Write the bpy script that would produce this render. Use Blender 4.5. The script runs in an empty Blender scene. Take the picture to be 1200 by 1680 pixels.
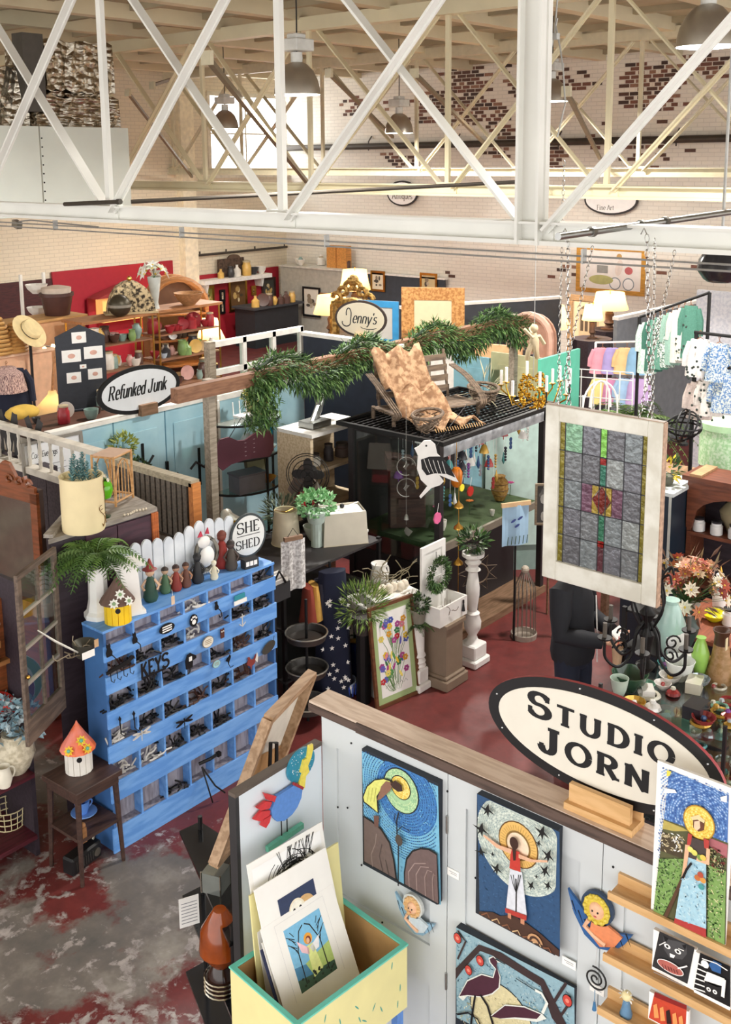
import bpy,math,random
import numpy as np
from mathutils import Vector,Matrix
scene=bpy.context.scene
COL=scene.collection
PI=math.pi
rnd=random.Random(7)
# ---------------------------------------------------------------- camera
# world: X = along the left wall, Y = along the back wall, Z up, floor z = 0, metres
F_PX,C_Y,PITCH,ROLL,AZ,EYE=1744.0,581.6,.18235,-.008414,.7060,4.5
def _camrows():
 c,s,cr,sr=math.cos(PITCH),math.sin(PITCH),math.cos(ROLL),math.sin(ROLL)
 rx=np.array([[1,0,0],[0,c,-s],[0,s,c]])
 r=np.array([[cr,-sr,0],[sr,cr,0],[0,0,1]])@rx
 ca,sa=math.cos(AZ),math.sin(AZ)
 a=np.array([[sa,-ca,0],[0,0,-1],[ca,sa,0]])
 return r@a
RC=_camrows()
cam_d=bpy.data.cameras.new('camera')
cam_d.sensor_fit='HORIZONTAL';cam_d.sensor_width=36.0
cam_d.lens=F_PX/1200*36
cam_d.shift_y=(C_Y-840)/1200
cam_d.clip_start=.05;cam_d.clip_end=200
cam=bpy.data.objects.new('camera',cam_d);COL.objects.link(cam)
m4=Matrix.Identity(4)
for i in range(3):
 m4[i][0]=RC[0][i];m4[i][1]=-RC[1][i];m4[i][2]=-RC[2][i]
m4[2][3]=EYE
cam.matrix_world=m4
scene.camera=cam
# ---------------------------------------------------------------- light
world=bpy.data.worlds.new('daylight');scene.world=world
world.use_nodes=True
bg=world.node_tree.nodes['Background']
bg.inputs[0].default_value=(1.0,.985,.96,1);bg.inputs[1].default_value=1.7
vs=scene.view_settings
vs.view_transform='Standard';vs.look='None';vs.gamma=1.0
vs.exposure=0.85;vs.use_curve_mapping=False
# ---------------------------------------------------------------- helpers
def spot(px,py,X=None,Y=None,Z=None):
 """point of the place seen at a photo pixel, on the plane x=X, y=Y or z=Z"""
 v=RC.T@np.array([(px-600)/F_PX,(py-C_Y)/F_PX,1.0])
 k=(Z-EYE)/v[2]if Z is not None else(X/v[0]if X is not None else Y/v[1])
 return Vector((v[0]*k,v[1]*k,v[2]*k+EYE))
def lin(h):
 h=h.lstrip('#')
 o=[]
 for i in(0,2,4):
  c=int(h[i:i+2],16)/255
  o.append(c/12.92 if c<=.04045 else((c+.055)/1.055)**2.4)
 return o+[1.0]
MATS={}
def mat(h,rough=.6,metal=0.0,var=.12,scale=9.0,bump=0.0,emit=0.0,kind=None,h2=None,alpha=None,stretch=None):
 key=(h,rough,metal,var,scale,bump,emit,kind,h2,alpha,stretch)
 if key in MATS:return MATS[key]
 m=bpy.data.materials.new('material_'+h.strip('#')+('_'+kind if kind else ''))
 m.use_nodes=True
 nt=m.node_tree;n=nt.nodes;l=nt.links
 p=n['Principled BSDF']
 p.inputs['Roughness'].default_value=rough;p.inputs['Metallic'].default_value=metal
 c=lin(h)
 p.inputs['Base Color'].default_value=c
 if kind=='glass':
  tr=n.new('ShaderNodeBsdfTransparent');tr.inputs[0].default_value=c
  gl=n.new('ShaderNodeBsdfGlossy');gl.inputs['Roughness'].default_value=rough
  fr=n.new('ShaderNodeLayerWeight');fr.inputs[0].default_value=.5
  pw=n.new('ShaderNodeMath');pw.operation='POWER';pw.inputs[1].default_value=4;l.new(fr.outputs['Facing'],pw.inputs[0])
  mx=n.new('ShaderNodeMixShader')
  ad=n.new('ShaderNodeMath');ad.operation='ADD';ad.inputs[1].default_value=alpha or.05
  l.new(pw.outputs[0],ad.inputs[0]);l.new(ad.outputs[0],mx.inputs[0])
  l.new(tr.outputs[0],mx.inputs[1]);l.new(gl.outputs[0],mx.inputs[2])
  l.new(mx.outputs[0],n['Material Output'].inputs[0])
 elif kind=='shade':
  tl=n.new('ShaderNodeBsdfTranslucent');tl.inputs[0].default_value=c
  mx=n.new('ShaderNodeMixShader');mx.inputs[0].default_value=.5
  l.new(p.outputs[0],mx.inputs[1]);l.new(tl.outputs[0],mx.inputs[2])
  l.new(mx.outputs[0],n['Material Output'].inputs[0])
 else:
  tc=n.new('ShaderNodeTexCoord')
  src=tc.outputs['Object']
  if stretch:
   mp=n.new('ShaderNodeMapping');mp.inputs['Scale'].default_value=stretch
   l.new(src,mp.inputs[0]);src=mp.outputs[0]
  nz=n.new('ShaderNodeTexNoise');nz.inputs['Scale'].default_value=scale
  nz.inputs['Detail'].default_value=5
  l.new(src,nz.inputs['Vector'])
  rp=n.new('ShaderNodeValToRGB')
  if h2:
   a,b=c,lin(h2);rp.color_ramp.elements[0].position=.42;rp.color_ramp.elements[1].position=.6
  else:
   a=[x*(1-var)for x in c[:3]]+[1];b=[min(1,x*(1+var))for x in c[:3]]+[1]
   rp.color_ramp.elements[0].position=.3;rp.color_ramp.elements[1].position=.7
  rp.color_ramp.elements[0].color=a;rp.color_ramp.elements[1].color=b
  l.new(nz.outputs[0],rp.inputs[0]);l.new(rp.outputs[0],p.inputs['Base Color'])
  if bump:
   bp=n.new('ShaderNodeBump');bp.inputs['Strength'].default_value=bump;bp.inputs['Distance'].default_value=.01
   l.new(nz.outputs[0],bp.inputs['Height']);l.new(bp.outputs[0],p.inputs['Normal'])
 if emit:
  p.inputs['Emission Color'].default_value=c;p.inputs['Emission Strength'].default_value=emit
 MATS[key]=m
 return m
def wood(h,h2=None,rough=.55,st=(2,14,14)):return mat(h,rough,h2=h2,scale=3.0,var=.28,bump=.15,stretch=st)
def metal(h,rough=.35):return mat(h,rough,1.0,var=.1)
GLASS=mat('#eef6f4',.03,kind='glass',alpha=.08)
class B:
 """collects shapes of one part; build() links them as one mesh object"""
 def __init__(s):s.v=[];s.f=[];s.m=[];s.ms=[];s.T=None;s.smooth=False
 def mi(s,m):
  if m not in s.ms:s.ms.append(m)
  return s.ms.index(m)
 def add(s,vs,fs,m):
  o=len(s.v);k=s.mi(m)
  if s.T is not None:vs=[tuple(s.T@Vector(v))for v in vs]
  s.v+=[tuple(v)for v in vs]
  for f in fs:s.f.append([i+o for i in f]);s.m.append(k)
  return s
 def box(s,c,d,m,R=None):
  x,y,z=d[0]/2,d[1]/2,d[2]/2
  vs=[Vector((a*x,b*y,e*z))for a in(-1,1)for b in(-1,1)for e in(-1,1)]
  if R is not None:vs=[R@v for v in vs]
  c=Vector(c)
  return s.add([v+c for v in vs],[(0,1,3,2),(4,6,7,5),(0,4,5,1),(2,3,7,6),(0,2,6,4),(1,5,7,3)],m)
 def bx(s,x0,x1,y0,y1,z0,z1,m):return s.box(((x0+x1)/2,(y0+y1)/2,(z0+z1)/2),(abs(x1-x0),abs(y1-y0),abs(z1-z0)),m)
 def bar(s,p,q,w,h,m,up=(0,0,1)):
  p,q=Vector(p),Vector(q);d=q-p;L=d.length;d.normalize()
  u=Vector(up)
  if abs(d.dot(u))>.98:u=Vector((1,0,0))
  sd=d.cross(u).normalized();u=sd.cross(d)
  R=Matrix((d,sd,u)).transposed()
  return s.box((p+q)/2,(L,w,h),m,R)
 def ring(s,p,d,r,n,ph=0):
  d=Vector(d).normalized();u=Vector((0,0,1))if abs(d.z)<.95 else Vector((1,0,0))
  a=d.cross(u).normalized();b=d.cross(a)
  return[Vector(p)+a*(r*math.cos(2*PI*i/n+ph))+b*(r*math.sin(2*PI*i/n+ph))for i in range(n)]
 def cyl(s,p,q,r,m,n=12,r2=None,cap=True):
  r2=r if r2 is None else r2;d=Vector(q)-Vector(p)
  vs=s.ring(p,d,r,n)+s.ring(q,d,r2,n)
  fs=[(i,(i+1)%n,n+(i+1)%n,n+i)for i in range(n)]
  if cap:fs+=[tuple(range(n))[::-1],tuple(range(n,2*n))]
  return s.add(vs,fs,m)
 def tube(s,pts,r,m,n=6,closed=False):
  pts=[Vector(p)for p in pts];N=len(pts);vs=[];fs=[]
  rs=r if isinstance(r,(list,tuple))else[r]*N
  pa=None
  for i,p in enumerate(pts):
   if closed:d=pts[(i+1)%N]-pts[i-1]
   else:d=pts[min(i+1,N-1)]-pts[max(i-1,0)]
   if d.length<1e-9:d=Vector((0,0,1))
   d.normalize()
   if pa is None:
    u=Vector((0,0,1))if abs(d.z)<.9 else Vector((1,0,0));a=d.cross(u).normalized()
   else:
    a=pa-d*pa.dot(d)
    a=a.normalized()if a.length>1e-6 else d.orthogonal().normalized()
   pa=a;b=d.cross(a)
   vs+=[p+a*(rs[i]*math.cos(2*PI*k/n))+b*(rs[i]*math.sin(2*PI*k/n))for k in range(n)]
  M=N if closed else N-1
  for i in range(M):
   j=(i+1)%N
   fs+=[(i*n+k,i*n+(k+1)%n,j*n+(k+1)%n,j*n+k)for k in range(n)]
  if not closed:fs+=[tuple(range(n))[::-1],tuple(range((N-1)*n,N*n))]
  return s.add(vs,fs,m)
 def lathe(s,pr,m,n=16,at=(0,0,0),R=None,cap=True,sx=1,sy=1):
  vs=[];fs=[]
  for r,z in pr:
   for i in range(n):
    v=Vector((r*math.cos(2*PI*i/n)*sx,r*math.sin(2*PI*i/n)*sy,z))
    if R is not None:v=R@v
    vs.append(v+Vector(at))
  for j in range(len(pr)-1):
   fs+=[(j*n+i,j*n+(i+1)%n,(j+1)*n+(i+1)%n,(j+1)*n+i)for i in range(n)]
  if cap:
   if pr[0][0]>1e-4:fs.append(tuple(range(n))[::-1])
   if pr[-1][0]>1e-4:fs.append(tuple(range((len(pr)-1)*n,len(pr)*n)))
  return s.add(vs,fs,m)
 def sph(s,c,r,m,n=10,k=6,sc=(1,1,1),R=None):
  pr=[(max(1e-5,r*math.sin(PI*j/k)),-r*math.cos(PI*j/k))for j in range(k+1)]
  S=Matrix.Diagonal(Vector(sc))
  if R is not None:S=R@S
  return s.lathe(pr,m,n,c,S,cap=False)
 def prism(s,poly,y0,y1,m,side=None):
  """polygon in the local XZ plane between y0 (front) and y1"""
  n=len(poly)
  a=sum(poly[i][0]*poly[(i+1)%n][1]-poly[(i+1)%n][0]*poly[i][1]for i in range(n))
  if a<0:poly=poly[::-1]
  s.add([(x,y0,z)for x,z in poly]+[(x,y1,z)for x,z in poly],[tuple(range(n)),tuple(range(n,2*n))[::-1]],m)
  s.add([(x,y0,z)for x,z in poly]+[(x,y1,z)for x,z in poly],[(i,n+i,n+(i+1)%n,(i+1)%n)for i in range(n)],side or m)
  return s
 def flat(s,poly,y,m):
  n=len(poly);a=sum(poly[i][0]*poly[(i+1)%n][1]-poly[(i+1)%n][0]*poly[i][1]for i in range(n))
  if a<0:poly=poly[::-1]
  return s.add([(x,y,z)for x,z in poly],[tuple(range(n))],m)
 def poly(s,pts,m):return s.add(pts,[tuple(range(len(pts)))],m)
 def leaf(s,p,d,L,w,m,nrm=None,fold=.25):
  p,d=Vector(p),Vector(d).normalized()
  u=nrm or Vector((0,0,1));sd=d.cross(u)
  sd=sd.normalized()if sd.length>1e-4 else Vector((1,0,0));up=sd.cross(d)
  a=p+d*L*.45+sd*w/2+up*w*fold;b=p+d*L*.45-sd*w/2+up*w*fold
  return s.add([p,a,p+d*L,b],[(0,1,2),(0,2,3)],m)
 def loft(s,rings,m,closed=True,cap=True):
  n=len(rings[0]);vs=[v for r in rings for v in r];fs=[]
  for j in range(len(rings)-1):
   for i in range(n if closed else n-1):
    fs.append((j*n+i,j*n+(i+1)%n,(j+1)*n+(i+1)%n,(j+1)*n+i))
  if cap and closed:fs+=[tuple(range(n))[::-1],tuple(range((len(rings)-1)*n,len(rings)*n))]
  return s.add(vs,fs,m)
 def build(s,name,parent=None,loc=(0,0,0),rz=0,smooth=None,bevel=0,kind=None,label=None,rot=None):
  me=bpy.data.meshes.new(name)
  me.from_pydata(s.v,[],s.f)
  for m in s.ms:me.materials.append(m)
  me.polygons.foreach_set('material_index',s.m)
  if smooth if smooth is not None else s.smooth:
   me.polygons.foreach_set('use_smooth',[True]*len(s.f))
   try:me.set_sharp_from_angle(angle=math.radians(42))
   except Exception:pass
  me.update()
  o=bpy.data.objects.new(name,me);COL.objects.link(o)
  o.location=loc;o.rotation_euler=rot or(0,0,rz)
  if parent:o.parent=parent
  if bevel:
   bv=o.modifiers.new('bevel','BEVEL');bv.width=bevel;bv.segments=1;bv.limit_method='ANGLE'
  if kind:o['kind']=kind
  if label:o['label']=label
  return o
def tag(o,label,cat,group=None,kind=None):
 o['label']=label;o['category']=cat
 if group:o['group']=group
 if kind:o['kind']=kind
 return o
def thing(name,label,cat,loc=(0,0,0),rz=0,group=None,rot=None):
 o=bpy.data.objects.new(name,None);COL.objects.link(o)
 o.empty_display_size=.05
 o.location=loc;o.rotation_euler=rot or(0,0,rz)
 return tag(o,label,cat,group)
def struct(o):o['kind']='structure';return o
def dup(o,loc=None,rz=None,label=None,parent=None,scale=None):
 c=o.copy();COL.objects.link(c);c.parent=parent
 if loc is not None:c.location=loc
 if rz is not None:c.rotation_euler=(0,0,rz)
 if label:c['label']=label
 if scale is not None:c.scale=(scale,)*3
 for ch in o.children:dup(ch,parent=c)
 return c
def D(a):return math.radians(a)
def flow(pts,k=5):
 P=[Vector(p)for p in pts];P=[P[0]*2-P[1]]+P+[P[-1]*2-P[-2]];o=[]
 for i in range(1,len(P)-2):
  a,b,c,d=P[i-1:i+3]
  for j in range(k):t=j/k;o.append(.5*(2*b+(c-a)*t+(2*a-5*b+4*c-d)*t*t+(3*b-a-3*c+d)*t**3))
 return o+[P[-2]]
def ell(cx,cz,rx,rz,n=28,a0=0,a1=360,tilt=0):
 o=[]
 k=n if abs(a1-a0)>=360 else n+1
 for i in range(k):
  t=D(a0+(a1-a0)*i/n);x,z=rx*math.cos(t),rz*math.sin(t)
  o.append((cx+x*math.cos(tilt)-z*math.sin(tilt),cz+x*math.sin(tilt)+z*math.cos(tilt)))
 return o
def rect(x0,x1,z0,z1):return[(x0,z0),(x1,z0),(x1,z1),(x0,z1)]
def ribbon(pts,w,thin=None):
 """2-D stroke outline along pts; verticals w wide, horizontals thin wide"""
 thin=w if thin is None else thin
 L=[];R=[]
 n=len(pts)
 for i,p in enumerate(pts):
  a=pts[max(0,i-1)];b=pts[min(n-1,i+1)]
  dx,dz=b[0]-a[0],b[1]-a[1];l=math.hypot(dx,dz)or 1
  dx/=l;dz/=l
  t=thin+(w-thin)*abs(dz)
  L.append((p[0]-dz*t/2,p[1]+dx*t/2));R.append((p[0]+dz*t/2,p[1]-dx*t/2))
 return L,R
def stroke(b,pts,w,y,m,thin=None,tf=None):
 L,R=ribbon(pts,w,thin)
 if tf:L=[tf(*p)for p in L];R=[tf(*p)for p in R]
 vs=[(x,y,z)for x,z in L]+[(x,y,z)for x,z in R];n=len(L)
 fs=[(i,n+i,n+i+1,i+1)for i in range(n-1)]
 b.add(vs,fs,m)
def arc(cx,cz,rx,rz,a0,a1,n=12):return[(cx+rx*math.cos(D(a0+(a1-a0)*i/n)),cz+rz*math.sin(D(a0+(a1-a0)*i/n)))for i in range(n+1)]
# stroke alphabet (height 1): (strokes, serifs(x, z, half width), advance)
GL={'S':([arc(.36,.74,.28,.24,20,265,14)[:-1]+arc(.36,.26,.31,.26,85,-160,14)],[(.62,.8,0),(.06,.2,0)],.8),'T':([[(.35,0),(.35,.98)],[(0,.97),(.7,.97)]],[(.35,0,.17)],.8),'U':([[(.12,1),(.12,.35)]+arc(.4,.32,.28,.31,180,360,12)+[(.68,1)]],[(.12,1,.14),(.68,1,.14)],.92),'D':([[(.14,0),(.14,1)],[(.0,.98),(.3,.98)]+arc(.32,.5,.4,.48,90,-90,14)+[(0,.02)]],[],.86),'I':([[(.16,0),(.16,1)]],[(.16,0,.16),(.16,1,.16)],.42),'O':([arc(.42,.5,.38,.48,0,360,24)],[],.94),'J':([[(.4,1),(.4,.25)]+arc(.22,.25,.18,.23,0,-180,10)],[(.4,1,.17),(.05,.27,.07)],.66),'R':([[(.14,0),(.14,1)],[(0,.98),(.36,.98)]+arc(.38,.74,.24,.24,90,-90,10)+[(.14,.5)],[(.36,.5),(.66,0)]],[(.14,0,.15),(.68,0,.12)],.84),'N':([[(.12,0),(.12,1)],[(.12,1),(.68,0)],[(.68,0),(.68,1)]],[(.12,0,.13),(.08,1,.1),(.68,1,.13)],.9),'H':([[(.1,0),(.1,1)],[(.6,0),(.6,1)],[(.1,.5),(.6,.5)]],[(.1,0,.12),(.1,1,.12),(.6,0,.12),(.6,1,.12)],.8),'E':([[(.1,0),(.1,1)],[(0,.98),(.5,.98),(.5,.82)],[(0,.02),(.52,.02),(.52,.2)],[(.1,.5),(.4,.5)]],[],.66),'K':([[(.1,0),(.1,1)],[(.1,.4),(.55,1)],[(.25,.58),(.58,0)]],[(.1,0,.1),(.1,1,.1),(.58,0,.1),(.55,1,.1)],.72),'Y':([[(.3,0),(.3,.45),(.02,1)],[(.3,.45),(.58,1)]],[(.3,0,.12)],.66),'M':([[(.1,0),(.1,1)],[(.1,1),(.42,.1)],[(.42,.1),(.74,1)],[(.74,1),(.74,0)]],[(.1,0,.12),(.74,0,.12)],.9),'A':([[(.04,0),(.34,1)],[(.34,1),(.66,0)],[(.16,.35),(.54,.35)]],[(.04,0,.1),(.66,0,.1)],.74),'e':([[(.06,.34),(.46,.34)]+arc(.26,.34,.2,.33,0,315,18)],[],.52),'f':([[(.16,0),(.16,.8)]+arc(.34,.8,.18,.18,180,40,8),[(0,.64),(.36,.64)]],[(.16,0,.12)],.38),'u':([[(.1,.66),(.1,.2)]+arc(.27,.2,.17,.19,180,300,8)+[(.44,.2)],[(.46,.66),(.46,0)]],[(.06,.66,.06),(.42,.66,.06),(.5,0,.06)],.58),'n':([[(.1,0),(.1,.66)],[(.1,.42)]+arc(.28,.44,.18,.21,160,0,8)+[(.46,0)]],[(.1,0,.1),(.46,0,.1),(.06,.66,.06)],.58),'k':([[(.1,0),(.1,1)],[(.1,.28),(.42,.64)],[(.2,.4),(.46,0)]],[(.1,0,.1),(.46,0,.1),(.06,1,.06),(.42,.64,.09)],.54),'d':([arc(.26,.32,.2,.31,20,340,16),[(.46,0),(.46,1)]],[(.5,0,.06),(.41,1,.06)],.58),'o':([arc(.26,.32,.22,.31,0,360,18)],[],.55),'a':([arc(.24,.3,.19,.29,0,360,16),[(.44,.62),(.44,0)]],[(.48,0,.06)],.56),'t':([[(.16,.9),(.16,.1),(.34,.06)],[(0,.64),(.34,.64)]],[],.38),'i':([[(.1,0),(.1,.64)],[(.1,.82),(.1,.92)]],[(.1,0,.09),(.06,.64,.06)],.28),'q':([arc(.24,.32,.2,.31,0,360,16),[(.45,.64),(.45,-.3)]],[(.45,-.3,.1)],.56),'s':([arc(.2,.48,.15,.15,30,260,10)+arc(.2,.17,.17,.16,90,-160,10)],[],.44),'y':([[(.04,.64),(.26,0)],[(.5,.64),(.2,-.3),(.06,-.26)]],[],.54),'m':([[(.1,0),(.1,.66)],arc(.25,.44,.15,.21,170,0,8)+[(.4,0)],arc(.55,.44,.15,.21,170,0,8)+[(.7,0)]],[],.82),'v':([[(.02,.64),(.24,0)],[(.24,0),(.46,.64)]],[],.5),'g':([arc(.24,.34,.19,.28,0,360,16),[(.44,.64),(.44,-.1)]+arc(.26,-.1,.18,.2,0,-160,8)],[],.56),'z':([[(.04,.62),(.4,.62),(.04,.02),(.42,.02)]],[],.48),'F':([[(.1,0),(.1,1)],[(0,.98),(.52,.98)],[(.1,.52),(.4,.52)]],[(.1,0,.12)],.6),'L':([[(.1,1),(.1,.02),(.5,.02)]],[],.56),'C':([arc(.4,.5,.36,.48,50,310,16)],[],.8),' ':([],[],.34),"'":([[(.1,1),(.08,.78)]],[],.2),'r':([[(.1,0),(.1,.66)],[(.1,.4),(.22,.6),(.38,.62)]],[(.1,0,.1)],.42),}
def text_w(t,sp=.0):return sum(GL[c][2]+sp for c in t)
def lettering(b,t,x,z,h,m,y=-.001,w=.16,thin=.07,slab=.07,shear=0.0,sx=1.0,sp=0.0,serif=True,caps=None):
 """writes t from (x, z); h letter height; caps = height factor of letters after the first"""
 for i,c in enumerate(t):
  st,se,adv=GL[c]
  k=h*(caps if(caps and i)else 1)
  def tf(u,v,x=x,k=k):return(x+(u*sx+v*shear)*k,z+v*k)
  for j,p in enumerate(st):stroke(b,p,w/(sx**.5),y-.00015*j,m,thin,tf)
  if serif:
   for(u,v,hw)in se:
    if hw:stroke(b,[(u-hw,min(max(v,slab/2),1-slab/2)if v>=0 else v),(u+hw,min(max(v,slab/2),1-slab/2)if v>=0 else v)],slab,y-.0006,m,slab,tf)
    else:stroke(b,[(u,v-.1),(u,v+.16)],slab*1.2,y-.0002,m,slab,tf)
  x+=(adv+sp)*sx*k
 return x
# shared materials
CREAM=mat('#e9e3d2',.6);WHITE=mat('#f2f0ec',.55,var=.05);BLACK=mat('#0e0e11',.45);IRON=mat('#161516',.5,.3)
BRASS=metal('#c79a4a',.3);PAPER=mat('#f7f5f1',.8,var=.03);DARKWOOD=wood('#3a2620');MIDWOOD=wood('#8a5a35');PINE=wood('#c89a62')
GREENS=[mat(h,.6)for h in('#2e4a26','#3f6231','#5b7d3f','#243a22')]
# ================================================================ the building shell
XW,YW,ZC=20.0,19.75,6.6
def floor_mat():
 m=bpy.data.materials.new('worn_red_concrete');m.use_nodes=True
 nt=m.node_tree;n=nt.nodes;l=nt.links;p=n['Principled BSDF']
 tc=n.new('ShaderNodeTexCoord')
 def noise(s,d=6,dist=0.0,off=0.0):
  mp=n.new('ShaderNodeMapping');mp.inputs['Location'].default_value=(off,off*.7,0)
  l.new(tc.outputs['Object'],mp.inputs[0])
  z=n.new('ShaderNodeTexNoise');z.inputs['Scale'].default_value=s;z.inputs['Detail'].default_value=d
  z.inputs['Distortion'].default_value=dist;z.inputs['Roughness'].default_value=.65
  l.new(mp.outputs[0],z.inputs['Vector']);return z.outputs[0]
 def ramp(src,pts):
  r=n.new('ShaderNodeValToRGB');e=r.color_ramp.elements
  e[0].position,e[0].color=pts[0][0],pts[0][1];e[1].position,e[1].color=pts[-1][0],pts[-1][1]
  for a,c in pts[1:-1]:
   q=e.new(a);q.color=c
  l.new(src,r.inputs[0]);return r.outputs[0]
 def mix(f,a,b):
  x=n.new('ShaderNodeMix');x.data_type='RGBA'
  l.new(f,x.inputs[0]);l.new(a,x.inputs[6]);l.new(b,x.inputs[7]);return x.outputs[2]
 W=(1,1,1,1);K=(0,0,0,1)
 red=ramp(noise(5),[(.3,lin('#5c2726')),(.7,lin('#7c3431'))])
 bare=ramp(noise(2.2,5),[(.3,lin('#5f5d5a')),(.5,lin('#77706a')),(.72,lin('#a39d94'))])
# the paint is worn through in the near aisle; further in only scratched
 sep=n.new('ShaderNodeSeparateXYZ');l.new(tc.outputs['Object'],sep.inputs[0])
 mr=n.new('ShaderNodeMapRange');mr.inputs[1].default_value=3.9;mr.inputs[2].default_value=5.2;mr.inputs[3].default_value=.02;mr.inputs[4].default_value=-.16
 l.new(sep.outputs[0],mr.inputs[0])
 wn=n.new('ShaderNodeMath');wn.operation='ADD';l.new(noise(.8,8,.15,3.1),wn.inputs[0]);l.new(mr.outputs[0],wn.inputs[1])
 worn=ramp(wn.outputs[0],[(.52,K),(.57,W)])
 scr=n.new('ShaderNodeMath');scr.operation='ADD';l.new(noise(9,10,.35,5.0),scr.inputs[0])
 s2=n.new('ShaderNodeMath');s2 .operation='MULTIPLY';s2 .inputs[1].default_value=.55;l.new(noise(1.0,3,0,9.0),s2 .inputs[0])
 l.new(s2 .outputs[0],scr.inputs[1])
 sc3=n.new('ShaderNodeMath');sc3 .operation='ADD';l.new(scr.outputs[0],sc3 .inputs[0]);l.new(mr.outputs[0],sc3 .inputs[1])
 flakes=ramp(sc3 .outputs[0],[(.85,K),(.92,W)])
 white=ramp(noise(14),[(.3,lin('#8f8683')),(.7,lin('#bdb5b1'))])
 col=mix(flakes,mix(worn,red,bare),white)
 l.new(col,p.inputs['Base Color'])
 rr=ramp(noise(4),[(.3,(.42,)*3+(1,)),(.7,(.6,)*3+(1,))]);l.new(rr,p.inputs['Roughness'])
 return m
b=B();b.bx(-6,XW+.3,-6,YW+.3,-.2,0,floor_mat());struct(b.build('floor'))
def painted_brick(h,hb,amount):
 m=bpy.data.materials.new('painted_brick');m.use_nodes=True
 nt=m.node_tree;n=nt.nodes;l=nt.links;p=n['Principled BSDF'];p.inputs['Roughness'].default_value=.75
 tc=n.new('ShaderNodeTexCoord')
 mp=n.new('ShaderNodeMapping');mp.inputs['Rotation'].default_value=(PI/2,0,0)if hb=='left' else(PI/2,0,PI/2)
 cx=n.new('ShaderNodeSeparateXYZ');l.new(tc.outputs['Object'],cx.inputs[0])
 cb=n.new('ShaderNodeCombineXYZ');l.new(cx.outputs[0 if hb=='left' else 1],cb.inputs[0]);l.new(cx.outputs[2],cb.inputs[1])
 br=n.new('ShaderNodeTexBrick');l.new(cb.outputs[0],br.inputs['Vector'])
 br.inputs['Scale'].default_value=1.0;br.inputs['Brick Width'].default_value=.24;br.inputs['Row Height'].default_value=.08
 br.inputs['Mortar Size'].default_value=.007;br.inputs['Color1'].default_value=lin(h);br.inputs['Color2'].default_value=[x*.95 for x in lin(h)[:3]]+[1]
 br.inputs['Mortar'].default_value=[x*.82 for x in lin(h)[:3]]+[1]
 nz=n.new('ShaderNodeTexNoise');nz.inputs['Scale'].default_value=3.2;nz.inputs['Detail'].default_value=8;nz.inputs['Roughness'].default_value=.7
 l.new(tc.outputs['Object'],nz.inputs['Vector'])
 rp=n.new('ShaderNodeValToRGB');rp.color_ramp.elements[0].position=amount;rp.color_ramp.elements[1].position=amount+.02
 rp.color_ramp.elements[0].color=(0,0,0,1);rp.color_ramp.elements[1].color=(1,1,1,1)
 l.new(nz.outputs[0],rp.inputs[0])
 mx=n.new('ShaderNodeMix');mx.data_type='RGBA';l.new(rp.outputs[0],mx.inputs[0]);l.new(br.outputs[0],mx.inputs[6]);mx.inputs[7].default_value=lin('#4a352c')
 l.new(mx.outputs[2],p.inputs['Base Color'])
 bp=n.new('ShaderNodeBump');bp.inputs['Strength'].default_value=.5;bp.inputs['Distance'].default_value=.01;bp.invert=True
 l.new(br.outputs['Fac'],bp.inputs['Height']);l.new(bp.outputs[0],p.inputs['Normal'])
 return m
PB=painted_brick('#e9e3d6','back',.72);PL=painted_brick('#e4d8bf','left',.735)
b=B();b.bx(XW,XW+.3,-6,YW+.3,0,ZC,PB);wall_back=struct(b.build('wall_back'))
# left wall with the window opening
w0,w1=spot(338,150,Y=YW).x,spot(462,150,Y=YW).x;wz0,wz1=4.15,6.1
b=B()
b.bx(-6,w0,YW,YW+.3,0,ZC,PL);b.bx(w1,XW,YW,YW+.3,0,ZC,PL);b.bx(w0,w1,YW,YW+.3,0,wz0,PL);b.bx(w0,w1,YW,YW+.3,wz1,ZC,PL)
wall_left=struct(b.build('wall_left'))
win=thing('window_1','bright white window high in the left wall','window',(0,0,0));struct(win)
FR=mat('#d9d2c0',.6)
b=B()
for x in(w0+.04,w1-.04):b.bx(x-.05,x+.05,YW-.03,YW+.08,wz0,wz1,FR)
for z in(wz0+.04,wz1-.04):b.bx(w0,w1,YW-.05,YW+.08,z-.05,z+.05,FR)
b.build('window_frame',win)
b=B();b.bx(w0-.06,w1+.06,YW-.16,YW,wz0-.09,wz0,FR);b.build('window_sill',win)
wm=(w0+w1)/2
for i in range(1,2):b=B();x=w0+(w1-w0)*i/2;b.bx(x-.025,x+.025,YW+.01,YW+.05,wz0,wz1,FR);b.build('mullion',win)
for i in range(1,2):b=B();z=wz0+(wz1-wz0)*i/2;b.bx(w0,w1,YW+.012,YW+.048,z-.02,z+.02,FR);b.build('glazing_bar',win)
# frosted panes lit by the daylight outside
PANE=mat('#fbfdff',.4,var=.02,emit=4)
for i in range(2):
 for j in range(2):
  b=B();b.bx(w0+(w1-w0)*i/2+.02,w0+(w1-w0)*(i+1)/2-.02,YW+.024,YW+.034,wz0+(wz1-wz0)*j/2+.015,wz0+(wz1-wz0)*(j+1)/2-.015,PANE);b.build('pane',win)
# ceiling with deck ribs
TAN=mat('#cdc1a2',.8,var=.1,scale=1.2);TAN2=mat('#a3977c',.8,var=.12,scale=2)
b=B();b.bx(-6,XW+.3,-6,YW+.3,ZC,ZC+.15,TAN2);ceil=struct(b.build('ceiling'))
for y in np.arange(1.0,YW,1.62):
 b=B();b.bx(-6,XW,y-.1,y+.1,ZC-.2,ZC,TAN);b.build('purlin',ceil)
for x in np.arange(8.2,XW,1.3):
 b=B();b.bx(x-.05,x+.05,-6,YW,ZC-.09,ZC,TAN2);b.build('deck_rib',ceil)
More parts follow.
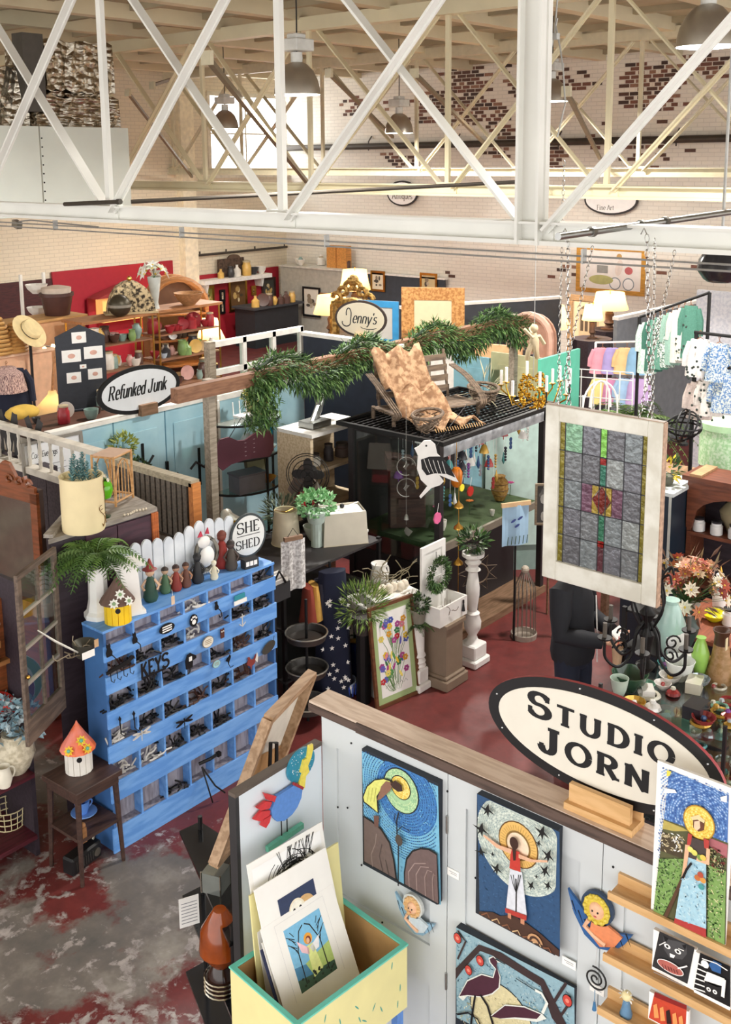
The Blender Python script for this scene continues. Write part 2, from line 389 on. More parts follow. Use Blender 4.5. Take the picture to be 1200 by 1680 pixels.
# exposed bricks where the paint has flaked
BRK=[mat(h,.85,var=.15,scale=30)for h in('#7a5446','#5f453a','#94705c','#4a3a34')]
bmesh_=[]
for k in range(4):
 b=B();b.bx(-.006,.012,-.11,.11,-.033,.033,BRK[k]);bmesh_.append(b)
protos=[None]*4
def brick(px,py,k):
 q=spot(px,py,X=XW)
 row=round(q.z/.08);yy=(round(q.y/.24)+(.5 if row%2 else 0))*.24
 return(round(yy,3),round(row*.08+.04,3))
seen=set()
areas=[(668,842,150,212,85),(560,640,155,200,26),(735,800,110,160,32),(815,985,108,160,46),(1020,1130,105,190,56),(1120,1200,88,130,20),(800,850,175,270,24),(890,930,240,282,14),(620,700,250,285,14),(450,500,95,130,0),(930,1190,200,300,16),(640,1190,430,470,12)]
nb=0
for x0,x1,y0,y1,cnt in areas:
 i=0;tries=0
 while i<cnt and tries<900:
  tries+=1
  cx=rnd.triangular(x0,x1);cy_=rnd.triangular(y0,y1)
  key=brick(cx,cy_,0)
  if key in seen:continue
  seen.add(key);i+=1;nb+=1
  k=rnd.choice((0,0,1,1,2,3))
  if protos[k]is None:o=bmesh_[k].build('brick',wall_back);protos[k]=o
  else:o=protos[k].copy();COL.objects.link(o)
  o.location=(XW,key[0],key[1])
  o.scale=(1,rnd.choice((1,1,.85,.6)),1)
# pilaster and wall pipes
PIL=mat('#efe4c8',.7)
def pilaster(px,nm):
 x=spot(px,330,Y=YW).x
 b=B();b.bx(x-.2,x+.2,YW-.22,YW,0,6.2,PIL);b.bx(x-.26,x+.26,YW-.28,YW,5.95,6.15,PIL)
 struct(b.build(nm))
pilaster(302,'trim_1');pilaster(478,'trim_2')
PIPE=mat('#4a443d',.5,.4)
q0,q1=spot(597,241,X=XW-.12),spot(1200,229,X=XW-.12)
t=thing('wall_pipe','long dark sprinkler pipe running along the flaked back wall','pipe',(XW-.12,0,0))
b=B();b.cyl((0,q0 .y+3,q0 .z),(0,2,q0 .z+.06),.075,PIPE,10);b.build('pipe',t,smooth=True)
for y in(9,11.6,14.2,16.8):
 b=B();b.tube([(.12,y,q0 .z+.25),(0,y,q0 .z+.12),(0,y,q0 .z-.09)],.015,PIPE);b.build('bracket',t)
q0,q1=spot(325,419,Y=YW-.1),spot(471,405,Y=YW-.1)
t=thing('rail_pipe','thin dark pipe rail on the left wall above the mantel','pipe',(0,YW-.1,0))
b=B();b.cyl((q0 .x,0,q0 .z),(q1 .x,0,q1 .z),.03,PIPE,8);b.build('pipe',t,smooth=True)
for k in(.02,.3,.62,.97):
 b=B();q=q0 .lerp(q1,k);b.cyl((q.x,0,q.z),(q.x,.1,q.z),.02,PIPE,6);b.cyl((q.x,0,q.z),(q.x,0,q.z+.09),.02,PIPE,6);b.build('bracket',t)
# ================================================================ roof trusses
def truss(X,zb,zt,ys,m,label,w=.11,heavy=None,single=(),ymin=-4,ymax=None,skip=()):
 ymax=ymax or YW
 t=thing('roof_truss',label,'truss',(X,0,0),group='steel roof trusses')
 b=B();b.bx(-.09,.09,ymin,ymax,zb,zb+.03,m);b.bx(-.015,.015,ymin,ymax,zb,zb+w*1.35,m);b.bx(-.09,.09,ymin,ymax,zb+w*1.3,zb+w*1.35+.012,m);b.build('bottom_chord',t)
 b=B();b.bx(-.1,.1,ymin,ymax,zt,zt+.18,m);b.build('top_chord',t)
 for i,y in enumerate(ys):
  ww=w*(1.7 if heavy==i else.62)
  b=B();b.bx(-.025,.025,y-ww/2,y+ww/2,zb+.05,zt,m)
  if heavy==i:b.bx(-.11,-.05,y-ww/2,y-ww/2+.02,zb,zt,m);b.bx(-.11,-.05,y+ww/2-.02,y+ww/2,zb,zt,m)
  b.build('post',t)
  b=B();b.bx(-.03,.03,y-.16,y+.16,zb+.02,zb+.17,m);b.build('gusset_plate',t)
 for i in range(len(ys)-1):
  a,c=ys[i],ys[i+1]
  if i not in skip:
   b=B();b.bar((-.07,a-.12,zb+.1),(-.07,c+.12,zt),.02,w,m,up=(1,0,0));b.bar((-.05,a-.12,zb+.1),(-.05,c+.12,zt),.06,w*.2,m,up=(1,0,0));b.build('brace',t)
  if i not in single:
   b=B();b.bar((.07,a-.12,zt),(.07,c+.12,zb+.1),.02,w,m,up=(1,0,0));b.build('brace',t)
  pass
TW=mat('#e6e6e0',.5,var=.05,scale=2);TC=mat('#d9cfae',.55,var=.07,scale=2);TY=mat('#ddd0a4',.55,var=.07,scale=2);TG=mat('#cbc2a6',.6,var=.07)
Y1=[8.387+2.29*2,8.387+2.29,8.387,6.098,3.748,1.43,-.86]
truss(6.14,3.93,6.2,Y1,TW,'nearest white steel roof truss crossing the whole picture',.105,heavy=4,single=(4,5))
Y2=[16.9,14.6,10.5+2.33*.0+2.25,10.54,8.14,5.89,3.6]
Y2=[17.4,15.1,12.8,10.54,8.14,5.89,3.6]
truss(11.2,4.02,6.25,Y2,TC,'middle cream steel roof truss behind the nearest white one',.1)
Y3=[19.6,17.3,14.9,12.5,10.2,7.97,5.7]
truss(16.2,4.17,6.3,Y3,TG,'farthest roof truss in front of the flaked brick wall',.1)
# conduits under the near truss
CON=mat('#a3a29e',.4,.4)
t=thing('conduit_pair','two thin grey electrical conduits hung under the nearest truss','conduit',(6.02,0,3.88),group=None)
for dx,dz in((0,0),(-.03,-.035)):
 b=B();b.cyl((dx,-4,dz),(dx,14,dz),.007,CON,6);b.build('conduit',t,smooth=True)
for y in(1.4,3.3,5.5,7.2,9.1,11):
 b=B();b.bx(-.04,.01,y-.006,y+.006,-.045,.05,CON);b.build('clip',t)
q=spot(28,368,X=6.05)
t=thing('junction_box','small grey metal spotlight box at the left under the nearest truss','junction box',(q.x,q.y,q.z))
b=B();b.box((0,0,0),(.06,.1,.07),metal('#8c8880'),Matrix.Rotation(.3,3,'X'));b.build('box',t);b=B();b.tube([(0,-.04,.03),(0,-.25,.05),(0,-1.4,.02)],.008,CON);b.build('conduit',t)
# galvanised rod at the right, holding the window chains
a,c=spot(916,388,X=5.3),spot(1200,348,X=7.6)
t=thing('hanging_rail','galvanised pipe rail with chains at the right under the truss','rail',a)
c=c-a
b=B();b.cyl((0,0,0),c*1.3,.022,metal('#9a9a98'),10);b.build('pipe',t,smooth=True)
for k in(.16,.42,.56):b=B();p=c*k;b.cyl(p+Vector((-.02,0,0)),p+Vector((.02,0,0)),.032,metal('#77756f'),10);b.build('clamp',t)
a,c=spot(106,335,X=6.0),spot(195,331,X=6.0)
t=thing('iron_rod','short dark iron rod lying on the left end of the nearest truss','rod',a)
b=B();b.cyl((0,0,0),c-a,.02,PIPE,8);b.build('rod',t,smooth=True)
b=B();b.cyl((c-a)*.97,(c-a)*1.03,.026,PIPE,8);b.build('cap',t,smooth=True)
a,c=spot(215,331,X=7),spot(880,297,X=11.0)
b=B();b.cyl((0,0,0),c-a,.022,PIPE,8);b.cyl((c-a)*.3,(c-a)*.31,.03,PIPE,8);o=b.build('conduit_pipe',None,a,smooth=True)
tag(o,'long thin dark pipe slanting between the nearest and middle trusses','pipe')
# ---------------------------------------------------------------- air handler with foil duct
t=thing('air_handler','white sheet-metal air unit with crumpled foil duct hanging at upper left','air handler',(0,13,0))
SH=mat('#d3d8d0',.35,.3,var=.05,scale=1.5)
x1=spot(213,300,Y=13).x;z1=spot(100,208,Y=13).z;xs=spot(67,280,Y=13).x
b=B();b.bx(x1-1.45,x1,0,1.2,3.75,z1,SH);b.build('casing',t)
for xa,xb in((xs-1.6,xs-.01),(xs+.01,x1)):
 b=B();b.bx(xa,xb,-.02,0,3.75,z1,SH);b.build('panel',t)
for i in range(9):b=B();b.sph((xs+.03,-.025,3.85+i*.12),.012,IRON,6,4);b.build('rivet',t)
FOIL=bpy.data.materials.new('crumpled_foil');FOIL.use_nodes=True
n=FOIL.node_tree.nodes;l=FOIL.node_tree.links;p=n['Principled BSDF'];p.inputs['Metallic'].default_value=1;p.inputs['Roughness'].default_value=.24;p.inputs['Base Color'].default_value=lin('#b9b2a4')
vz=n.new('ShaderNodeTexVoronoi');vz.inputs['Scale'].default_value=9;nz=n.new('ShaderNodeTexNoise');nz.inputs['Scale'].default_value=7;nz.inputs['Detail'].default_value=8
ad=n.new('ShaderNodeMath');l.new(vz.outputs[0],ad.inputs[0]);l.new(nz.outputs[0],ad.inputs[1])
bp=n.new('ShaderNodeBump');bp.inputs['Strength'].default_value=.8;bp.inputs['Distance'].default_value=.05;l.new(ad.outputs[0],bp.inputs['Height']);l.new(bp.outputs[0],p.inputs['Normal'])
def crumple(b,x0,x1,y0,y1,z0,z1,m,nn=14,amp=.03):
 r=random.Random(3)
 ring=[]
 for j in range(nn+1):
  x=x0+(x1-x0)*j/nn;rr=[]
  per=[(y0,z0),(y0,(z0+z1)/2),(y0,z1),((y0+y1)/2,z1),(y1,z1),(y1,z0),((y0+y1)/2,z0)]
  for y,z in per:rr.append((x,y+r.uniform(-amp,amp),z+r.uniform(-amp,amp)))
  ring.append(rr)
 b.loft(ring,m)
z2=spot(100,60,Y=13).z
b=B();crumple(b,x1-1.45,x1-.05,.1,1.1,z1,z1+.42,FOIL);b.build('lower_duct',t)
b=B();crumple(b,x1-1.2,x1-.2,.15,1.0,z1+.42,z1+.48,FOIL,amp=.02);crumple(b,x1-1.25,x1-.12,.1,1.1,z1+.5,6.15,FOIL);b.build('upper_duct',t)
b=B();crumple(b,x1-2.9,x1-1.5,.2,1.0,z1-.05,5.75,FOIL,amp=.05);b.build('side_duct',t)
b=B();b.bx(x1-1.62,x1-1.3,.05,.3,z1+.2,6.2,mat('#4b463f',.5));b.build('damper',t)
# ---------------------------------------------------------------- high-bay lamps
ALU=mat('#b3aca0',.33,.85,var=.06);GREYM=mat('#c9c9c4',.5)
def highbay(px,py,d,label,dia=.5,watts=170,on=True,m=None,drop=6.6,body=True):
 """py = rim of the dome; d = distance from the camera"""
 v=RC.T@np.array([(px-600)/F_PX,(py-C_Y)/F_PX,1.0]);v=v/math.hypot(v[0],v[1])
 t=thing('high_bay_lamp',label,'ceiling lamp',(v[0]*d,v[1]*d,EYE+v[2]*d),group='high bay lamps under the roof')
 r=dia/2;mm=m or ALU
 b=B();pr=[(r*1.06,-.005),(r,0),(r*.985,r*.25),(r*.9,r*.6),(r*.72,r*.98),(r*.45,r*1.25),(r*.22,r*1.36)]
 b.lathe(pr,mm,28,cap=False);b.lathe([(a*.985,z-.004)for a,z in pr[1:]][::-1],mat('#f4f2ea',.4,emit=.6 if on else 0),28,cap=False);b.build('reflector',t,smooth=True)
 if body:
  b=B();b.cyl((0,0,r*1.33),(0,0,r*1.75),r*.26,GREYM,12);b.build('socket',t,smooth=True)
  b=B();b.box((0,0,r*2.05),(r*1.1,r*1.1,r*.5),GREYM);b.box((0,0,r*2.4),(r*.6,r*.6,r*.25),GREYM);b.build('ballast_box',t,bevel=.01)
 b=B();top=drop-t.location.z;b.tube([(0,0,r*1.3),(.01,0,top*.6),(0,0,top)],.008,IRON,5);b.build('hanging_cord',t)
 b=B();b.sph((0,0,r*.35),r*.2,mat('#fffaf0',.3,emit=12.0 if on else 0));b.build('bulb',t,smooth=True)
 if on:
  ld=bpy.data.lights.new('high_bay_glow','AREA');ld.shape='DISK';ld.size=dia*.8;ld.energy=watts;ld.color=(1,.96,.9)
  lo=bpy.data.objects.new('high_bay_glow',ld);COL.objects.link(lo);lo.parent=t;lo.location=(0,0,.03)
 return t
highbay(488,155,11.8,'large brushed metal dome lamp with white ballast box left of centre')
highbay(655,218,19.2,'small brushed metal dome lamp in front of the flaked brick, below the cross of braces')
highbay(370,211,20.5,'small pale dome lamp in front of the bright window')
highbay(905,166,17.0,'dome lamp half hidden behind the wide white truss post')
highbay(1160,76,9.6,'large dome lamp cut off by the top right corner of the picture')
# ================================================================ reusable builders for the stall goods
def frame(name,label,w,h,loc,rz=0,fm=None,bw=.03,inner='#e8e2d4',mount=None,art=None,tilt=0,cat='picture',depth=.025,group=None):
 """framed picture, origin at bottom centre, faces local -y"""
 t=thing(name,label,cat,loc,group=group,rot=(-tilt,0,rz)if not tilt else None)
 if tilt:t.rotation_euler=(Matrix.Rotation(rz,4,'Z')@Matrix.Rotation(-tilt,4,'X')).to_euler()
 fm=fm or MIDWOOD
 b=B()
 for a in((-w/2,w/2,0,bw),(-w/2,w/2,h-bw,h)):b.bx(a[0],a[1],-depth,0,a[2],a[3],fm)
 for x in(-w/2+bw/2,w/2-bw/2):b.bx(x-bw/2,x+bw/2,-depth,0,bw,h-bw,fm)
 b.build('frame',t)
 b=B();b.bx(-w/2+bw*.8,w/2-bw*.8,-depth*.4,0,bw*.8,h-bw*.8,mat(inner,.7,var=.04));b.build('mount',t)
 if mount:
  m=mount;b=B();b.flat(rect(-w/2+bw+m,w/2-bw-m,bw+m,h-bw-m),-depth*.4-.001,PAPER);b.build('paper',t)
 if art:b=B();art(b,w,h,-depth*.4-.002);b.build('picture',t)
 return t
def blobs(cols,n=14,x=.3,z=.3,r=.05,seed=1):
 def f(b,w,h,y):
  q=random.Random(seed)
  for i in range(n):b.flat(ell(q.uniform(-x,x)*w,h/2+q.uniform(-z,z)*h,q.uniform(.4,1)*r*w,q.uniform(.4,1)*r*h,8),y-i*3e-5,mat(q.choice(cols),.6))
 return f
def lathe_thing(name,label,cat,pr,m,loc,rz=0,n=18,part='body',extra=None,group=None):
 t=thing(name,label,cat,loc,rz,group=group)
 b=B();b.lathe(pr,m,n);b.build(part,t,smooth=True)
 if extra:extra(t)
 return t
def sc(pr,r,h):
 mr=max(a for a,_ in pr);mh=max(z for _,z in pr);return[(a/mr*r,z/mh*h)for a,z in pr]
PR=dict(vase=[(.5,0),(.55,.05),(.9,.4),(1,.6),(.6,.85),(.45,.93),(.55,1)],bottle=[(1,0),(1,.05),(1,.55),(.5,.72),(.35,.8),(.35,.98),(.42,1)],bowl=[(.4,0),(.45,.08),(.8,.5),(1,1),(.95,1),(.75,.55),(.4,.15),(.001,.12)],jar=[(.9,0),(1,.04),(1,.75),(.8,.84),(.82,1)],cup=[(.6,0),(.65,.08),(.9,.5),(1,1),(.93,1),(.82,.5),(.001,.12)],pot=[(.7,0),(.72,.03),(.92,.85),(1,.86),(1,1),(.9,1),(.88,.9),(.001,.88)],tumbler=[(.8,0),(.82,.03),(1,1),(.95,1),(.78,.06),(.001,.05)],goblet=[(.7,0),(.72,.02),(.1,.08),(.08,.45),(.5,.52),(.9,.7),(.85,.95),(.8,1),(.75,.95),(.001,.6)],pitcher=[(.7,0),(.72,.03),(1,.35),(.85,.65),(.7,.82),(.85,1),(.78,1),(.62,.82),(.001,.3)],urn=[(.5,0),(.5,.06),(.25,.1),(.3,.2),(.9,.5),(1,.75),(.8,.9),(.95,1),(.85,1),(.001,.9)],candle=[(.3,0),(.32,.02),(.3,.98),(.1,1)],spindle=[(1,0),(1,.05),(.5,.08),(.4,.2),(.7,.3),(.45,.45),(.55,.7),(.35,.8),(.8,.9),(.8,1)])
def vessel(kind,label,loc,r,h,m,name=None,cat=None,lid=None,handle=False,n=16,group=None):
 nm=name or{'jar':'jar','cup':'cup','bowl':'bowl','vase':'vase','bottle':'bottle'}.get(kind,kind)
 t=lathe_thing(nm,label,cat or nm.replace('_',' '),sc(PR[kind],r,h),m,loc,n=n,group=group)
 if lid:b=B();b.lathe([(r*.84,h),(r*.86,h+r*.3),(r*.3,h+r*.42)],lid,14);b.build('lid',t,smooth=True)
 if handle:b=B();b.tube([(r*.85+r*.65*math.sin(a),0,h*.55+h*.28*math.cos(a))for a in[i*PI/8 for i in range(9)]],r*.12,m);b.build('handle',t,smooth=True)
 return t
def plate(label,loc,r,m,rz=0,tilt=.25,rim=None,standing=True,name='plate'):
 t=thing(name,label,'plate',loc);t.rotation_euler=(Matrix.Rotation(rz,4,'Z')@Matrix.Rotation(-tilt,4,'X')).to_euler()if standing else(0,0,rz)
 R=Matrix.Rotation(PI/2,3,'X')if standing else None;at=(0,0,r)if standing else(0,0,0)
 b=B();b.lathe([(.001,.0),(r*.6,0),(r*.65,.004),(r,.016),(r,.02),(r*.62,.008),(.001,.006)],m,24,at,R);b.build('dish',t,smooth=True)
 if rim:b=B();b.lathe([(r*.66,.011),(r*.8,.0155),(r*.98,.0215)],rim,24,at,R,cap=False);b.build('rim',t,smooth=True)
 return t
def tlamp(label,loc,h=.6,r=.17,base=None,shade='#f6e2b4',on=18,rz=0,kind='cone',group=None,name='table_lamp',rt=.5):
 t=thing(name,label,'lamp',loc,rz,group=group)
 base=base or BRASS
 b=B();b.lathe(sc(PR['spindle'],r*.45,h*.6),base,14);b.build('base',t,smooth=True)
 b=B();z0,z1=h*.55,h
 b.lathe([(r,z0),(r*(rt+(1-rt)*.35),z0+(z1-z0)*.5),(r*rt,z1)],mat(shade,.8,kind='shade'),24,cap=False);b.build('shade',t,smooth=True)
 b=B();b.cyl((0,0,h*.6),(0,0,h*1.04),.006,BRASS,6);b.sph((0,0,h*1.05),.015,BRASS,8,5);b.build('finial',t)
 b=B();b.sph((0,0,h*.72),.03,mat('#ffe9c0',.4,emit=on*1.4 if on else 0));b.build('bulb',t,smooth=True)
 if on:
  ld=bpy.data.lights.new('lamp_glow','POINT');ld.energy=on;ld.color=(1,.78,.5);ld.shadow_soft_size=.05
  lo=bpy.data.objects.new('lamp_glow',ld);COL.objects.link(lo);lo.parent=t;lo.location=(0,0,h*.78)
 return t
def foliage(b,c,rx,ry,rz_,n,L,w,ms,droop=0.0,up=0.4,seed=0,hollow=.3):
 q=random.Random(seed)
 for i in range(n):
  a,e=q.uniform(0,2*PI),math.asin(q.uniform(-1,1));k=q.uniform(hollow,1)**.5
  d=Vector((math.cos(a)*math.cos(e),math.sin(a)*math.cos(e),math.sin(e)))
  p=Vector(c)+Vector((d.x*rx,d.y*ry,d.z*rz_))*k
  dd=(d+Vector((q.uniform(-.5,.5),q.uniform(-.5,.5),up-droop))).normalized()
  b.leaf(p,dd,L*q.uniform(.6,1.2),w*q.uniform(.7,1.2),q.choice(ms),Vector((q.uniform(-1,1),q.uniform(-1,1),1)).normalized())
def fern(b,c,n,L,ms,seed=0,w=.05,droop=1.0):
 q=random.Random(seed)
 for i in range(n):
  a=q.uniform(0,2*PI);l=L*q.uniform(.6,1.1);h=q.uniform(.15,.7)
  pts=[]
  for k in range(9):
   s=k/8;pts.append(Vector(c)+Vector((math.cos(a)*l*s,math.sin(a)*l*s,l*(h*1.6*s-droop*(h+.55)*s*s))))
  m=q.choice(ms)
  b.tube(pts,.0025,ms[0],3)
  for k in range(1,9):
   d=(pts[k]-pts[k-1]).normalized();sd=d.cross(Vector((0,0,1))).normalized()
   for e in(0,.5):
    p=pts[k-1].lerp(pts[k],e);ww=w*(1-.75*((k-1+e)/8))*1.4
    for s in(-1,1):b.leaf(p,sd*s+d*.5+Vector((0,0,-.15)),ww,ww*.34,m)
def plant(name,label,loc,pot=(.07,.1),pm=None,top=.15,kind='bush',ms=None,n=160,L=.06,w=.03,seed=0,kindpot='pot',group=None,rz=0):
 t=thing(name,label,'plant',loc,rz,group=group);ms=ms or GREENS
 b=B();b.lathe(sc(PR[kindpot],*pot),pm or mat('#b0a898',.8),18);b.build('pot',t,smooth=True)
 b=B()
 if kind=='bush':foliage(b,(0,0,pot[1]+top*.35),top*.8,top*.8,top*.6,n,L,w,ms,seed=seed)
 else:fern(b,(0,0,pot[1]),n,top*1.6,ms,seed,w)
 b.build('foliage',t)
 return t
def flowers(b,c,r,n,cols,size,seed=0,petals=6):
 q=random.Random(seed)
 for i in range(n):
  a,e=q.uniform(0,2*PI),q.uniform(.1,1.5)
  p=Vector(c)+Vector((math.cos(a)*math.cos(e),math.sin(a)*math.cos(e),math.sin(e)))*r*q.uniform(.7,1.05)
  b.tube([c,p],.002,GREENS[1],3)
  nn=(p-Vector(c)).normalized();u=nn.orthogonal().normalized();v=nn.cross(u);m=mat(q.choice(cols),.6)
  for k in range(petals):
   t=2*PI*k/petals;b.leaf(p,u*math.cos(t)+v*math.sin(t)+nn*.25,size,size*.5,m,nn)
  b.sph(p,size*.16,mat('#e0c040'),6,4)
def wire_basket(name,label,loc,r,h,m,n=14,handle=True,cat='basket',rt=None):
 t=thing(name,label,cat,loc);rt=rt or r*1.15
 b=B()
 for k in range(n):
  a=2*PI*k/n;b.tube([(r*math.cos(a),r*math.sin(a),0),(rt*math.cos(a),rt*math.sin(a),h)],.0035,m,4)
 b.build('wires',t,kind='stuff')
 b=B()
 for s in(0,.33,.66,1):rr=r+(rt-r)*s;b.tube([(rr*math.cos(a),rr*math.sin(a),h*s)for a in[i*PI/9 for i in range(18)]],.0045,m,4,True)
 b.build('hoops',t,kind='stuff')
 if handle:b=B();b.tube([(rt*math.cos(a),0,h+rt*1.1*math.sin(a))for a in[i*PI/10 for i in range(11)]],.005,m,5);b.build('handle',t)
 return t
def garment(name,label,loc,rz,h,w,m,m2=None,sleeves=True,hanger=True,group=None,seed=0,flare=1.25):
 """hung garment, origin at the rail hook, faces local -y"""
 t=thing(name,label,'clothing',loc,rz,group=group);q=random.Random(seed)
 if hanger:b=B();b.tube([(0,0,0),(.01,0,.02),(0,0,.035),(-.012,0,.02),(0,0,-.03),(w*.42,0,-.08),(-w*.42,0,-.08),(0,0,-.03)],.004,MIDWOOD,5);b.build('hanger',t)
 b=B();rings=[]
 for k in range(8):
  s=k/7;ww=w*(.42+.1*min(1,s*4))*(1+(flare-1)*s);rr=[]
  for i in range(18):
   a=2*PI*i/18;f=1+.18*s*math.sin(a*5+seed)
   rr.append((ww*math.cos(a),.035*f*math.sin(a)*(1+s),-.05-h*s))
  rings.append(rr)
 b.loft(rings,m);b.build('garment',t,smooth=True)
 if sleeves:
  for s in(-1,1):
   b=B();b.tube([(s*w*.42,0,-.08),(s*w*.58,0,-.2),(s*w*.62,.0,-.2-h*.3)],[.035,.04,.035],m,8);b.build('sleeve',t,smooth=True)
 if m2:
  b=B()
  for i in range(26):a=q.uniform(PI*1.05,PI*1.95);s=q.random();ww=w*.52*(1+(flare-1)*s)*1.0;b.sph((ww*math.cos(a),.05*math.sin(a)*(1+s),-.08-h*s*.95),.012,m2,5,4,(1,.4,1))
  b.build('print_motif',t,kind='stuff')
 return t
def hat(b,r,m,band):b.lathe([(r,0),(r,.006),(r*.58,.012),(r*.55,.07),(r*.5,.085),(.001,.09)],m,22);b.lathe([(r*.57,.012),(r*.575,.04)],band,22,cap=False)
def chain(b,p,q,m,r=.009,step=.028):
 p,q=Vector(p),Vector(q);n=max(2,int((q-p).length/step));d=(q-p).normalized();u=d.orthogonal().normalized();v=d.cross(u)
 for i in range(n):
  c=p.lerp(q,(i+.5)/n);s=u if i%2 else v
  b.tube([c+d*(step*.62*math.cos(a))+s*(r*math.sin(a))for a in[k*PI/4 for k in range(8)]],r*.22,m,4,True)
def splat(b,c,n,r,m,seed,wire=.005):
 """small bundle of bent iron pieces"""
 q=random.Random(seed)
 for i in range(n):
  p=Vector(c)+Vector((q.uniform(-r,r),q.uniform(-r*.5,r*.5),q.uniform(0,r*.5)))
  a=q.uniform(0,2*PI);pts=[p]
  for k in range(5):a+=q.uniform(-.9,.9);p=p+Vector((math.cos(a),.2*q.uniform(-1,1),math.sin(a)))*r*.35;pts.append(Vector((p.x,p.y,max(c[2],p.z))))
  b.tube(pts,wire,m,4)
def birdhouse(name,label,loc,rz,r,h,wall,roof,hole=K if 'K' in globals()else BLACK,fl=None,kind='round'):
 t=thing(name,label,'birdhouse',loc,rz)
 b=B();nst=14
 for i in range(nst):
  a=2*PI*i/nst;R=Matrix.Rotation(a,3,'Z');b.box(R@Vector((r*.93,0,h/2)),(r*.16,2*r*math.sin(PI/nst)*.93,h),wall,R)
 b.cyl((0,0,.002),(0,0,h),r*.9,wall,nst);b.build('wall_staves',t)
 b=B();b.lathe([(r*1.35,h*.92),(r*1.3,h*1.0),(r*.7,h*1.45),(r*.12,h*1.95),(r*.05,h*2.05)],roof,14);b.build('roof',t)
 b=B();b.cyl((0,-r*1.0,h*.68),(0,-r*1.06,h*.68),r*.2,BLACK,14);b.build('entrance_hole',t)
 if fl:
  for k,(a,zz,cols)in enumerate(fl):
   b=B();rr=r*(1.22-.55*zz);p=Vector((rr*math.sin(a),-rr*math.cos(a),h*(1.0+zz)));nn=Vector((math.sin(a),-math.cos(a),.6)).normalized();u=nn.orthogonal().normalized();v=nn.cross(u)
   for j in range(8):tt=j*PI/4;b.leaf(p+nn*.01,u*math.cos(tt)+v*math.sin(tt),r*.42,r*.26,mat(cols[0],.5),nn)
   b.sph(p+nn*.014,r*.14,mat(cols[1],.5),8,5);b.build('flower',t)
 return t
# ================================================================ studio booth in the foreground
DOORGREY=mat('#cdd2d4',.5,var=.04,scale=3);DOORWHITE=mat('#dde6ee',.45,var=.04,scale=3)
XS=3.28
sw=thing('studio_partition','pale grey partition of old panel doors hung with mosaic paintings','partition',(XS,0,0))
for ya,yb in((3.08,2.367),(2.363,1.652),(1.648,.937),(.933,.22)):
 d=B();w=.09
 d.bx(0,.035,ya,ya-w,0,2.03,DOORGREY);d.bx(0,.035,yb,yb+w,0,2.03,DOORGREY)
 for z0,z1 in((0,.22),(.92,1.12),(1.86,2.03)):d.bx(0,.035,ya-w,yb+w,z0,z1,DOORGREY)
 dl=d.build('door_leaf',sw)
 for z0,z1 in((.22,.92),(1.12,1.86)):
  b=B();b.bx(.012,.024,ya-w,yb+w,z0,z1,DOORGREY);b.build('recessed_panel',dl)
 b=B()
 for z in(.3,1.0,1.75):b.cyl((-.004,yb-.002,z-.04),(-.004,yb-.002,z+.04),.006,metal('#b9b9b4'),8)
 for k,z in enumerate((.3,1.0,1.75)):
  b=B();b.cyl((-.004,yb-.002,z-.04),(-.004,yb-.002,z+.04),.006,metal('#b9b9b4'),8);b.build('hinge',dl)
CAPT=wood('#dcc8b6','#c9b19d',.7,(14,2,14));CAPD=wood('#5d4b43','#453731',.8,(14,2,14))
b=B();b.bx(-.05,.085,.1,3.11,2.03,2.075,CAPT);b.build('cap_board',sw)
b=B();b.bx(-.062,-.051,.1,2.82,2.028,2.072,CAPD);b.bx(-.056,-.051,2.82,3.11,2.028,2.065,CAPD);b.build('cap_edging',sw)
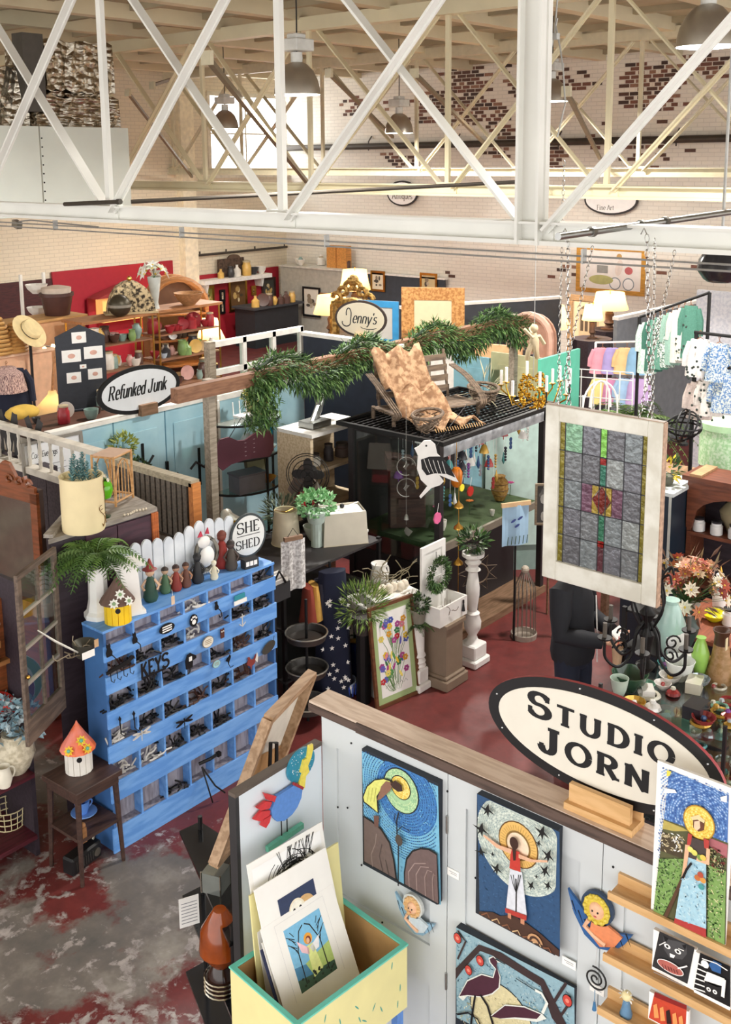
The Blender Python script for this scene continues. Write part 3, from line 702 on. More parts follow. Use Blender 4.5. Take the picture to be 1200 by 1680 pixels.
# nails and price cards on the doors
for px,py in((577,1219),(555,1324),(571,1325),(594,1419),(628,1513),(781,1440),(942,1490),(1007,1422),(735,1298)):
 q=spot(px,py,X=XS);b=B();b.sph((q.x-XS-.002,q.y,q.z),.005,IRON,6,4);b.build('nail_head',sw)
CARDS=[(736,1425,'white price card on the partition between the first two paintings'),(926,1572,'white price card under the corner of the bird circle painting'),(972,1615,'white price card beside the black spiral hook')]
for px,py,lb in CARDS:
 q=spot(px+8,py+8,X=XS-.003);b=B();b.bx(-.001,.001,-.03,.03,-.018,.018,PAPER)
 b.bx(-.0016,-.0008,-.02,.02,.004,.006,mat('#8a8a90'));b.bx(-.0016,-.0008,-.02,.012,-.004,-.002,mat('#8a8a90'));tag(b.build('price_card',None,q),lb,'card')
class Paint:
 """flat picture built of colour shapes on the plane x=X (or y=Y), corner points given as they show in the photo"""
 def __init__(s,b,loc,X=None,Y=None,sc=1.0,ox=0,oy=0,step=.0006):
  s.b,s.loc,s.X,s.Y,s.sc,s.ox,s.oy,s.k,s.step=b,Vector(loc),X,Y,sc,ox,oy,0,step
 def P(s,x,y):
  q=spot(x/s.sc+s.ox,y/s.sc+s.oy,X=s.X,Y=s.Y);return q
 def put(s,q):
  o=s.step*s.k
  q=q-s.loc
  return(q.x-o,q.y,q.z)if s.X is not None else(q.x,q.y-o,q.z)
 def poly(s,pts,m):
  s.k+=1;s.b.poly([s.put(s.P(*p))for p in pts],m)
 def uv(s,p):
  q=s.P(*p);return(-q.y,q.z)if s.X is not None else(q.x,q.z)
 def at(s,u,z):return Vector((s.X,-u,z))if s.X is not None else Vector((u,s.Y,z))
 def disc(s,c,r,m,ry=None,n=24,a0=0,a1=360,new=True,inner=None,clip=None):
  u,z=s.uv(c);s.k+=1 if new else 0
  ry=ry or r
  for i in range(n):
   t0,t1=D(a0+(a1-a0)*i/n),D(a0+(a1-a0)*(i+1)/n)
   A=[(u+r*math.cos(t0),z+ry*math.sin(t0)),(u+r*math.cos(t1),z+ry*math.sin(t1))]
   f=inner or 0
   A+=[(u+f*r*math.cos(t1),z+f*ry*math.sin(t1)),(u+f*r*math.cos(t0),z+f*ry*math.sin(t0))]
   if not inner:A=A[:3]
   if clip:A=[(min(max(p[0],clip.b[0]),clip.b[1]),min(max(p[1],clip.b[2]),clip.b[3]))for p in A]
   s.b.poly([s.put(s.at(*a))for a in A],m)
 def dashes(s,c,r0,r1,nr,L,ms,clip,w=.004,a0=0,a1=360):
  u,z=s.uv(c);s.k+=1
  for j in range(nr):
   r=r0+(r1-r0)*j/max(1,nr-1);n=max(6,int(2*PI*r/L))
   for i in range(n):
    t=D(a0)+D(a1-a0)*(i+(j%2)*.5)/n;dt=.36*D(a1-a0)/n
    A=[(u+(r+e)*math.cos(t+f),z+(r+e)*math.sin(t+f))for e,f in((-w/2,-dt),(-w/2,dt),(w/2,dt),(w/2,-dt))]
    if all(clip(*a)for a in A):s.b.poly([s.put(s.at(*a))for a in A],rnd.choice(ms))
 def specks(s,region,n,size,ms,clip=None,ex=1):
  s.k+=1
  us=[s.uv(p)for p in region];u0,u1=min(a[0]for a in us),max(a[0]for a in us);z0,z1=min(a[1]for a in us),max(a[1]for a in us)
  def inside(u,z):
   c=False;j=len(us)-1
   for i in range(len(us)):
    if(us[i][1]>z)!=(us[j][1]>z)and u<(us[j][0]-us[i][0])*(z-us[i][1])/(us[j][1]-us[i][1])+us[i][0]:c=not c
    j=i
   return c
  for _ in range(n*3):
   if n<=0:break
   u,z=rnd.uniform(u0,u1),rnd.uniform(z0,z1)
   if not inside(u,z)or(clip and not clip(u,z)):continue
   n-=1;a=rnd.uniform(0,PI);r=size*rnd.uniform(.6,1.2)
   A=[(u+r*ex*math.cos(a),z+r*ex*math.sin(a)),(u-r*.35*math.sin(a),z+r*.35*math.cos(a)),(u-r*ex*math.cos(a),z-r*ex*math.sin(a)),(u+r*.35*math.sin(a),z-r*.35*math.cos(a))]
   s.b.poly([s.put(s.at(*q))for q in A],rnd.choice(ms))
 def line(s,pts,w,m):
  us=[s.uv(p)for p in pts];L,R=ribbon(us,w);s.k+=1
  for i in range(len(us)-1):
   s.b.poly([s.put(s.at(*a))for a in(L[i],R[i],R[i+1],L[i+1])],m)
def canvas(name,label,cat,x0px,y0px,x1px,zt,zb,edge,depth=.035,X=None):
 """stretched canvas on the studio partition; returns thing and face plane"""
 Xf=X or XS-depth
 ya,yb=spot(x0px,y0px,X=Xf).y,spot(x1px,y0px,X=Xf).y
 t=thing(name,label,cat,(Xf,(ya+yb)/2,zb))
 b=B();b.bx(0,depth,(ya-yb)/2,-(ya-yb)/2,0,zt-zb,edge);b.build('canvas',t)
 clip=lambda u,z:-ya+.004<u<-yb-.004 and zb+.004<z<zt-.004
 clip.b=(-ya+.003,-yb-.003,zb+.003,zt-.003)
 return t,Xf,clip
EDGE=mat('#1d2530',.6)
c_=lambda h:mat(h,.5,var=.08,scale=60)
BLUES=[c_(h)for h in('#2f6db4','#1f4e8c','#4d9ad0','#7fc0e0','#16396a')]
K=c_('#0b0c10')
# --- painting 1: figure in yellow bending over the tree
Xf=XS-.035
zt=spot(594,1228,X=Xf).z;zb=spot(600,1420,X=Xf).z
t,Xf,clip=canvas('mosaic_painting','mosaic painting of a figure in yellow bending from a cliff under a blue swirl','painting',594,1228,719,zt,zb,EDGE)
b=B();A=Paint(b,t.location,X=Xf,sc=3.53,ox=520,oy=1120)
A.poly([(262,396),(703,600),(720,1287),(280,1038)],c_('#78b8d6'));A.disc((520,660),.165,c_('#3f7cba'),.17,40,clip=clip)
A.dashes((500,650),.02,.30,24,.012,BLUES[:2]+BLUES[4:5],clip)
A.specks([(262,396),(703,600),(720,1287),(280,1038)],500,.006,[BLUES[3],BLUES[2]],clip)
A.disc((490,625),.098,K,.104,clip=clip);A.disc((490,625),.093,c_('#a9cf9f'),.099,clip=clip);A.dashes((490,625),.062,.09,4,.01,[c_('#8fbf90'),c_('#cfe3b0')],clip)
A.disc((490,605),.055,K);A.disc((490,605),.051,c_('#f0d668'));A.dashes((490,605),.015,.047,5,.01,[c_('#e2b94a'),c_('#f7e9a0')],clip)
A.poly([(276,1035),(274,765),(330,800),(380,840),(430,920),(455,1020),(470,1130),(478,1145)],K)
A.poly([(281,1030),(279,775),(328,808),(376,848),(424,925),(448,1022),(462,1130)],c_('#6b5a55'))
A.line([(330,1060),(322,990),(345,930),(352,870)],.004,c_('#8f7d76'));A.line([(390,1090),(370,1000),(385,930)],.004,c_('#463a38'));A.line([(425,1110),(405,1020)],.004,c_('#463a38'))
A.poly([(513,1165),(512,1090),(525,1010),(560,965),(610,950),(660,955),(706,985),(718,1280)],K)
A.poly([(520,1160),(520,1092),(533,1018),(566,973),(612,958),(656,963),(702,992),(712,1272)],c_('#6e5a58'))
for off in(0,45,95,140):A.line([(545+off,1175+off*.55),(540+off,1090+off*.3),(575+off*.8,1040+off*.4),(640+off*.4,1040+off*.5)],.004,c_('#a08a84'))
A.poly([(340,760),(372,765),(368,830),(345,825)],c_('#6b4a40'))
A.poly([(276,655),(300,590),(345,552),(400,545),(448,560),(430,620),(395,605),(365,655),(372,752),(320,715),(283,685)],K)
A.poly([(282,655),(305,595),(348,558),(400,551),(438,563),(425,610),(390,598),(358,650),(364,742),(322,706),(288,680)],c_('#dfe07a'))
for x in(305,325,345):A.line([(x,680),(x+12,600)],.003,c_('#b9b85a'))
A.poly([(388,590),(415,560),(455,572),(440,615),(385,665),(362,672)],c_('#8a6350'))
A.poly([(440,575),(470,555),(505,585),(512,618),(485,622),(455,600)],c_('#3a2118'))
A.line([(487,1165),(488,930),(480,860),(478,790),(490,740)],.007,K);A.line([(480,850),(510,820),(555,850)],.004,K);A.line([(482,820),(466,780),(470,745)],.004,K)
A.disc((492,900),.02,c_('#4a4038'),.026)
b.build('painted_image',t)
# --- painting 2: red figure with birds in a ring of light
Xp=XS-.035
zt=spot(783,1302,X=Xp).z;zb=spot(787,1501,X=Xp).z
t,Xp,clip=canvas('mosaic_painting','mosaic painting of a figure in red with arms spread among black birds','painting',783,1302,918,zt,zb,EDGE)
b=B();A=Paint(b,t.location,X=Xp,sc=3.82,ox=700,oy=1240)
A.poly([(318,238),(835,478),(838,1258),(335,990)],c_('#2d5078'))
A.specks([(330,620),(832,800),(838,1190),(335,960)],260,.007,[c_('#3b618c'),c_('#254468')],clip)
u0,z0=A.uv((578,565))
A.disc((585,560),.2,c_('#c4cfc6'),.205,48,clip=clip);A.dashes((585,560),.09,.2,15,.012,[c_('#dfe6dd'),c_('#a9b8b4'),c_('#93a6a8')],clip)
A.disc((578,555),.092,c_('#6b4a22'),.098);A.disc((578,555),.087,c_('#e3b869'),.093)
for i in range(40):
 a=i/40*2*PI;A.k+=0 if i else 1
 b.poly([A.put(A.at(u0+r*math.cos(a+e),z0+r*1.06*math.sin(a+e)))for r,e in((.062,-.01),(.083,-.01),(.083,.01),(.062,.01))],c_('#a87a35'))
A.disc((578,560),.058,c_('#8a6a35'),.062);A.disc((578,560),.05,c_('#f5dcc0'),.054)
A.poly([(335,985),(335,970),(420,975),(470,1000),(540,990),(640,1050),(720,1110),(838,1215),(838,1255)],c_('#4a3026'))
for k in range(7):A.line([(350+k*65,992+k*34),(385+k*65,980+k*36),(400+k*65,1010+k*36)],.005,c_('#d9b78a' if k%2 else '#8a5a40'))
for r in(.035,.026,.016):A.disc((690,1160),r,c_('#c99a70' if r!=.026 else '#4a3026'),clip=clip,a0=10,a1=180)
A.poly([(535,700),(610,720),(640,990),(510,950)],c_('#d9dde6'))
A.line([(573,970),(575,830),(572,760)],.006,K)
for dx in(-34,-18,16,30):A.line([(575,850),(574+dx*.6,790),(575+dx,735)],.003,K)
A.poly([(508,940),(642,988),(640,1020),(508,968)],c_('#b23a32'));A.poly([(525,970),(545,975),(545,1010),(525,1000)],c_('#c98a6a'));A.poly([(605,1005),(630,1012),(628,1045),(605,1035)],c_('#c98a6a'))
A.poly([(545,570),(600,590),(606,715),(536,690)],c_('#c0392f'))
A.poly([(375,478),(470,545),(550,572),(545,600),(455,562),(372,490)],c_('#e0b090'));A.poly([(595,600),(680,635),(775,640),(775,652),(670,652),(595,625)],c_('#e0b090'))
A.disc((566,532),.02,c_('#3a1f17'),.026);A.poly([(556,560),(580,560),(576,640),(562,640)],c_('#3a1f17'))
def pbird(x,y,s,a):
 ca,sa=math.cos(a),math.sin(a)
 A.poly([(x+(u*ca-v*sa)*s,y+(u*sa+v*ca)*s)for u,v in((-50,-18),(-12,-8),(0,-38),(10,-6),(48,20),(12,8),(14,40),(-2,14),(-16,34),(-10,6))],K)
for x,y,s,a in((400,325,1.1,.2),(362,445,1.2,.2),(362,585,.85,-.1),(435,600,.45,0),(460,690,1.0,.3),(745,462,1.2,.3),(725,530,.6,.2),(785,605,1.1,.4),(765,700,1.0,.5),(712,735,.4,0),(680,790,.8,.5),(785,790,.8,.3)):pbird(x,y,s,a)
b.build('painted_image',t)
# --- painting 3: two cranes
zt=spot(750,1521,X=Xp).z;zb=zt-.62
t,Xp,clip=canvas('mosaic_painting','mosaic painting of two dark cranes with red flowers, at the bottom edge','painting',749,1521,943,zt,zb,EDGE)
b=B();A=Paint(b,t.location,X=Xp,sc=3.82,ox=700,oy=1240)
full=[(186,1075),(928,1455),(932,1995),(190,1640)]
A.poly(full,c_('#8fb0bd'));A.specks(full,900,.007,[c_('#6d97ab'),c_('#b5c8cc'),c_('#4c7188')],clip)
A.disc((470,1640),.155,c_('#2a2f38'),.155,40,clip=clip);A.disc((470,1640),.15,c_('#d9cfa4'),.15,40,clip=clip);A.specks([(300,1420),(700,1560),(720,1900),(200,1660)],350,.006,[c_('#ece4bf'),c_('#b9b184')],clip)
BR=c_('#3a2b2c')
A.poly([(186,1330),(330,1180),(470,1230),(640,1340),(740,1400),(800,1520),(880,1680),(880,1760),(790,1640),(720,1440),(560,1340),(420,1250),(340,1220),(230,1340),(186,1400)],BR)
A.line([(790,1560),(840,1480),(880,1420)],.012,BR);A.line([(850,1620),(890,1560),(905,1500)],.01,BR);A.line([(200,1270),(250,1160),(200,1090)],.008,BR)
CR=c_('#4a2434')
A.poly([(205,1505),(260,1400),(350,1360),(420,1380),(435,1330),(400,1290),(395,1262),(425,1250),(455,1280),(480,1290),(450,1290),(440,1300),(470,1380),(465,1450),(420,1490),(350,1510),(260,1500),(235,1530)],c_('#e6e9e2'))
A.poly([(212,1500),(264,1408),(352,1368),(425,1388),(442,1330),(407,1288),(402,1267),(425,1256),(450,1284),(446,1310),(464,1382),(458,1446),(416,1482),(350,1502),(262,1494)],CR)
A.line([(425,1262),(500,1300)],.004,K)
A.line([(312,1495),(300,1570),(285,1680)],.009,K);A.line([(345,1490),(390,1560),(425,1680)],.011,K)
A.poly([(410,1620),(500,1550),(620,1560),(735,1610),(760,1640),(700,1660),(560,1640),(470,1640)],c_('#e6e9e2'));A.poly([(415,1625),(500,1558),(620,1568),(725,1612),(700,1640),(560,1630),(470,1638)],CR)
A.line([(735,1605),(765,1540),(730,1480),(690,1460)],.012,c_('#e6e9e2'));A.line([(690,1460),(570,1385)],.004,K)
A.line([(200,1610),(270,1600),(330,1640),(350,1680)],.008,K)
for x,y,r in((205,1133,.02),(348,1272,.02),(277,1330,.019),(898,1518,.022)):A.disc((x,y),r,K,r*1.25);A.disc((x,y),r*.86,c_('#c8453c'),r*1.08);A.disc((x,y),r*.4,c_('#e88a78'))
b.build('painted_image',t)
# --- winged wall figures: half-moon plaques
def plaque(px,py,name,label,wing,hair,dress,s=1.0,up=True):
 q=spot(px,py,X=XS-.012)
 t=thing(name,label,'wall ornament',q,-PI/2,group=None)
 W=c_(wing);H=c_(hair);DR=c_(dress);SK=c_('#e8b894')
 b=B()
 b.prism([(x*s,z*s)for x,z in((-.115,.045),(-.06,.0),(0,-.03),(.05,-.035),(.115,-.01),(.09,-.055),(.05,-.1),(0,-.115),(-.05,-.09),(-.09,-.03))],-.008,.004,W)
 for i in range(9):
  x=-.1+i*.024;b.prism([(x*s,(.01-.07*math.sin(i*.35))*s),((x+.004)*s,(.012-.07*math.sin(i*.35))*s),((x+.02)*s,(-.03-.06*math.sin(i*.35))*s)],-.0095,-.008,K)
 b.build('wing',t)
 b=B();b.prism(ell(-.005*s,.03*s,.056*s,.058*s),-.016,0,c_('#2b3f5a')if s>1 else c_('#cfd3d0'));b.build('halo',t)
 b=B();b.prism(ell(-.005*s,.028*s,.046*s,.05*s),-.02,-.016,H)
 for i in range(12):a=i/12*2*PI;b.sph(((-.005+.04*math.cos(a))*s,-.02,(.028+.044*math.sin(a))*s),.009*s,H,6,4)
 b.build('hair',t)
 b=B();b.sph((-.004*s,-.02,.025*s),.026*s,SK,10,8,(1,.5,1.15));b.sph((-.013*s,-.034,.028*s),.0035*s,K,6,4);b.sph((.006*s,-.034,.028*s),.0035*s,K,6,4);b.sph((-.003*s,-.034,.012*s),.004*s,c_('#c0504a'),6,4,(1.6,.5,.6));b.build('face',t,smooth=True)
 b=B();b.prism([(x*s,z*s)for x,z in((-.02,-.01),(.03,-.012),(.085,-.03),(.06,-.075),(.01,-.1),(-.03,-.07))],-.016,-.006,DR);b.build('dress',t)
 b=B();b.tube([(-.03*s,-.018,-.02*s),(-.045*s,-.018,-.05*s),(-.01*s,-.018,-.07*s),(.03*s,-.018,-.082*s)],.008*s,SK);b.build('arm',t)
 return t
plaque(682,1494,'angel_plaque','small pale-winged angel plaque below the first mosaic painting','#8fb4cc','#d9b07a','#c9d6de',.95)
plaque(985,1502,'winged_plaque','blue winged figure plaque with yellow curls and orange dress','#2f5f9a','#d8c24a','#e08a5e',1.18)
# spiral hook with tassel
q=spot(978,1605,X=XS-.02)
t=thing('spiral_hook','black iron spiral hook with a blue tassel on the partition','hook',q,-PI/2)
b=B();pts=[]
for i in range(46):a=i*.32;r=.006+.0022*i*.95/2.1;pts.append((r*math.cos(a),-.004,r*math.sin(a)))
b.tube(pts,.0035,IRON,6);b.build('spiral',t)
b=B();b.tube([(0,-.004,.055),(0,-.004,.1),(.004,-.004,.14)],.0012,mat('#c8c8c8'));b.build('cord',t)
b=B();b.cyl((0,-.004,-.05),(0,-.004,-.1),.002,mat('#8aa8c0'),6);b.cyl((0,-.004,-.1),(0,-.004,-.135),.004,mat('#3f78a8'),8,.009);b.build('tassel',t)
# --- picture ledges
LEDGE=wood('#d9b07c','#cda26c',.5,(14,2,14))
def ledge(pxl,pyl,ytop,label):
 """left front lower corner as seen"""
 q=spot(pxl,pyl,X=XS-.09)
 t=thing('picture_ledge',label,'shelf',(XS,q.y,q.z),group='pine picture ledges')
 b=B();b.bx(-.09,0,-1.2,0,0,.016,LEDGE);b.build('shelf',t)
 b=B();b.bx(-.094,-.082,-1.2,0,0,.03,LEDGE);b.build('lip',t)
 b=B();b.bx(-.014,0,-1.2,0,.016,.06,LEDGE);b.build('back_rail',t)
 return q
l1=ledge(998,1474,0,'topmost pine picture ledge, holding the large garden print')
l2=ledge(990,1575,0,'middle pine picture ledge, holding two cat prints')
l3=ledge(981,1662,0,'lowest pine picture ledge, at the bottom right corner')
# framed print: woman in a garden
q0=spot(1068,1500,X=XS-.07)
Xp=XS-.075
ya,yb=spot(1068,1500,X=Xp).y,spot(1190,1545,X=Xp).y
zb=l1 .z+.018;zt=spot(1092,1252,X=Xp).z
t=thing('garden_print','large print of a woman in straw hat and blue apron in a garden','print',(Xp,(ya+yb)/2,zb))
b=B();b.bx(0,.012,(ya-yb)/2,-(ya-yb)/2,0,zt-zb,PAPER);b.build('mount',t)
b=B();A=Paint(b,t.location,X=Xp-.001,sc=3.817,ox=900,oy=1240)
clip=lambda u,z:-ya+.014<u<-yb-.014 and zb+.014<z<zt-.014
def clipq(pts):return pts
GRN=[c_(h)for h in('#4f7a3a','#7fa35a','#a9c08a','#2f4a28')]
L=lambda y:755-(y-80)*(755-655)/(1000-80)+4
R_=1140
A.poly([(L(85),85),(1132,245),(1108,1180),(L(985),985)],c_('#4f78b8'))
A.dashes((955,420),.02,.24,26,.01,[c_('#7fa6d8'),c_('#36599a'),c_('#a9c4e6')],clip,.0045)
A.poly([(L(395),395),(850,440),(1128,545),(1120,700),(1112,1178),(L(985),985)],c_('#5a5a3a'))
A.poly([(L(400),400),(850,452),(880,470),(790,470),(L(455),455)],c_('#b9a85a'));A.poly([(1010,510),(1126,555),(1122,640),(1010,560)],c_('#b06a70'))
A.poly([(L(470),470),(850,540),(840,640),(L(590),590)],c_('#4a3f2c'));A.specks([(L(470),470),(850,500),(840,600),(L(590),590)],60,.008,[PAPER,c_('#d9c9a0')],clip)
A.poly([(L(640),640),(860,640),(830,780),(720,1000),(L(975),975)],GRN[1]);A.poly([(1010,680),(1118,720),(1108,1178),(1000,1125)],GRN[1])
A.specks([(L(640),640),(860,640),(830,780),(720,1000),(L(975),975)],240,.006,GRN,clip);A.specks([(1000,600),(1118,640),(1108,1178),(1000,1125)],260,.006,GRN+[c_('#d9d3a0')],clip)
A.specks([(1020,560),(1122,600),(1118,760),(1020,680)],60,.007,[c_('#3a2f26'),c_('#c9b98a'),c_('#8a3f3a')],clip)
A.line([(850,755),(740,1000)],.012,c_('#5a3f2c'))
A.poly([(750,85),(778,92),(768,118),(748,122)],c_('#f2dc5a'));A.poly([(735,195),(800,205),(812,225),(735,225)],PAPER);A.poly([(1085,250),(1128,240),(1126,285),(1090,275)],PAPER)
A.disc((952,410),.056,c_('#b98a2a'),.062);A.disc((952,410),.052,c_('#f0d060'),.058);A.dashes((952,410),.02,.048,4,.008,[c_('#e0b040'),c_('#f8e898')],clip)
A.poly([(915,385),(950,370),(990,400),(985,455),(950,465),(918,440)],c_('#6a3f2c'));A.poly([(925,400),(958,395),(962,440),(940,460),(922,440)],c_('#f0c8a8'))
A.poly([(905,372),(950,358),(992,395),(985,410),(945,388),(912,392)],c_('#e6d3a0'))
A.poly([(805,1000),(998,1068),(1000,1125),(795,1040)],c_('#b03a38'))
A.poly([(880,620),(1000,660),(1000,1070),(806,1002),(830,850)],c_('#a9d0e0'));A.specks([(880,620),(1000,660),(1000,1070),(806,1002),(830,850)],150,.007,[c_('#c6e2ec'),c_('#8fbcd4')],clip)
A.poly([(895,490),(1012,530),(1010,660),(885,620)],c_('#4a3f3c'));A.poly([(888,470),(915,480),(905,540),(880,560)],c_('#b5403a'));A.poly([(985,500),(1020,515),(1018,580),(990,560)],c_('#b5403a'))
A.poly([(872,540),(900,545),(880,690),(868,750),(848,740),(862,640)],c_('#e8b894'));A.poly([(1005,560),(1028,570),(1022,670),(940,640),(945,620),(1000,640)],c_('#e8b894'))
for x,y,h in((905,570,'#f2e27a'),(930,590,'#dcd86a'),(965,620,'#7f9a4a'),(985,620,'#e6c85a'),(950,745,'#c0703a'),(985,760,'#d99a4a'),(970,725,'#b5503a'),(975,800,'#4a9a9a')):A.disc((x,y),.011,c_(h),n=10)
A.line([(860,745),(885,690),(915,650)],.008,K)
b.build('printed_image',t)
# cat prints
def catprint(name,label,pxl,pyb,pxr,pyt,drawfn,led,sc=3.817):
 Xp=XS-.072;ya,yb=spot(pxl,pyb,X=Xp).y,spot(pxr,pyb,X=Xp).y;zb=max(led.z+.017,spot(pxl,pyb+1,X=Xp).z-.004);zt=spot(pxl,pyt,X=Xp).z
 t=thing(name,label,'print',(Xp,(ya+yb)/2,zb))
 b=B();b.bx(0,.016,(ya-yb)/2,-(ya-yb)/2,0,zt-zb,PAPER);b.build('mount',t)
 b=B();A=Paint(b,t.location,X=Xp-.001,sc=sc,ox=900,oy=1240);drawfn(A);b.build('printed_image',t)
def cat1(A):
 A.poly([(698,1098),(918,1200),(872,1428),(652,1318)],c_('#2a2a2c'))
 A.poly([(722,1122),(760,1150),(810,1160),(868,1180),(870,1240),(840,1275),(760,1260),(725,1210)],c_('#4a4a4c'));A.poly([(722,1122),(755,1145),(735,1170)],K);A.poly([(868,1178),(840,1185),(860,1215)],K)
 for x,y in((748,1190),(815,1222)):A.disc((x,y),.012,PAPER,.009);A.disc((x,y),.005,K)
 A.poly([(765,1230),(800,1245),(790,1262),(768,1255)],PAPER);A.line([(700,1180),(740,1160)],.003,PAPER);A.line([(820,1200),(855,1215)],.003,PAPER)
 A.disc((770,1318),.05,PAPER,.022);A.disc((770,1318),.047,c_('#b5645a'),.019)
 for k in range(6):A.line([(720+k*18,1295+k*7),(730+k*18,1325+k*6)],.003,c_('#6a2f2c'))
 A.line([(820,1320),(880,1305)],.005,PAPER);A.line([(670,1340),(860,1430)],.003,c_('#8a8a8a'))
catprint('cat_print','black print of a scowling cat behind a red bowl',1070,1587,1141,1523,cat1,l2)
def cat2(A):
 A.poly([(952,1232),(1142,1318),(1142,1575),(912,1460)],K)
 for k in range(6):A.line([(940-k*5,1300+k*30),(1000,1328+k*30)],.005,PAPER)
 A.disc((985,1300),.014,PAPER);A.poly([(1010,1300),(1040,1275),(1090,1300),(1085,1360),(1030,1340)],c_('#2f5f9a'));A.poly([(1000,1345),(1110,1390),(1105,1440),(980,1400)],PAPER)
 A.poly([(985,1400),(1015,1420),(1060,1440),(1100,1440),(1090,1500),(1030,1510),(985,1470)],c_('#1c1c1e'))
 for x,y in((1010,1455),(1050,1470)):A.disc((x,y),.008,PAPER);A.disc((x,y),.003,K)
 A.line([(970,1260),(1060,1290),(1130,1335)],.004,PAPER);A.line([(1110,1390),(1100,1500)],.012,PAPER)
catprint('cat_print','black and white print of a black cat with a blue cap, beside the bowl print',1139,1625,1200,1560,cat2,l2)
def cat3(A):
 A.poly([(668,1478),(868,1562),(858,1760),(630,1640)],c_('#c8452c'));A.poly([(668,1478),(868,1562),(866,1590),(665,1508)],c_('#8a1f1c'))
 for k in range(5):A.poly([(660+k*40,1560+k*18),(682+k*40,1550+k*18),(695+k*40,1640+k*18),(665+k*40,1640+k*18)],c_('#f09a5a' if k!=2 else '#2a1412'))
catprint('red_print','small red print with orange dancing figures on the lowest ledge',1064,1668,1130,1625,cat3,l3)
# small stone figure on the lowest ledge
q=spot(1028,1655,X=XS-.05)
t=thing('glass_figurine','small blue and white lion-faced figurine on the lowest ledge','figurine',(XS-.05,q.y,l3 .z+.016),-PI/2)
b=B();b.lathe([(.022,0),(.024,.01),(.018,.03),(.014,.055),(.012,.07)],c_('#5f86a8'),12);b.build('body',t,smooth=True)
b=B();b.sph((0,0,.085),.02,c_('#e6d9a8'));b.build('head',t,smooth=True)
b=B()
for i in range(10):a=i/10*2*PI;b.leaf((.016*math.cos(a),-.006,.085+.016*math.sin(a)),(math.cos(a),-.1,math.sin(a)),.016,.01,PAPER)
b.build('mane',t)
# pine holder block that carries the sign, on the cap
q=spot(985,1345,Z=2.075)
t=thing('sign_holder','pine holder block standing on the partition cap under the oval sign','holder',(3.3,q.y,2.075))
b=B();b.bx(-.05,.05,-.14,.14,0,.028,LEDGE);b.build('base',t)
b=B();b.bx(-.03,-.008,-.12,.13,.028,.1,LEDGE);b.build('front_board',t)
b=B();b.bx(.024,.042,-.14,.14,.028,.11,LEDGE);b.build('back_board',t)
# oval sign
t=thing('oval_sign','large cream oval sign with black rim lettered STUDIO JORN','sign',(3.315,1.705,2.347),-PI/2)
b=B();b.prism(ell(0,0,.487,.219,64),0,.016,BLACK,mat('#a8454a'));b.build('rim',t)
b=B();b.prism(ell(0,0,.437,.178,64),-.002,0,mat('#e2ddd0',.5,var=.03));b.build('face',t)
b=B();lettering(b,'STUDIO',-.3,.022,.098,K,-.003,.29,.15,.12,sx=1.36,caps=.8,sp=.14)
lettering(b,'JORN',-.245,-.115,.108,K,-.003,.28,.15,.12,sx=1.36,caps=.8,sp=.14);b.build('lettering',t)
b=B()
for a in(62,100,25,165,205,250,300):b=B();b.sph((.463*math.cos(D(a)),-.001,.2*math.sin(D(a))),.004,metal('#c8c8c8'),6,4);b.build('screw',t)
# ---------------------------------------------------------------- short bird panel and print box
YB=3.08
t=thing('bird_panel','low white panel with a dark capped top forming the booth corner','partition',(0,YB,0))
b=B();b.bx(2.755,3.275,0,.03,0,1.845,DOORWHITE);b.build('panel',t)
b=B();b.bx(2.735,3.275,-.004,.04,1.845,1.862,mat('#5b5048',.7));b.build('cap',t)
b=B();b.bx(2.735,2.755,-.004,.04,0,1.845,mat('#2b2a2c',.6));b.build('end_post',t)
# goose made of painted wood
t=thing('wooden_goose','blue wooden goose with yellow neck, red tail and starry halo on the panel','wall ornament',(0,YB-.012,0))
def flatpart(name,pts,h,y0=-.012,y1=0.0,sc=4.0,ox=300,oy=1080,parent=None,more=None):
 b=B();pp=[spot(x/sc+ox,y/sc+oy,Y=YB)for x,y in pts]
 b.prism([(p.x,p.z)for p in pp],y0,y1,c_(h))
 if more:more(b)
 return b.build(name,parent or t)
flatpart('halo',[(760+88*math.cos(a)*math.cos(-.25)-108*math.sin(a)*.2,690+112*math.sin(a)-30*math.cos(a))for a in[i/24*2*PI for i in range(24)]],'#2a8aa8',-.006,.006)
flatpart('neck',[(735,815),(760,745),(745,735),(765,655),(790,640),(800,560),(826,548),(828,580),(815,640),(795,690),(802,730),(780,760),(772,840)],'#f0dc5a',-.016,-.006)
flatpart('collar',[(705,800),(765,830),(758,848),(700,818)],'#a02c34',-.018,-.006)
flatpart('body',[(700,820),(757,848),(750,900),(725,960),(690,1010),(640,1050),(590,1055),(560,1020),(552,980),(575,930),(590,890),(640,860)],'#5f8fd8',-.016)
for pts in([(510,872),(545,880),(595,895),(575,930),(530,915)],[(458,968),(520,925),(560,930),(545,970),(490,985)],[(440,1045),(490,990),(548,985),(545,1015),(480,1055)],[(490,1085),(505,1045),(555,1015),(545,1060),(520,1100)]):flatpart('tail_feather',pts,'#d23a3f',-.014)
for x in(628,665):
 b=B();a,c=spot(x/4+300,1040/4+1080,Y=YB),spot((x+3)/4+300,1155/4+1080,Y=YB);b.tube([(a.x,-.006,a.z),(c.x,-.006,c.z),(c.x+.012,-.008,c.z-.012)],.0028,IRON);b.build('leg',t)
b=B()
for i in range(60):
 a=rnd.uniform(0,2*PI);r=math.sqrt(rnd.random())*.9
 p=spot((762+80*r*math.cos(a))/4+300,(690+105*r*math.sin(a))/4+1080,Y=YB);b.sph((p.x,-.007,p.z),.0018,PAPER,5,3)
b.build('dots',t,kind='stuff')
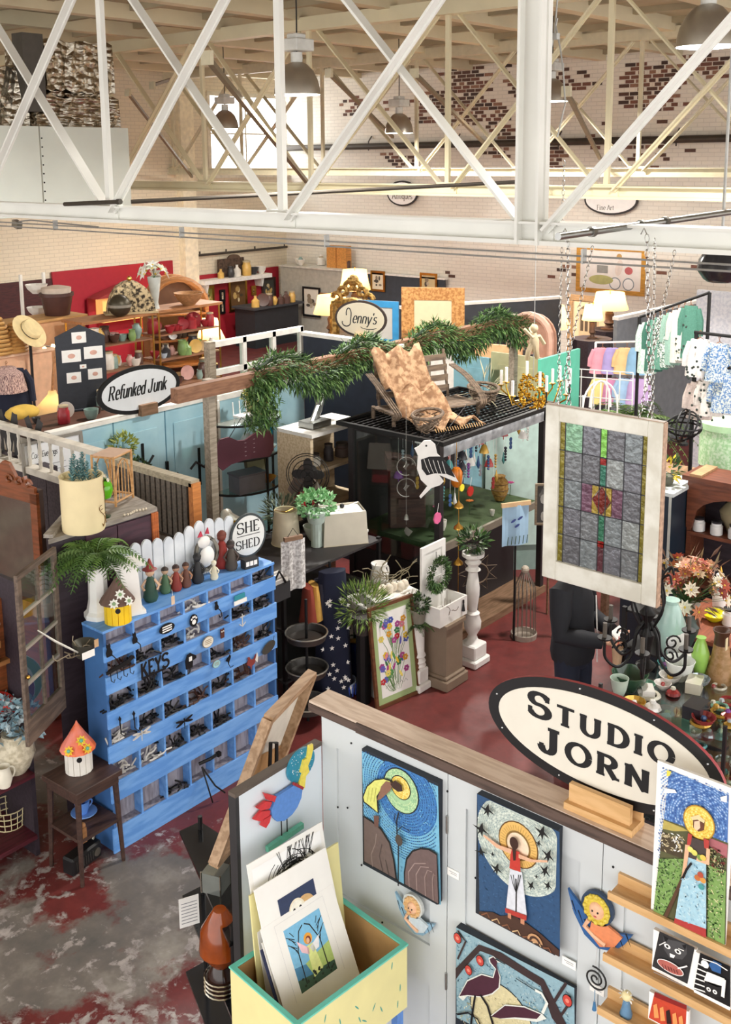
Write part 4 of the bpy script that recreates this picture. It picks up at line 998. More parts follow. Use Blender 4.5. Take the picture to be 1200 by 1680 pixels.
b=B();a,c=spot(432,1390,Y=YB),spot(490,1350,Y=YB)
b.bar((a.x,-.012,a.z),(c.x,-.012,c.z),.02,.026,c_('#6fc4a8'));b.build('perch',t)
# print box: painted crate on legs
zr=1.2
c0,c1,c2,c3=spot(480,1690,Z=zr),spot(661,1556,Z=zr),spot(562,1466,Z=zr),spot(387,1585,Z=zr)
cx_=(c0+c1+c2+c3)/4;ang=math.atan2((c1-c0).y,(c1-c0).x)
Wb=((c1-c0).length+(c2-c3).length)/2;Db=((c3-c0).length+(c2-c1).length)/2
t=thing('print_box','pale yellow painted wooden print box with turquoise rim','box',(cx_.x,cx_.y,0),ang)
YEL=mat('#ece3a4',.55,var=.04);TUR=mat('#6fd3c0',.5,var=.05);KR=mat('#b08a58',.8)
hw,hd=Wb/2,Db/2
for nm,a in(('front_board',(-hw,hw,-hd,-hd+.014)),('back_board',(-hw,hw,hd-.014,hd)),('side_board',(-hw,-hw+.014,-hd+.014,hd-.014)),('side_board',(hw-.014,hw,-hd+.014,hd-.014))):
 b=B();b.bx(*a,zr-.3,zr,YEL);b.build(nm,t)
b=B();b.bx(-hw+.014,hw-.014,-hd+.014,hd-.014,zr-.29,zr-.27,KR);b.build('bottom',t)
for a in((-hw+.0141,-hw+.017,-hd+.02,hd-.02),(hw-.017,hw-.0141,-hd+.02,hd-.02),(-hw+.02,hw-.02,hd-.0165,hd-.0141)):
 b=B();b.bx(*a,zr-.27,zr-.004,KR);b.build('lining',t)
for a in((-hw-.004,hw+.004,-hd-.004,-hd+.018),(-hw-.004,hw+.004,hd-.018,hd+.004),(-hw-.004,-hw+.018,-hd+.018,hd-.018),(hw-.018,hw+.004,-hd+.018,hd-.018)):
 b=B();b.bx(*a,zr,zr+.008,TUR);b.build('rim',t)
for i in range(16):
 b=B();x,z,a=rnd.uniform(-hw+.04,hw-.04),zr-rnd.uniform(.04,.27),rnd.uniform(.6,2.4)
 b.T=Matrix.Translation((x,-hd-.001,z))@Matrix.Rotation(a,4,'Y');b.flat(ell(0,0,.018,.003,10),0,c_('#4fa89a'));b.build('brush_mark',t)
for x in(-hw+.03,hw-.03):
 for y in(-hd+.03,hd-.03):
  b=B();b.bx(x-.018,x+.018,y-.018,y+.018,0,zr-.3,c_('#5f8fd8'));b.build('leg',t)
# yellow back board of the box
def lean_card(name,label,w,h,d,tilt,yoff,xoff,zoff,m,draw=None,cat='print'):
 g=thing(name,label,cat,(0,0,0));R=Matrix.Rotation(ang,4,'Z')
 g.matrix_world=Matrix.Translation((cx_.x,cx_.y,zoff))@R@Matrix.Translation((xoff,yoff,0))@Matrix.Rotation(-tilt,4,'X')
 b=B();b.bx(-w/2,w/2,0,d,0,h,m);b.build('mount',g)
 if draw:b=B();draw(b);b.build('printed_image',g)
 return g
lean_card('yellow_backing_board','plain pale yellow board standing behind the prints in the box',.5,.56,.008,.1,hd-.075,.04,zr-.265,YEL,cat='board')
def nest(b):
 b.T=Matrix.Translation((0,0,.16));b.flat(rect(-.19,.19,0,.49),-.001,mat('#fafafa',.7,var=.02))
 r=random.Random(2)
 for i in range(70):
  a0=r.uniform(0,360);rx,rz=r.uniform(.05,.13),r.uniform(.04,.1)
  stroke(b,arc(.02+r.uniform(-.02,.02),.37+r.uniform(-.02,.02),rx,rz,a0,a0+r.uniform(40,140),8),.0035,-.0012-i*1e-5,K)
 for i in range(22):x=r.uniform(-.05,.13);stroke(b,[(x,.42),(x+r.uniform(-.03,.05),.5)],.003,-.0019,K)
 for i in range(8):stroke(b,[(-.15,.3+i*.012),(-.135,.3+i*.012)],.006,-.0014,K)
lean_card('nest_print','white print of a black scribbled bird nest, rearmost in the box',.42,.68,.004,.2,.1,.02,zr-.262,PAPER,nest)
def owl(b):
 b.T=Matrix.Translation((.0,0,.09));b.flat(rect(-.1,.1,.26,.42),-.001,c_('#2d3a5c'))
 b.flat(ell(.035,.335,.05,.045),-.0014,c_('#d9b078'));b.flat(ell(-.012,.335,.045,.05),-.0018,c_('#f4ead2'))
 b.flat(ell(-.012,.335,.036,.042),-.0022,c_('#faf4e6'))
 for x in(-.028,.006):b.flat(ell(x,.342,.007,.009),-.0026,K)
 b.flat([(-.012,.335),(-.007,.318),(-.017,.318)],-.0026,c_('#c08a4a'))
 for i in range(9):stroke(b,[(.03+i*.006,.34-i*.003),(.042+i*.005,.32-i*.002)],.003,-.0024,c_('#9a6a3a'))
lean_card('owl_print','matted print of a pale barn owl on dark blue in the box',.4,.6,.005,.3,.0,.0,zr-.25,PAPER,owl)
def angelp(b):
 b.flat(rect(-.115,.115,.13,.42),-.001,PAPER)
 b.flat(rect(-.1,.1,.15,.405),-.0014,c_('#7fc0e6'));b.flat([(-.1,.15),(.1,.15),(.1,.19),(-.1,.2)],-.0018,c_('#3a5a4a'));b.flat([(-.1,.2),(.1,.19),(.1,.27),(-.1,.23)],-.0017,c_('#b9d27a'))
 b.flat([(-.1,.2),(-.02,.19),(-.04,.24),(-.1,.25)],-.0019,c_('#4a86b0'))
 for s in(-1,1):
  stroke(b,[(s*.062,.17),(s*.06,.3),(s*.03,.37),(s*.005,.385)],.005,-.0022,K)
  for k in range(7):stroke(b,[(s*.06,.29+k*.012),(s*(.075+.012*(k%3)),.325+k*.01)],.003,-.0023,K)
 b.flat([(-.015,.3),(.02,.3),(.035,.19),(-.02,.175)],-.0026,c_('#e6ee9a'));b.flat([(.0,.29),(.06,.315),(.045,.27),(.01,.265)],-.0026,c_('#f4f4fa'));b.flat([(-.005,.29),(-.055,.34),(-.045,.29),(-.01,.265)],-.0026,c_('#f6c9d2'))
 b.flat(ell(.003,.325,.022,.022),-.0024,c_('#f0a83a'));b.flat(ell(.003,.32,.013,.015),-.003,c_('#7a2f22'));b.flat(ell(0,.318,.009,.011),-.0034,c_('#e8b894'))
 for i in range(20):b.flat(ell(rnd.uniform(-.09,.09),rnd.uniform(.155,.2),.006,.005,8),-.0028,c_('#26332c'))
 stroke(b,[(-.135,.13),(-.135,.44),(.135,.44),(.135,.13)],.001,-.0012,mat('#c0c0c4'))
lean_card('angel_print','matted print of a winged woman in yellow between bare trees, front of the box',.4,.46,.005,.46,-.075,-.01,zr-.24,PAPER,angelp)
for k,(h,yo,xo)in enumerate((('#e9e6e0',-.055,-.03),('#2b3150',-.045,-.04),('#d8d3c8',-.065,-.025))):
 lean_card('mat_board',['pale mat board edge behind the owl print','dark blue mat board edge in the print box','cream mat board edge behind the front print'][k],.36,.4-.03*k,.004,.46,yo,xo,zr-.245,mat(h),cat='mat board')
# ================================================================ blue pigeon-hole shelf and the left booth
BLU=mat('#5f98e0',.55,h2='#78aeee',scale=4,bump=.1,stretch=(1,6,6));BLUD=mat('#3f6da8',.6,var=.08);BACKW=wood('#a5a2ae','#85808a',.8,(12,12,2))
cx0,cx1,cy0,cy1=3.715,5.235,5.378,5.6
cub=thing('pigeon_hole_shelf','tall distressed blue pigeon-hole shelf full of iron hooks','shelf',(0,0,0))
b=B();b.bx(cx0,cx0+.02,cy0,cy1,0,1.545,BLUD);b.build('side_panel',cub);b=B();b.bx(cx1-.02,cx1,cy0,cy1,0,1.545,BLUD);b.build('side_panel',cub)
b=B();b.bx(cx0-.005,cx1+.005,cy0-.004,cy1,1.545,1.562,BLU);b.build('top_board',cub)
b=B();b.bx(cx0+.02,cx1-.02,cy0+.07,cy0+.082,0,1.545,BACKW);b.build('back_panel',cub)
ROWS=[(1.46,1.545),(1.25,1.35),(1.09,.0),(.86,.0)]
SL=[(1.455,1.35),(1.245,1.125),(1.005,.885),(.765,.64),(.50,.36),(.175,.0)]
OP=[(1.455,1.545),(1.245,1.35),(1.005,1.125),(.765,.885),(.50,.64),(.175,.36)]
for z1,z0 in SL:
 b=B();j=rnd.uniform(-.008,.008);b.bx(cx0-.008+j,cx1+.006+j,cy0-.012,cy0+.004,z0,z1,BLU);b.build('slat',cub,bevel=.002)
NC=7;cw=(cx1-cx0-.04)/NC
for r,(z0,z1)in enumerate(OP):
 b=B();b.bx(cx0+.02,cx1-.02,cy0+.005,cy0+.07,z0-.012,z0,BACKW);b.build('shelf_board',cub)
 for c in range(1,NC):
  x=cx0+.02+cw*c;b=B();b.bx(x-.008,x+.008,cy0-.006,cy0+.07,z0,z1,BLU);b.build('divider',cub)
ORD=['first','second','third','fourth','fifth','sixth','seventh']
KI=mat('#1c1b1c',.5,.4);KB=mat('#4a2f26',.6,.2);KW=mat('#cfccc6',.6)
for r,c,m,w in((1,0,KB,7),(1,1,KI,9),(1,2,KI,9),(2,0,KI,12),(2,1,KI,14),(2,2,KI,10),(3,0,KW,8),(3,1,KI,7),(3,2,KI,8),(3,3,KB,9),(3,4,KI,8),(4,1,KW,8),(4,2,KI,7),(4,4,KI,10),(1,5,KI,8),(1,6,KI,11),(2,4,KI,6),(2,6,KI,8),(3,5,KB,9),(0,6,KI,8),(4,3,KI,7),(4,0,KW,6),(5,2,KI,4),(0,3,KW,5),(2,5,KB,7),(1,3,KW,5)):
 b=B();splat(b,(0,0,.004),w+3,cw*.33,m,r*10+c,.007)
 nm={KI:'black',KB:'rusty brown',KW:'whitewashed'}[m]
 o=b.build('iron_hooks',None,(cx0+.02+cw*(c+.5),cy0+.03,OP[r][0]+.001));tag(o,f'bundle of {nm} iron hooks, {ORD[c]} hole from the left, {ORD[r]} row of blue shelf','hooks','iron hooks in the blue shelf');o['kind']='stuff';del o['kind']
def hungon(name,label,cat,px,py,dy=-.02):
 q=spot(px,py,Y=cy0+dy-.012);return thing(name,label,cat,q)
SG=lambda px,py:spot(px,py,Y=cy0-.03)
# cat and animal hooks
def sil(t,pts,s,m,y0=-.004,y1=.004,name='body'):
 b=B();b.prism([(x*s,z*s)for x,z in pts],y0,y1,m);return b.build(name,t)
CAT=[(-.3,1),(-.25,1.25),(-.1,1.08),(.05,1.25),(.12,1),(.1,.8),(.3,.4),(.25,0),(-.3,0),(-.35,.4),(-.22,.75)]
for px,py,lb,s in((180,1065,'black iron sitting cat hook at the left end of the first slat',.07),(222,1043,'black iron cat with long curled tail on the first slat',.06),(356,988,'black iron cat face hook near the top right of the blue shelf',.05)):
 t=hungon('cat_hook',lb,'hook',px,py+12);sil(t,CAT,s,KI)
 b=B();b.tube([(.2*s,-.004,.1*s),(.5*s,-.012,-.3*s),(.35*s,-.03,-.9*s),(0,-.03,-1.0*s),(-.1*s,-.03,-.7*s)],.004,KI,6);b.build('hook',t)
t=hungon('key_rack','black iron KEYS rack with hooks on the second slat','hook',232,1112);b=B();lettering(b,'KEYS',-.005,.0,.1,KI,-.006,.2,.16,.08,serif=False,sx=.85);b.build('lettering',t)
b=B();b.bar((0,-.004,-.008),(.2,-.004,-.008),.008,.012,KI);b.build('bar',t)
for k in range(3):b=B();b.tube([(.03+k*.07,-.004,-.01),(.03+k*.07,-.008,-.07),(.04+k*.07,-.03,-.08),(.045+k*.07,-.03,-.06)],.003,KI,5);b.build('hook',t)
t=hungon('dachshund_rack','long black dachshund rack with four hooks on the second slat','hook',175,1108)
sil(t,[(0,0),(0,.25),(.6,.35),(2.2,.6),(2.6,.85),(2.9,.7),(2.95,.5),(2.6,.4),(2.4,.2),(.3,0)],.075,KI)
for k in range(4):b=B();b.tube([(.03+k*.05,0,.005+k*.004),(.03+k*.05,-.004,-.05),(.04+k*.05,-.02,-.06),(.048+k*.05,-.02,-.04)],.003,KI,5);b.build('hook',t)
t=hungon('paw_sign','white and black paw print plaque on the first slat','sign',318,1018);b=B();b.prism(ell(0,0,.036,.045,16),-.003,.003,KI);b.build('plate',t)
b=B();[b.flat(ell(x,z,r,r,12),-.0036,PAPER)for x,z,r in((0,-.01,.018),(-.02,.014,.008),(-.007,.026,.008),(.008,.026,.008),(.021,.014,.008))];b.build('paw',t)
t=hungon('black_plaque','black scalloped plaque with white lettering on the first slat','sign',274,1031);b=B();b.prism(ell(0,0,.065,.035,14),-.003,.003,KI);b.build('plate',t)
b=B();[b.flat(rect(-.04,.04,z,z+.009),-.0036,PAPER)for z in(-.02,-.004,.012)];b.build('lettering',t)
for px,py,r,h,lb in((341,1053,.042,'#e8e2d4','small cream oval plaque with gold writing on the second slat'),(355,1089,.03,'#9fd3dc','pale turquoise bottle-opener plaque on the third slat')):
 t=hungon('oval_plaque',lb,'sign',px,py);b=B();b.prism(ell(0,0,r*1.2,r,20),-.004,.002,mat('#8a8478'));b.build('rim',t);b=B();b.prism(ell(0,0,r*1.1,r*.88,20),-.006,-.004,mat(h));b.build('face',t)
 b=B();[b.flat(rect(-r*.7,r*.7,z*r,z*r+r*.12),-.0066,mat('#a08a5a'))for z in(-.3,0,.3)];b.build('lettering',t)
t=hungon('teal_sign','small teal and white wooden sign near the top right of the blue shelf','sign',395,982);b=B();b.bx(-.06,.04,-.004,.004,.0,.035,mat('#2f8f9f'));b.build('upper_board',t);b=B();b.bx(-.065,.055,-.006,.002,-.035,-.004,PAPER);b.build('lower_board',t)
for px,py,m,lb in((232,1205,KW,'whitewashed dragonfly ornament on the fourth slat'),(302,1185,KI,'black dragonfly hook on the fourth slat')):
 t=hungon('dragonfly',lb,'ornament',px,py)
 b=B();b.tube([(0,-.006,.03),(0,-.006,-.045)],[.006,.002],m,6);b.build('body',t)
 for s in(-1,1):
  for a in(.25,-.25):b=B();b.T=Matrix.Translation((0,-.006,.01))@Matrix.Rotation(a*s,4,'Y');b.prism(ell(s*.04,0,.038,.009,12),-.001,.001,m);b.build('wing',t)
t=hungon('rooster_hook','red and brown iron rooster with white tail, right of the blue shelf','hook',412,1090);sil(t,[(-.6,.2),(-.4,.6),(-.45,.9),(-.2,.9),(0,.5),(.4,.45),(.7,.9),(.75,.3),(.4,-.1),(.1,-.2),(0,-.6),(-.1,-.2),(-.4,0)],.07,mat('#8a3a34'));sil(t,[(.55,.3),(.9,1),(1.0,.5),(.9,-.1)],.07,mat('#e8e6e0'),-.005,.003,'tail')
t=hungon('perched_owl','small brown iron owl on the second slat','hook',365,1040);sil(t,[(-.3,-.6),(-.35,.3),(-.3,.8),(0,.65),(.3,.8),(.35,.3),(.3,-.6)],.05,mat('#5a2f26'));b=B();[b.sph((x,-.005,.02),.006,mat('#e0d8c8'),6,4)for x in(-.008,.008)];b.build('eyes',t)
t=hungon('anchor_hook','white star and anchor hook in the second row, right side','hook',398,1018);b=B();b.tube([(0,0,.05),(0,0,-.04)],.004,KW);b.tube([(-.03,0,-.02),(0,0,-.045),(.03,0,-.02)],.004,KW);b.tube([(-.02,0,.03),(.02,0,.03)],.004,KW);b.build('anchor',t)
t=hungon('grey_oval_tag','dark grey oval metal tag at the right edge of the blue shelf','tag',441,1062);b=B();b.prism(ell(0,0,.07,.04,20,tilt=.35),-.003,.003,mat('#55544e',.5,.5));b.build('tag',t);b=B();b.tube([(.05,0,.03),(.06,0,.07)],.002,KI);b.build('loop',t)
t=hungon('bronze_bust','dark bronze dog head hook on the third slat','hook',312,1085);sil(t,[(-.6,-.8),(-.7,.2),(-.4,.9),(.1,1),(.5,.7),(.9,.4),(.9,.1),(.4,0),(.3,-.8)],.06,KI);b=B();b.box((0,-.006,.02),(.025,.004,.03),PAPER);b.build('price_tag',t)
for px,py,lb in((197,1187,'short black spearhead hook on the third slat'),(220,1178,'tall black forged hook on the third slat')):
 t=hungon('forged_hook',lb,'hook',px,py);sil(t,[(-.2,.6),(0,1),(.2,.6),(.06,.3),(.06,-.3),(-.06,-.3),(-.06,.3)],.05,KI,name='spear');b=B();b.tube([(0,-.004,0),(0,-.006,-.07),(.01,-.03,-.085),(.015,-.035,-.06)],.004,KI);b.build('hook',t)
t=hungon('leather_strap','long black leather strap hanging from the bottom row to the floor','strap',338,1262);b=B();b.tube([(-.02,.05,.03),(.05,.0,.06),(.14,.02,.05)],.012,KI);b.tube([(-.02,.02,.02),(-.03,-.05,-.1),(.0,-.06,-.235)],.006,KI);b.tube([(-.02,.02,.02),(.03,-.06,-.12),(.1,-.08,-.2)],.006,KI);b.build('strap',t)
b=B();b.bx(.12,.15,.0,.03,.035,.065,KI);b.build('buckle',t)
t=hungon('dark_bird','black iron bird perched on the third slat beside the plaque','hook',375,1083);sil(t,[(-.5,0),(-.2,.4),(.1,.5),(.3,.8),(.5,.6),(.4,.2),(.1,-.3),(0,-.7),(-.1,-.3)],.045,KI);b=B();b.tube([(0,0,-.03),(.0,-.02,-.05),(.02,-.03,-.04)],.003,KI);b.build('hook',t)
# goods on top of the blue shelf -----------------------------------------------------------
ZT=1.563
def ont(px,py,z=ZT):return spot(px,py,Z=z)
FENCE=mat('#e3e9ee',.6,h2='#d2d9e0',scale=5)
t=thing('picket_fence','white picket fence panel standing behind the blue shelf','fence',(0,5.612,0))
np_=11
for i in range(np_):
 x=4.08+i*.094;b=B();zt_=1.945+.02*math.sin(i*1.1);b.prism([(x-.042,.9),(x+.042,.9),(x+.042,zt_-.05)]+[(x+.042*math.cos(a),zt_-.05+.05*math.sin(a))for a in[k*PI/8 for k in range(1,8)]]+[(x-.042,zt_-.05)],0,.016,FENCE);b.build('picket',t)
for z in(1.2,1.7):b=B();b.bx(4.03,5.07,.0161,.03,z,z+.05,FENCE);b.build('rail',t)
t=thing('oval_sign','black rimmed oval sign lettered SHE SHED on the blue shelf','sign',(5.16,5.56,1.75),D(-12))
b=B();b.prism(ell(0,0,.155,.17,40),0,.012,mat('#3c4446'));b.build('rim',t);b=B();b.prism(ell(0,0,.138,.153,40),-.002,0,mat('#e9ebe8',var=.03));b.build('face',t)
b=B();lettering(b,'SHE',-.1,.025,.085,K,-.003,.15,.07,.05,sx=1.05);lettering(b,'SHED',-.112,-.095,.068,K,-.003,.15,.07,.05,sx=1.0);stroke(b,[(-.1,.005),(.1,.005)],.005,-.003,K);b.build('lettering',t)
# fern with white column, pedestal, birdhouses
q=ont(150,1008)
t=thing('white_column','chipped white wooden column base at the left of the blue shelf','column',(q.x+.02,q.y-.06,ZT));b=B();b.lathe([(.1,0),(.1,.03),(.08,.05),(.065,.12),(.06,.33)],WHITE,8);b.build('shaft',t);b=B();b.bx(-.09,.09,-.09,.09,.33,.36,WHITE);b.build('cap',t)
p=q+Vector((.02,-.06,.37))
t=thing('fern','feathery green fern spilling over the left end of the blue shelf','plant',p);b=B();fern(b,(0,0,.04),34,.34,[mat('#55773a'),mat('#6f9148'),mat('#44632e')],3,.085,1.0);b.build('fronds',t)
b=B();b.lathe(sc(PR['pot'],.05,.06),WHITE,14);b.build('pot',t,smooth=True);t.location.z+=.0
q=ont(190,1020);birdhouse('birdhouse','yellow birdhouse with brown bark roof and white daisies',(q.x+.02,q.y,ZT),D(-35),.085,.15,mat('#f2c81e',.5),mat('#6a5148',.8,bump=.5),fl=((-.2,.05,('#f4f2ec','#8aa87a')),(.7,.05,('#f4f2ec','#8aa87a')),(.2,.4,('#f4f2ec','#8aa87a'))))
q=ont(216,1012);t=thing('shutter_pedestal','tall narrow white wooden pedestal leaning on the fence','pedestal',(q.x+.02,q.y+.05,ZT),D(-20))
b=B();b.prism([(-.1,0),(.1,0),(.1,.025),(.075,.03),(.07,.1),(.055,.34),(-.055,.34),(-.07,.1),(-.075,.03),(-.1,.025)],-.05,.05,WHITE);b.build('post',t);b=B();b.bx(-.1,.1,-.07,.07,.34,.37,WHITE);b.build('cap',t)
def doll(label,px,py,s,body,dress,hair,name='figurine',hatm=None,rz=-.6):
 q=ont(px,py);t=thing(name,label,'figurine',(q.x,q.y,ZT),rz);
 b=B();b.lathe([(s*.16,0),(s*.2,s*.1),(s*.14,s*.4),(s*.1,s*.6),(s*.05,s*.68)],mat(dress),10);b.build('dress',t,smooth=True)
 b=B();b.sph((0,0,s*.78),s*.12,mat(body),10,7);b.build('head',t,smooth=True)
 b=B();b.sph((0,s*.02,s*.82),s*.125,mat(hair),10,6,(1.05,1.05,.9))
 if hatm:b.lathe([(s*.2,s*.86),(s*.12,s*.88),(s*.02,s*1.15)],mat(hatm),10)
 b.build('hair',t,smooth=True)
 for k in(-1,1):b=B();b.tube([(k*s*.1,0,s*.58),(k*s*.22,-.01,s*.42),(k*s*.16,-s*.1,s*.32)],s*.035,mat(body));b.build('arm',t)
 return t
doll('dark green fisherman doll with red cap and white lettering',248,985,0.26,'#d9b394','#2a4a3a','#6a2a24',hatm='#8a2f2c')
doll('small green elf figure behind the fisherman doll',272,972,0.20,'#caa888','#4a6a4a','#3a2f28')
doll('red and black plaid rabbit figure on the blue shelf',290,968,0.20,'#b58a70','#8a3226','#3a2420')
doll('brown fringed doll in the middle of the blue shelf top',306,962,0.19,'#a87a5c','#6a4030','#4a2c20')
doll('black crow figure in front of the white wreath',325,955,0.23,'#2a2a2c','#232326','#1c1c1e')
doll('long-legged red hound figure on the blue shelf',365,930,0.30,'#7a3a2c','#a0342c','#6a3022')
doll('dark brown long-legged doll beside the oval sign',380,934,0.24,'#4a3a34','#4a4038','#2c2420')
doll('small white bird figure with yellow beak on the blue shelf',352,950,0.15,'#e8e2cc','#dcd4b8','#e8e2cc')
q=ont(318,935);t=thing('cat_wreath','white cat with pink ribbon in a grey twig wreath against the fence','wreath',(q.x,5.58,ZT+.16));b=B()
for k in range(5):b.tube([((.1+.008*math.sin(k+3*a))*math.cos(a),-.012*(k%2),(.1+.008*math.cos(k*2+5*a))*math.sin(a)*1.2)for a in[i*PI/12 for i in range(24)]],.008,mat(('#5a564e','#8a857a')[k%2]),5,True)
b.build('twig_ring',t);b=B();b.sph((0,-.01,-.02),.07,WHITE,12,8,(1,.4,1.1));b.sph((-.03,-.02,.1),.05,WHITE,12,8,(1.1,.5,.9));b.build('cat',t,smooth=True);b=B();b.prism([(-.09,.15),(-.06,.19),(-.045,.15)],-.03,-.02,mat('#c03a50'));b.prism([(-.02,.16),(.005,.2),(.015,.15)],-.03,-.02,mat('#c03a50'));b.build('ribbon',t)
q=ont(410,930);t=thing('book_block','small block with white lettering at the right end of the blue shelf','block',(q.x,q.y,ZT),D(-10));b=B();b.bx(-.06,.06,-.03,.03,0,.07,mat('#2e2e30'));b.build('block',t);b=B();[b.flat(rect(-.05+k*.034,-.022+k*.034,.02,.055),-.0306,PAPER)for k in range(3)];b.build('lettering',t)
q=ont(305,985,1.5);t=thing('price_tag','pale paper price tag hanging over the top edge of the shelf','tag',spot(284,985,Y=5.36));b=B();b.bx(-.014,.014,-.001,.001,-.03,.03,mat('#e0c4a8'));b.build('card',t);b=B();b.tube([(0,0,.03),(.01,.02,.07)],.001,PAPER);b.build('string',t)
# hanging watering can on the sash door side
q=spot(140,1065,Y=5.35);t=thing('tin_planter','dark tin planter with twig bundle and blank card hung beside the shelf','planter',(q.x-.02,5.33,q.z-.03));b=B();b.lathe([(.05,0),(.075,.09),(.07,.09),(.001,.02)],mat('#4c4a42',.5,.5),14);b.build('can',t,smooth=True)
b=B();splat(b,(-.08,0,.03),8,.08,mat('#8a7d68'),5,.004);b.build('twigs',t,kind='stuff');b=B();b.bx(-.07,.02,-.08,-.077,.02,.065,PAPER);b.build('card',t);b=B();b.bx(.02,.05,-.082,-.079,.07,.12,mat('#c9a47c'));b.build('kraft_tag',t)
b=B();b.tube([(-.3,.02,.27),(-.2,0,.17),(-.06,-.02,.05)],[.004,.008,.006],mat('#d9d6cc',.4,.4));b.build('handle',t)
# ---------------------------------------------------------------- dark corner cabinet with open sash door
DK=wood('#332831','#2a2028',.6);TOPG=wood('#9a938a','#837b72',.8,(3,14,14));MAR=wood('#4a2c38','#3c2430',.5)
cab=thing('corner_cabinet','dark corner cabinet with weathered grey top behind the blue shelf','cabinet',(0,0,0))
zc=2.11;X0,X1,Ya,Yb2=3.6,4.5,5.76,6.45
CP=[spot(x,y,Z=zc)for x,y in((79,886),(258,832),(207,806),(108,842))]
def cabpoly(b,g,z0,z1,m):
 cc=sum((p for p in CP),Vector())/4;vs=[cc+(p-cc)*g for p in CP]
 b.add([(p.x,p.y,z)for z in(z0,z1)for p in vs],[(3,2,1,0),(4,5,6,7)]+[(k,(k+1)%4,4+(k+1)%4,4+k)for k in range(4)],m)
b=B();cabpoly(b,.97,0,zc-.03,DK);b.build('carcass',cab)
b=B();cabpoly(b,1.0,zc-.03,zc,TOPG);b.build('top_board',cab)
fa,fb=CP[0],CP[1];ea=math.atan2(fb.y-fa.y,fb.x-fa.x);FL=(fb-fa).length
b=B();b.bar(fa+Vector((.02,.03,.012)),CP[3]+Vector((.02,-.02,.012)),.06,.024,TOPG);b.build('moulding',cab)
for u,v in((.32,.6),(.61,.93)):
 b=B();b.bx(FL*u,FL*v,-.006,.02,1.2,zc-.04,MAR);b.build('front_panel',cab,(fa.x,fa.y,0),ea)
b=B()
for k in range(3):b.cyl((FL-.05+k*.018,-.01,zc-.28),(FL-.05+k*.018,-.01,zc-.03),.011,wood('#b5622e'),8)
b.build('turned_post',cab,(fa.x,fa.y,0),ea)
# sash door swung open to the left
SASH=wood('#6e5d50','#55473d',.7);A0,A1=Vector((3.16,5.42)),Vector((3.585,5.66));dv=A1-A0;W_=dv.length;an=math.atan2(dv.y,dv.x)
sd=B();z0,z1=1.0,2.1
sd.bx(0,.04,-.012,.012,z0,z1,SASH);sd.bx(W_-.04,W_,-.012,.012,z0,z1,SASH);sd.bx(.04,W_-.04,-.012,.012,z1-.035,z1,SASH);sd.bx(.04,W_-.04,-.012,.012,z0,z0+.16,SASH)
sash=sd.build('sash_door',cab,(A0 .x,A0 .y,0),an)
b=B();b.bx(W_/2-.01,W_/2+.01,-.01,.01,z0+.16,z1-.035,SASH);b.build('muntin',sash)
for k in(1,2,3):zz=z0+.16+(z1-z0-.195)*k/4;b=B();b.bx(.04,W_-.04,-.011,.011,zz-.009,zz+.009,mat('#a39a8c'));b.build('muntin',sash)
for i in range(2):
 for k in range(4):
  zz=z0+.16+(z1-z0-.195)*k/4;b=B();b.bx(.04+(W_/2-.04)*i+.005,W_/2+(W_/2-.04)*i-.005,-.002,.002,zz,zz+(z1-z0-.195)/4,GLASS);b.build('pane',sash)
b=B();b.sph((.02,-.025,1.45),.014,BRASS,8,6);b.build('knob',sash)
# goods on the cabinet top
def onc(px,py):return spot(px,py,Z=zc)
q=onc(138,868);t=thing('planter_crock','tall cream planter painted with brown vines, blue-green succulents on top','planter',(q.x,q.y,zc))
b=B();b.lathe([(.135,0),(.14,.01),(.14,.36),(.145,.37),(.135,.37),(.13,.33),(.001,.33)],mat('#ead9ad',.5,var=.04),28);b.build('crock',t,smooth=True)
b=B();vm=mat('#7a5a2c')
for k in range(3):
 a0=-1.1+k*.5;pts=[(.142*math.cos(a0+.25*math.sin(s*5)),.142*math.sin(a0+.25*math.sin(s*5)),.03+s*(.3 if k==1 else.14))for s in[i/10 for i in range(11)]]
 b.tube(pts,.003,vm,4)
 for p in pts[::2]:b.leaf(p,(rnd.uniform(-1,1),rnd.uniform(-1,0),rnd.uniform(0,1)),.03,.015,vm)
b.build('vine_pattern',t)
b=B();ms=[mat('#5f8a8c'),mat('#7fa3a4'),mat('#3f6668')]
for k in range(9):
 a=k*.7;r=.02+.075*(k%3)/2;p=Vector((r*math.cos(a),r*math.sin(a),.33));h=.12+.06*((k*7)%4)/3
 for j in range(26):s=j/26;b.leaf(p+Vector((0,0,h*s)),(math.cos(j*2.4),math.sin(j*2.4),.7),.04*(1.1-s*.6),.022,ms[j%3])
b.build('succulents',t)
q=onc(172,848);t=thing('green_goblet','green glass globe goblet on a dark stem','goblet',(q.x,q.y,zc));b=B();b.lathe([(.04,0),(.042,.008),(.008,.015),(.007,.12)],mat('#1f3a20',.3),14);b.build('stem',t,smooth=True)
b=B();b.lathe([(.01,.12),(.05,.14),(.066,.19),(.06,.23),(.04,.26),(.036,.26),(.055,.225),(.06,.19),(.045,.145),(.001,.125)],mat('#5aa81e',.08,var=.05),20);b.build('bowl',t,smooth=True)
b=B();flowers(b,(0,0,.25),.05,7,('#ddd8c8',),.02,4);b.build('dried_flowers',t)
q=onc(190,825);t=thing('rattan_stand','open rattan plant stand with arched sides on the corner cabinet','stand',(q.x+.02,q.y+.05,zc),D(20));RT=wood('#c79a68','#b3844f')
for x in(-.11,.11):
 for y in(-.09,.09):b=B();b.cyl((x,y,0),(x,y,.36),.009,RT,8);b.build('post',t)
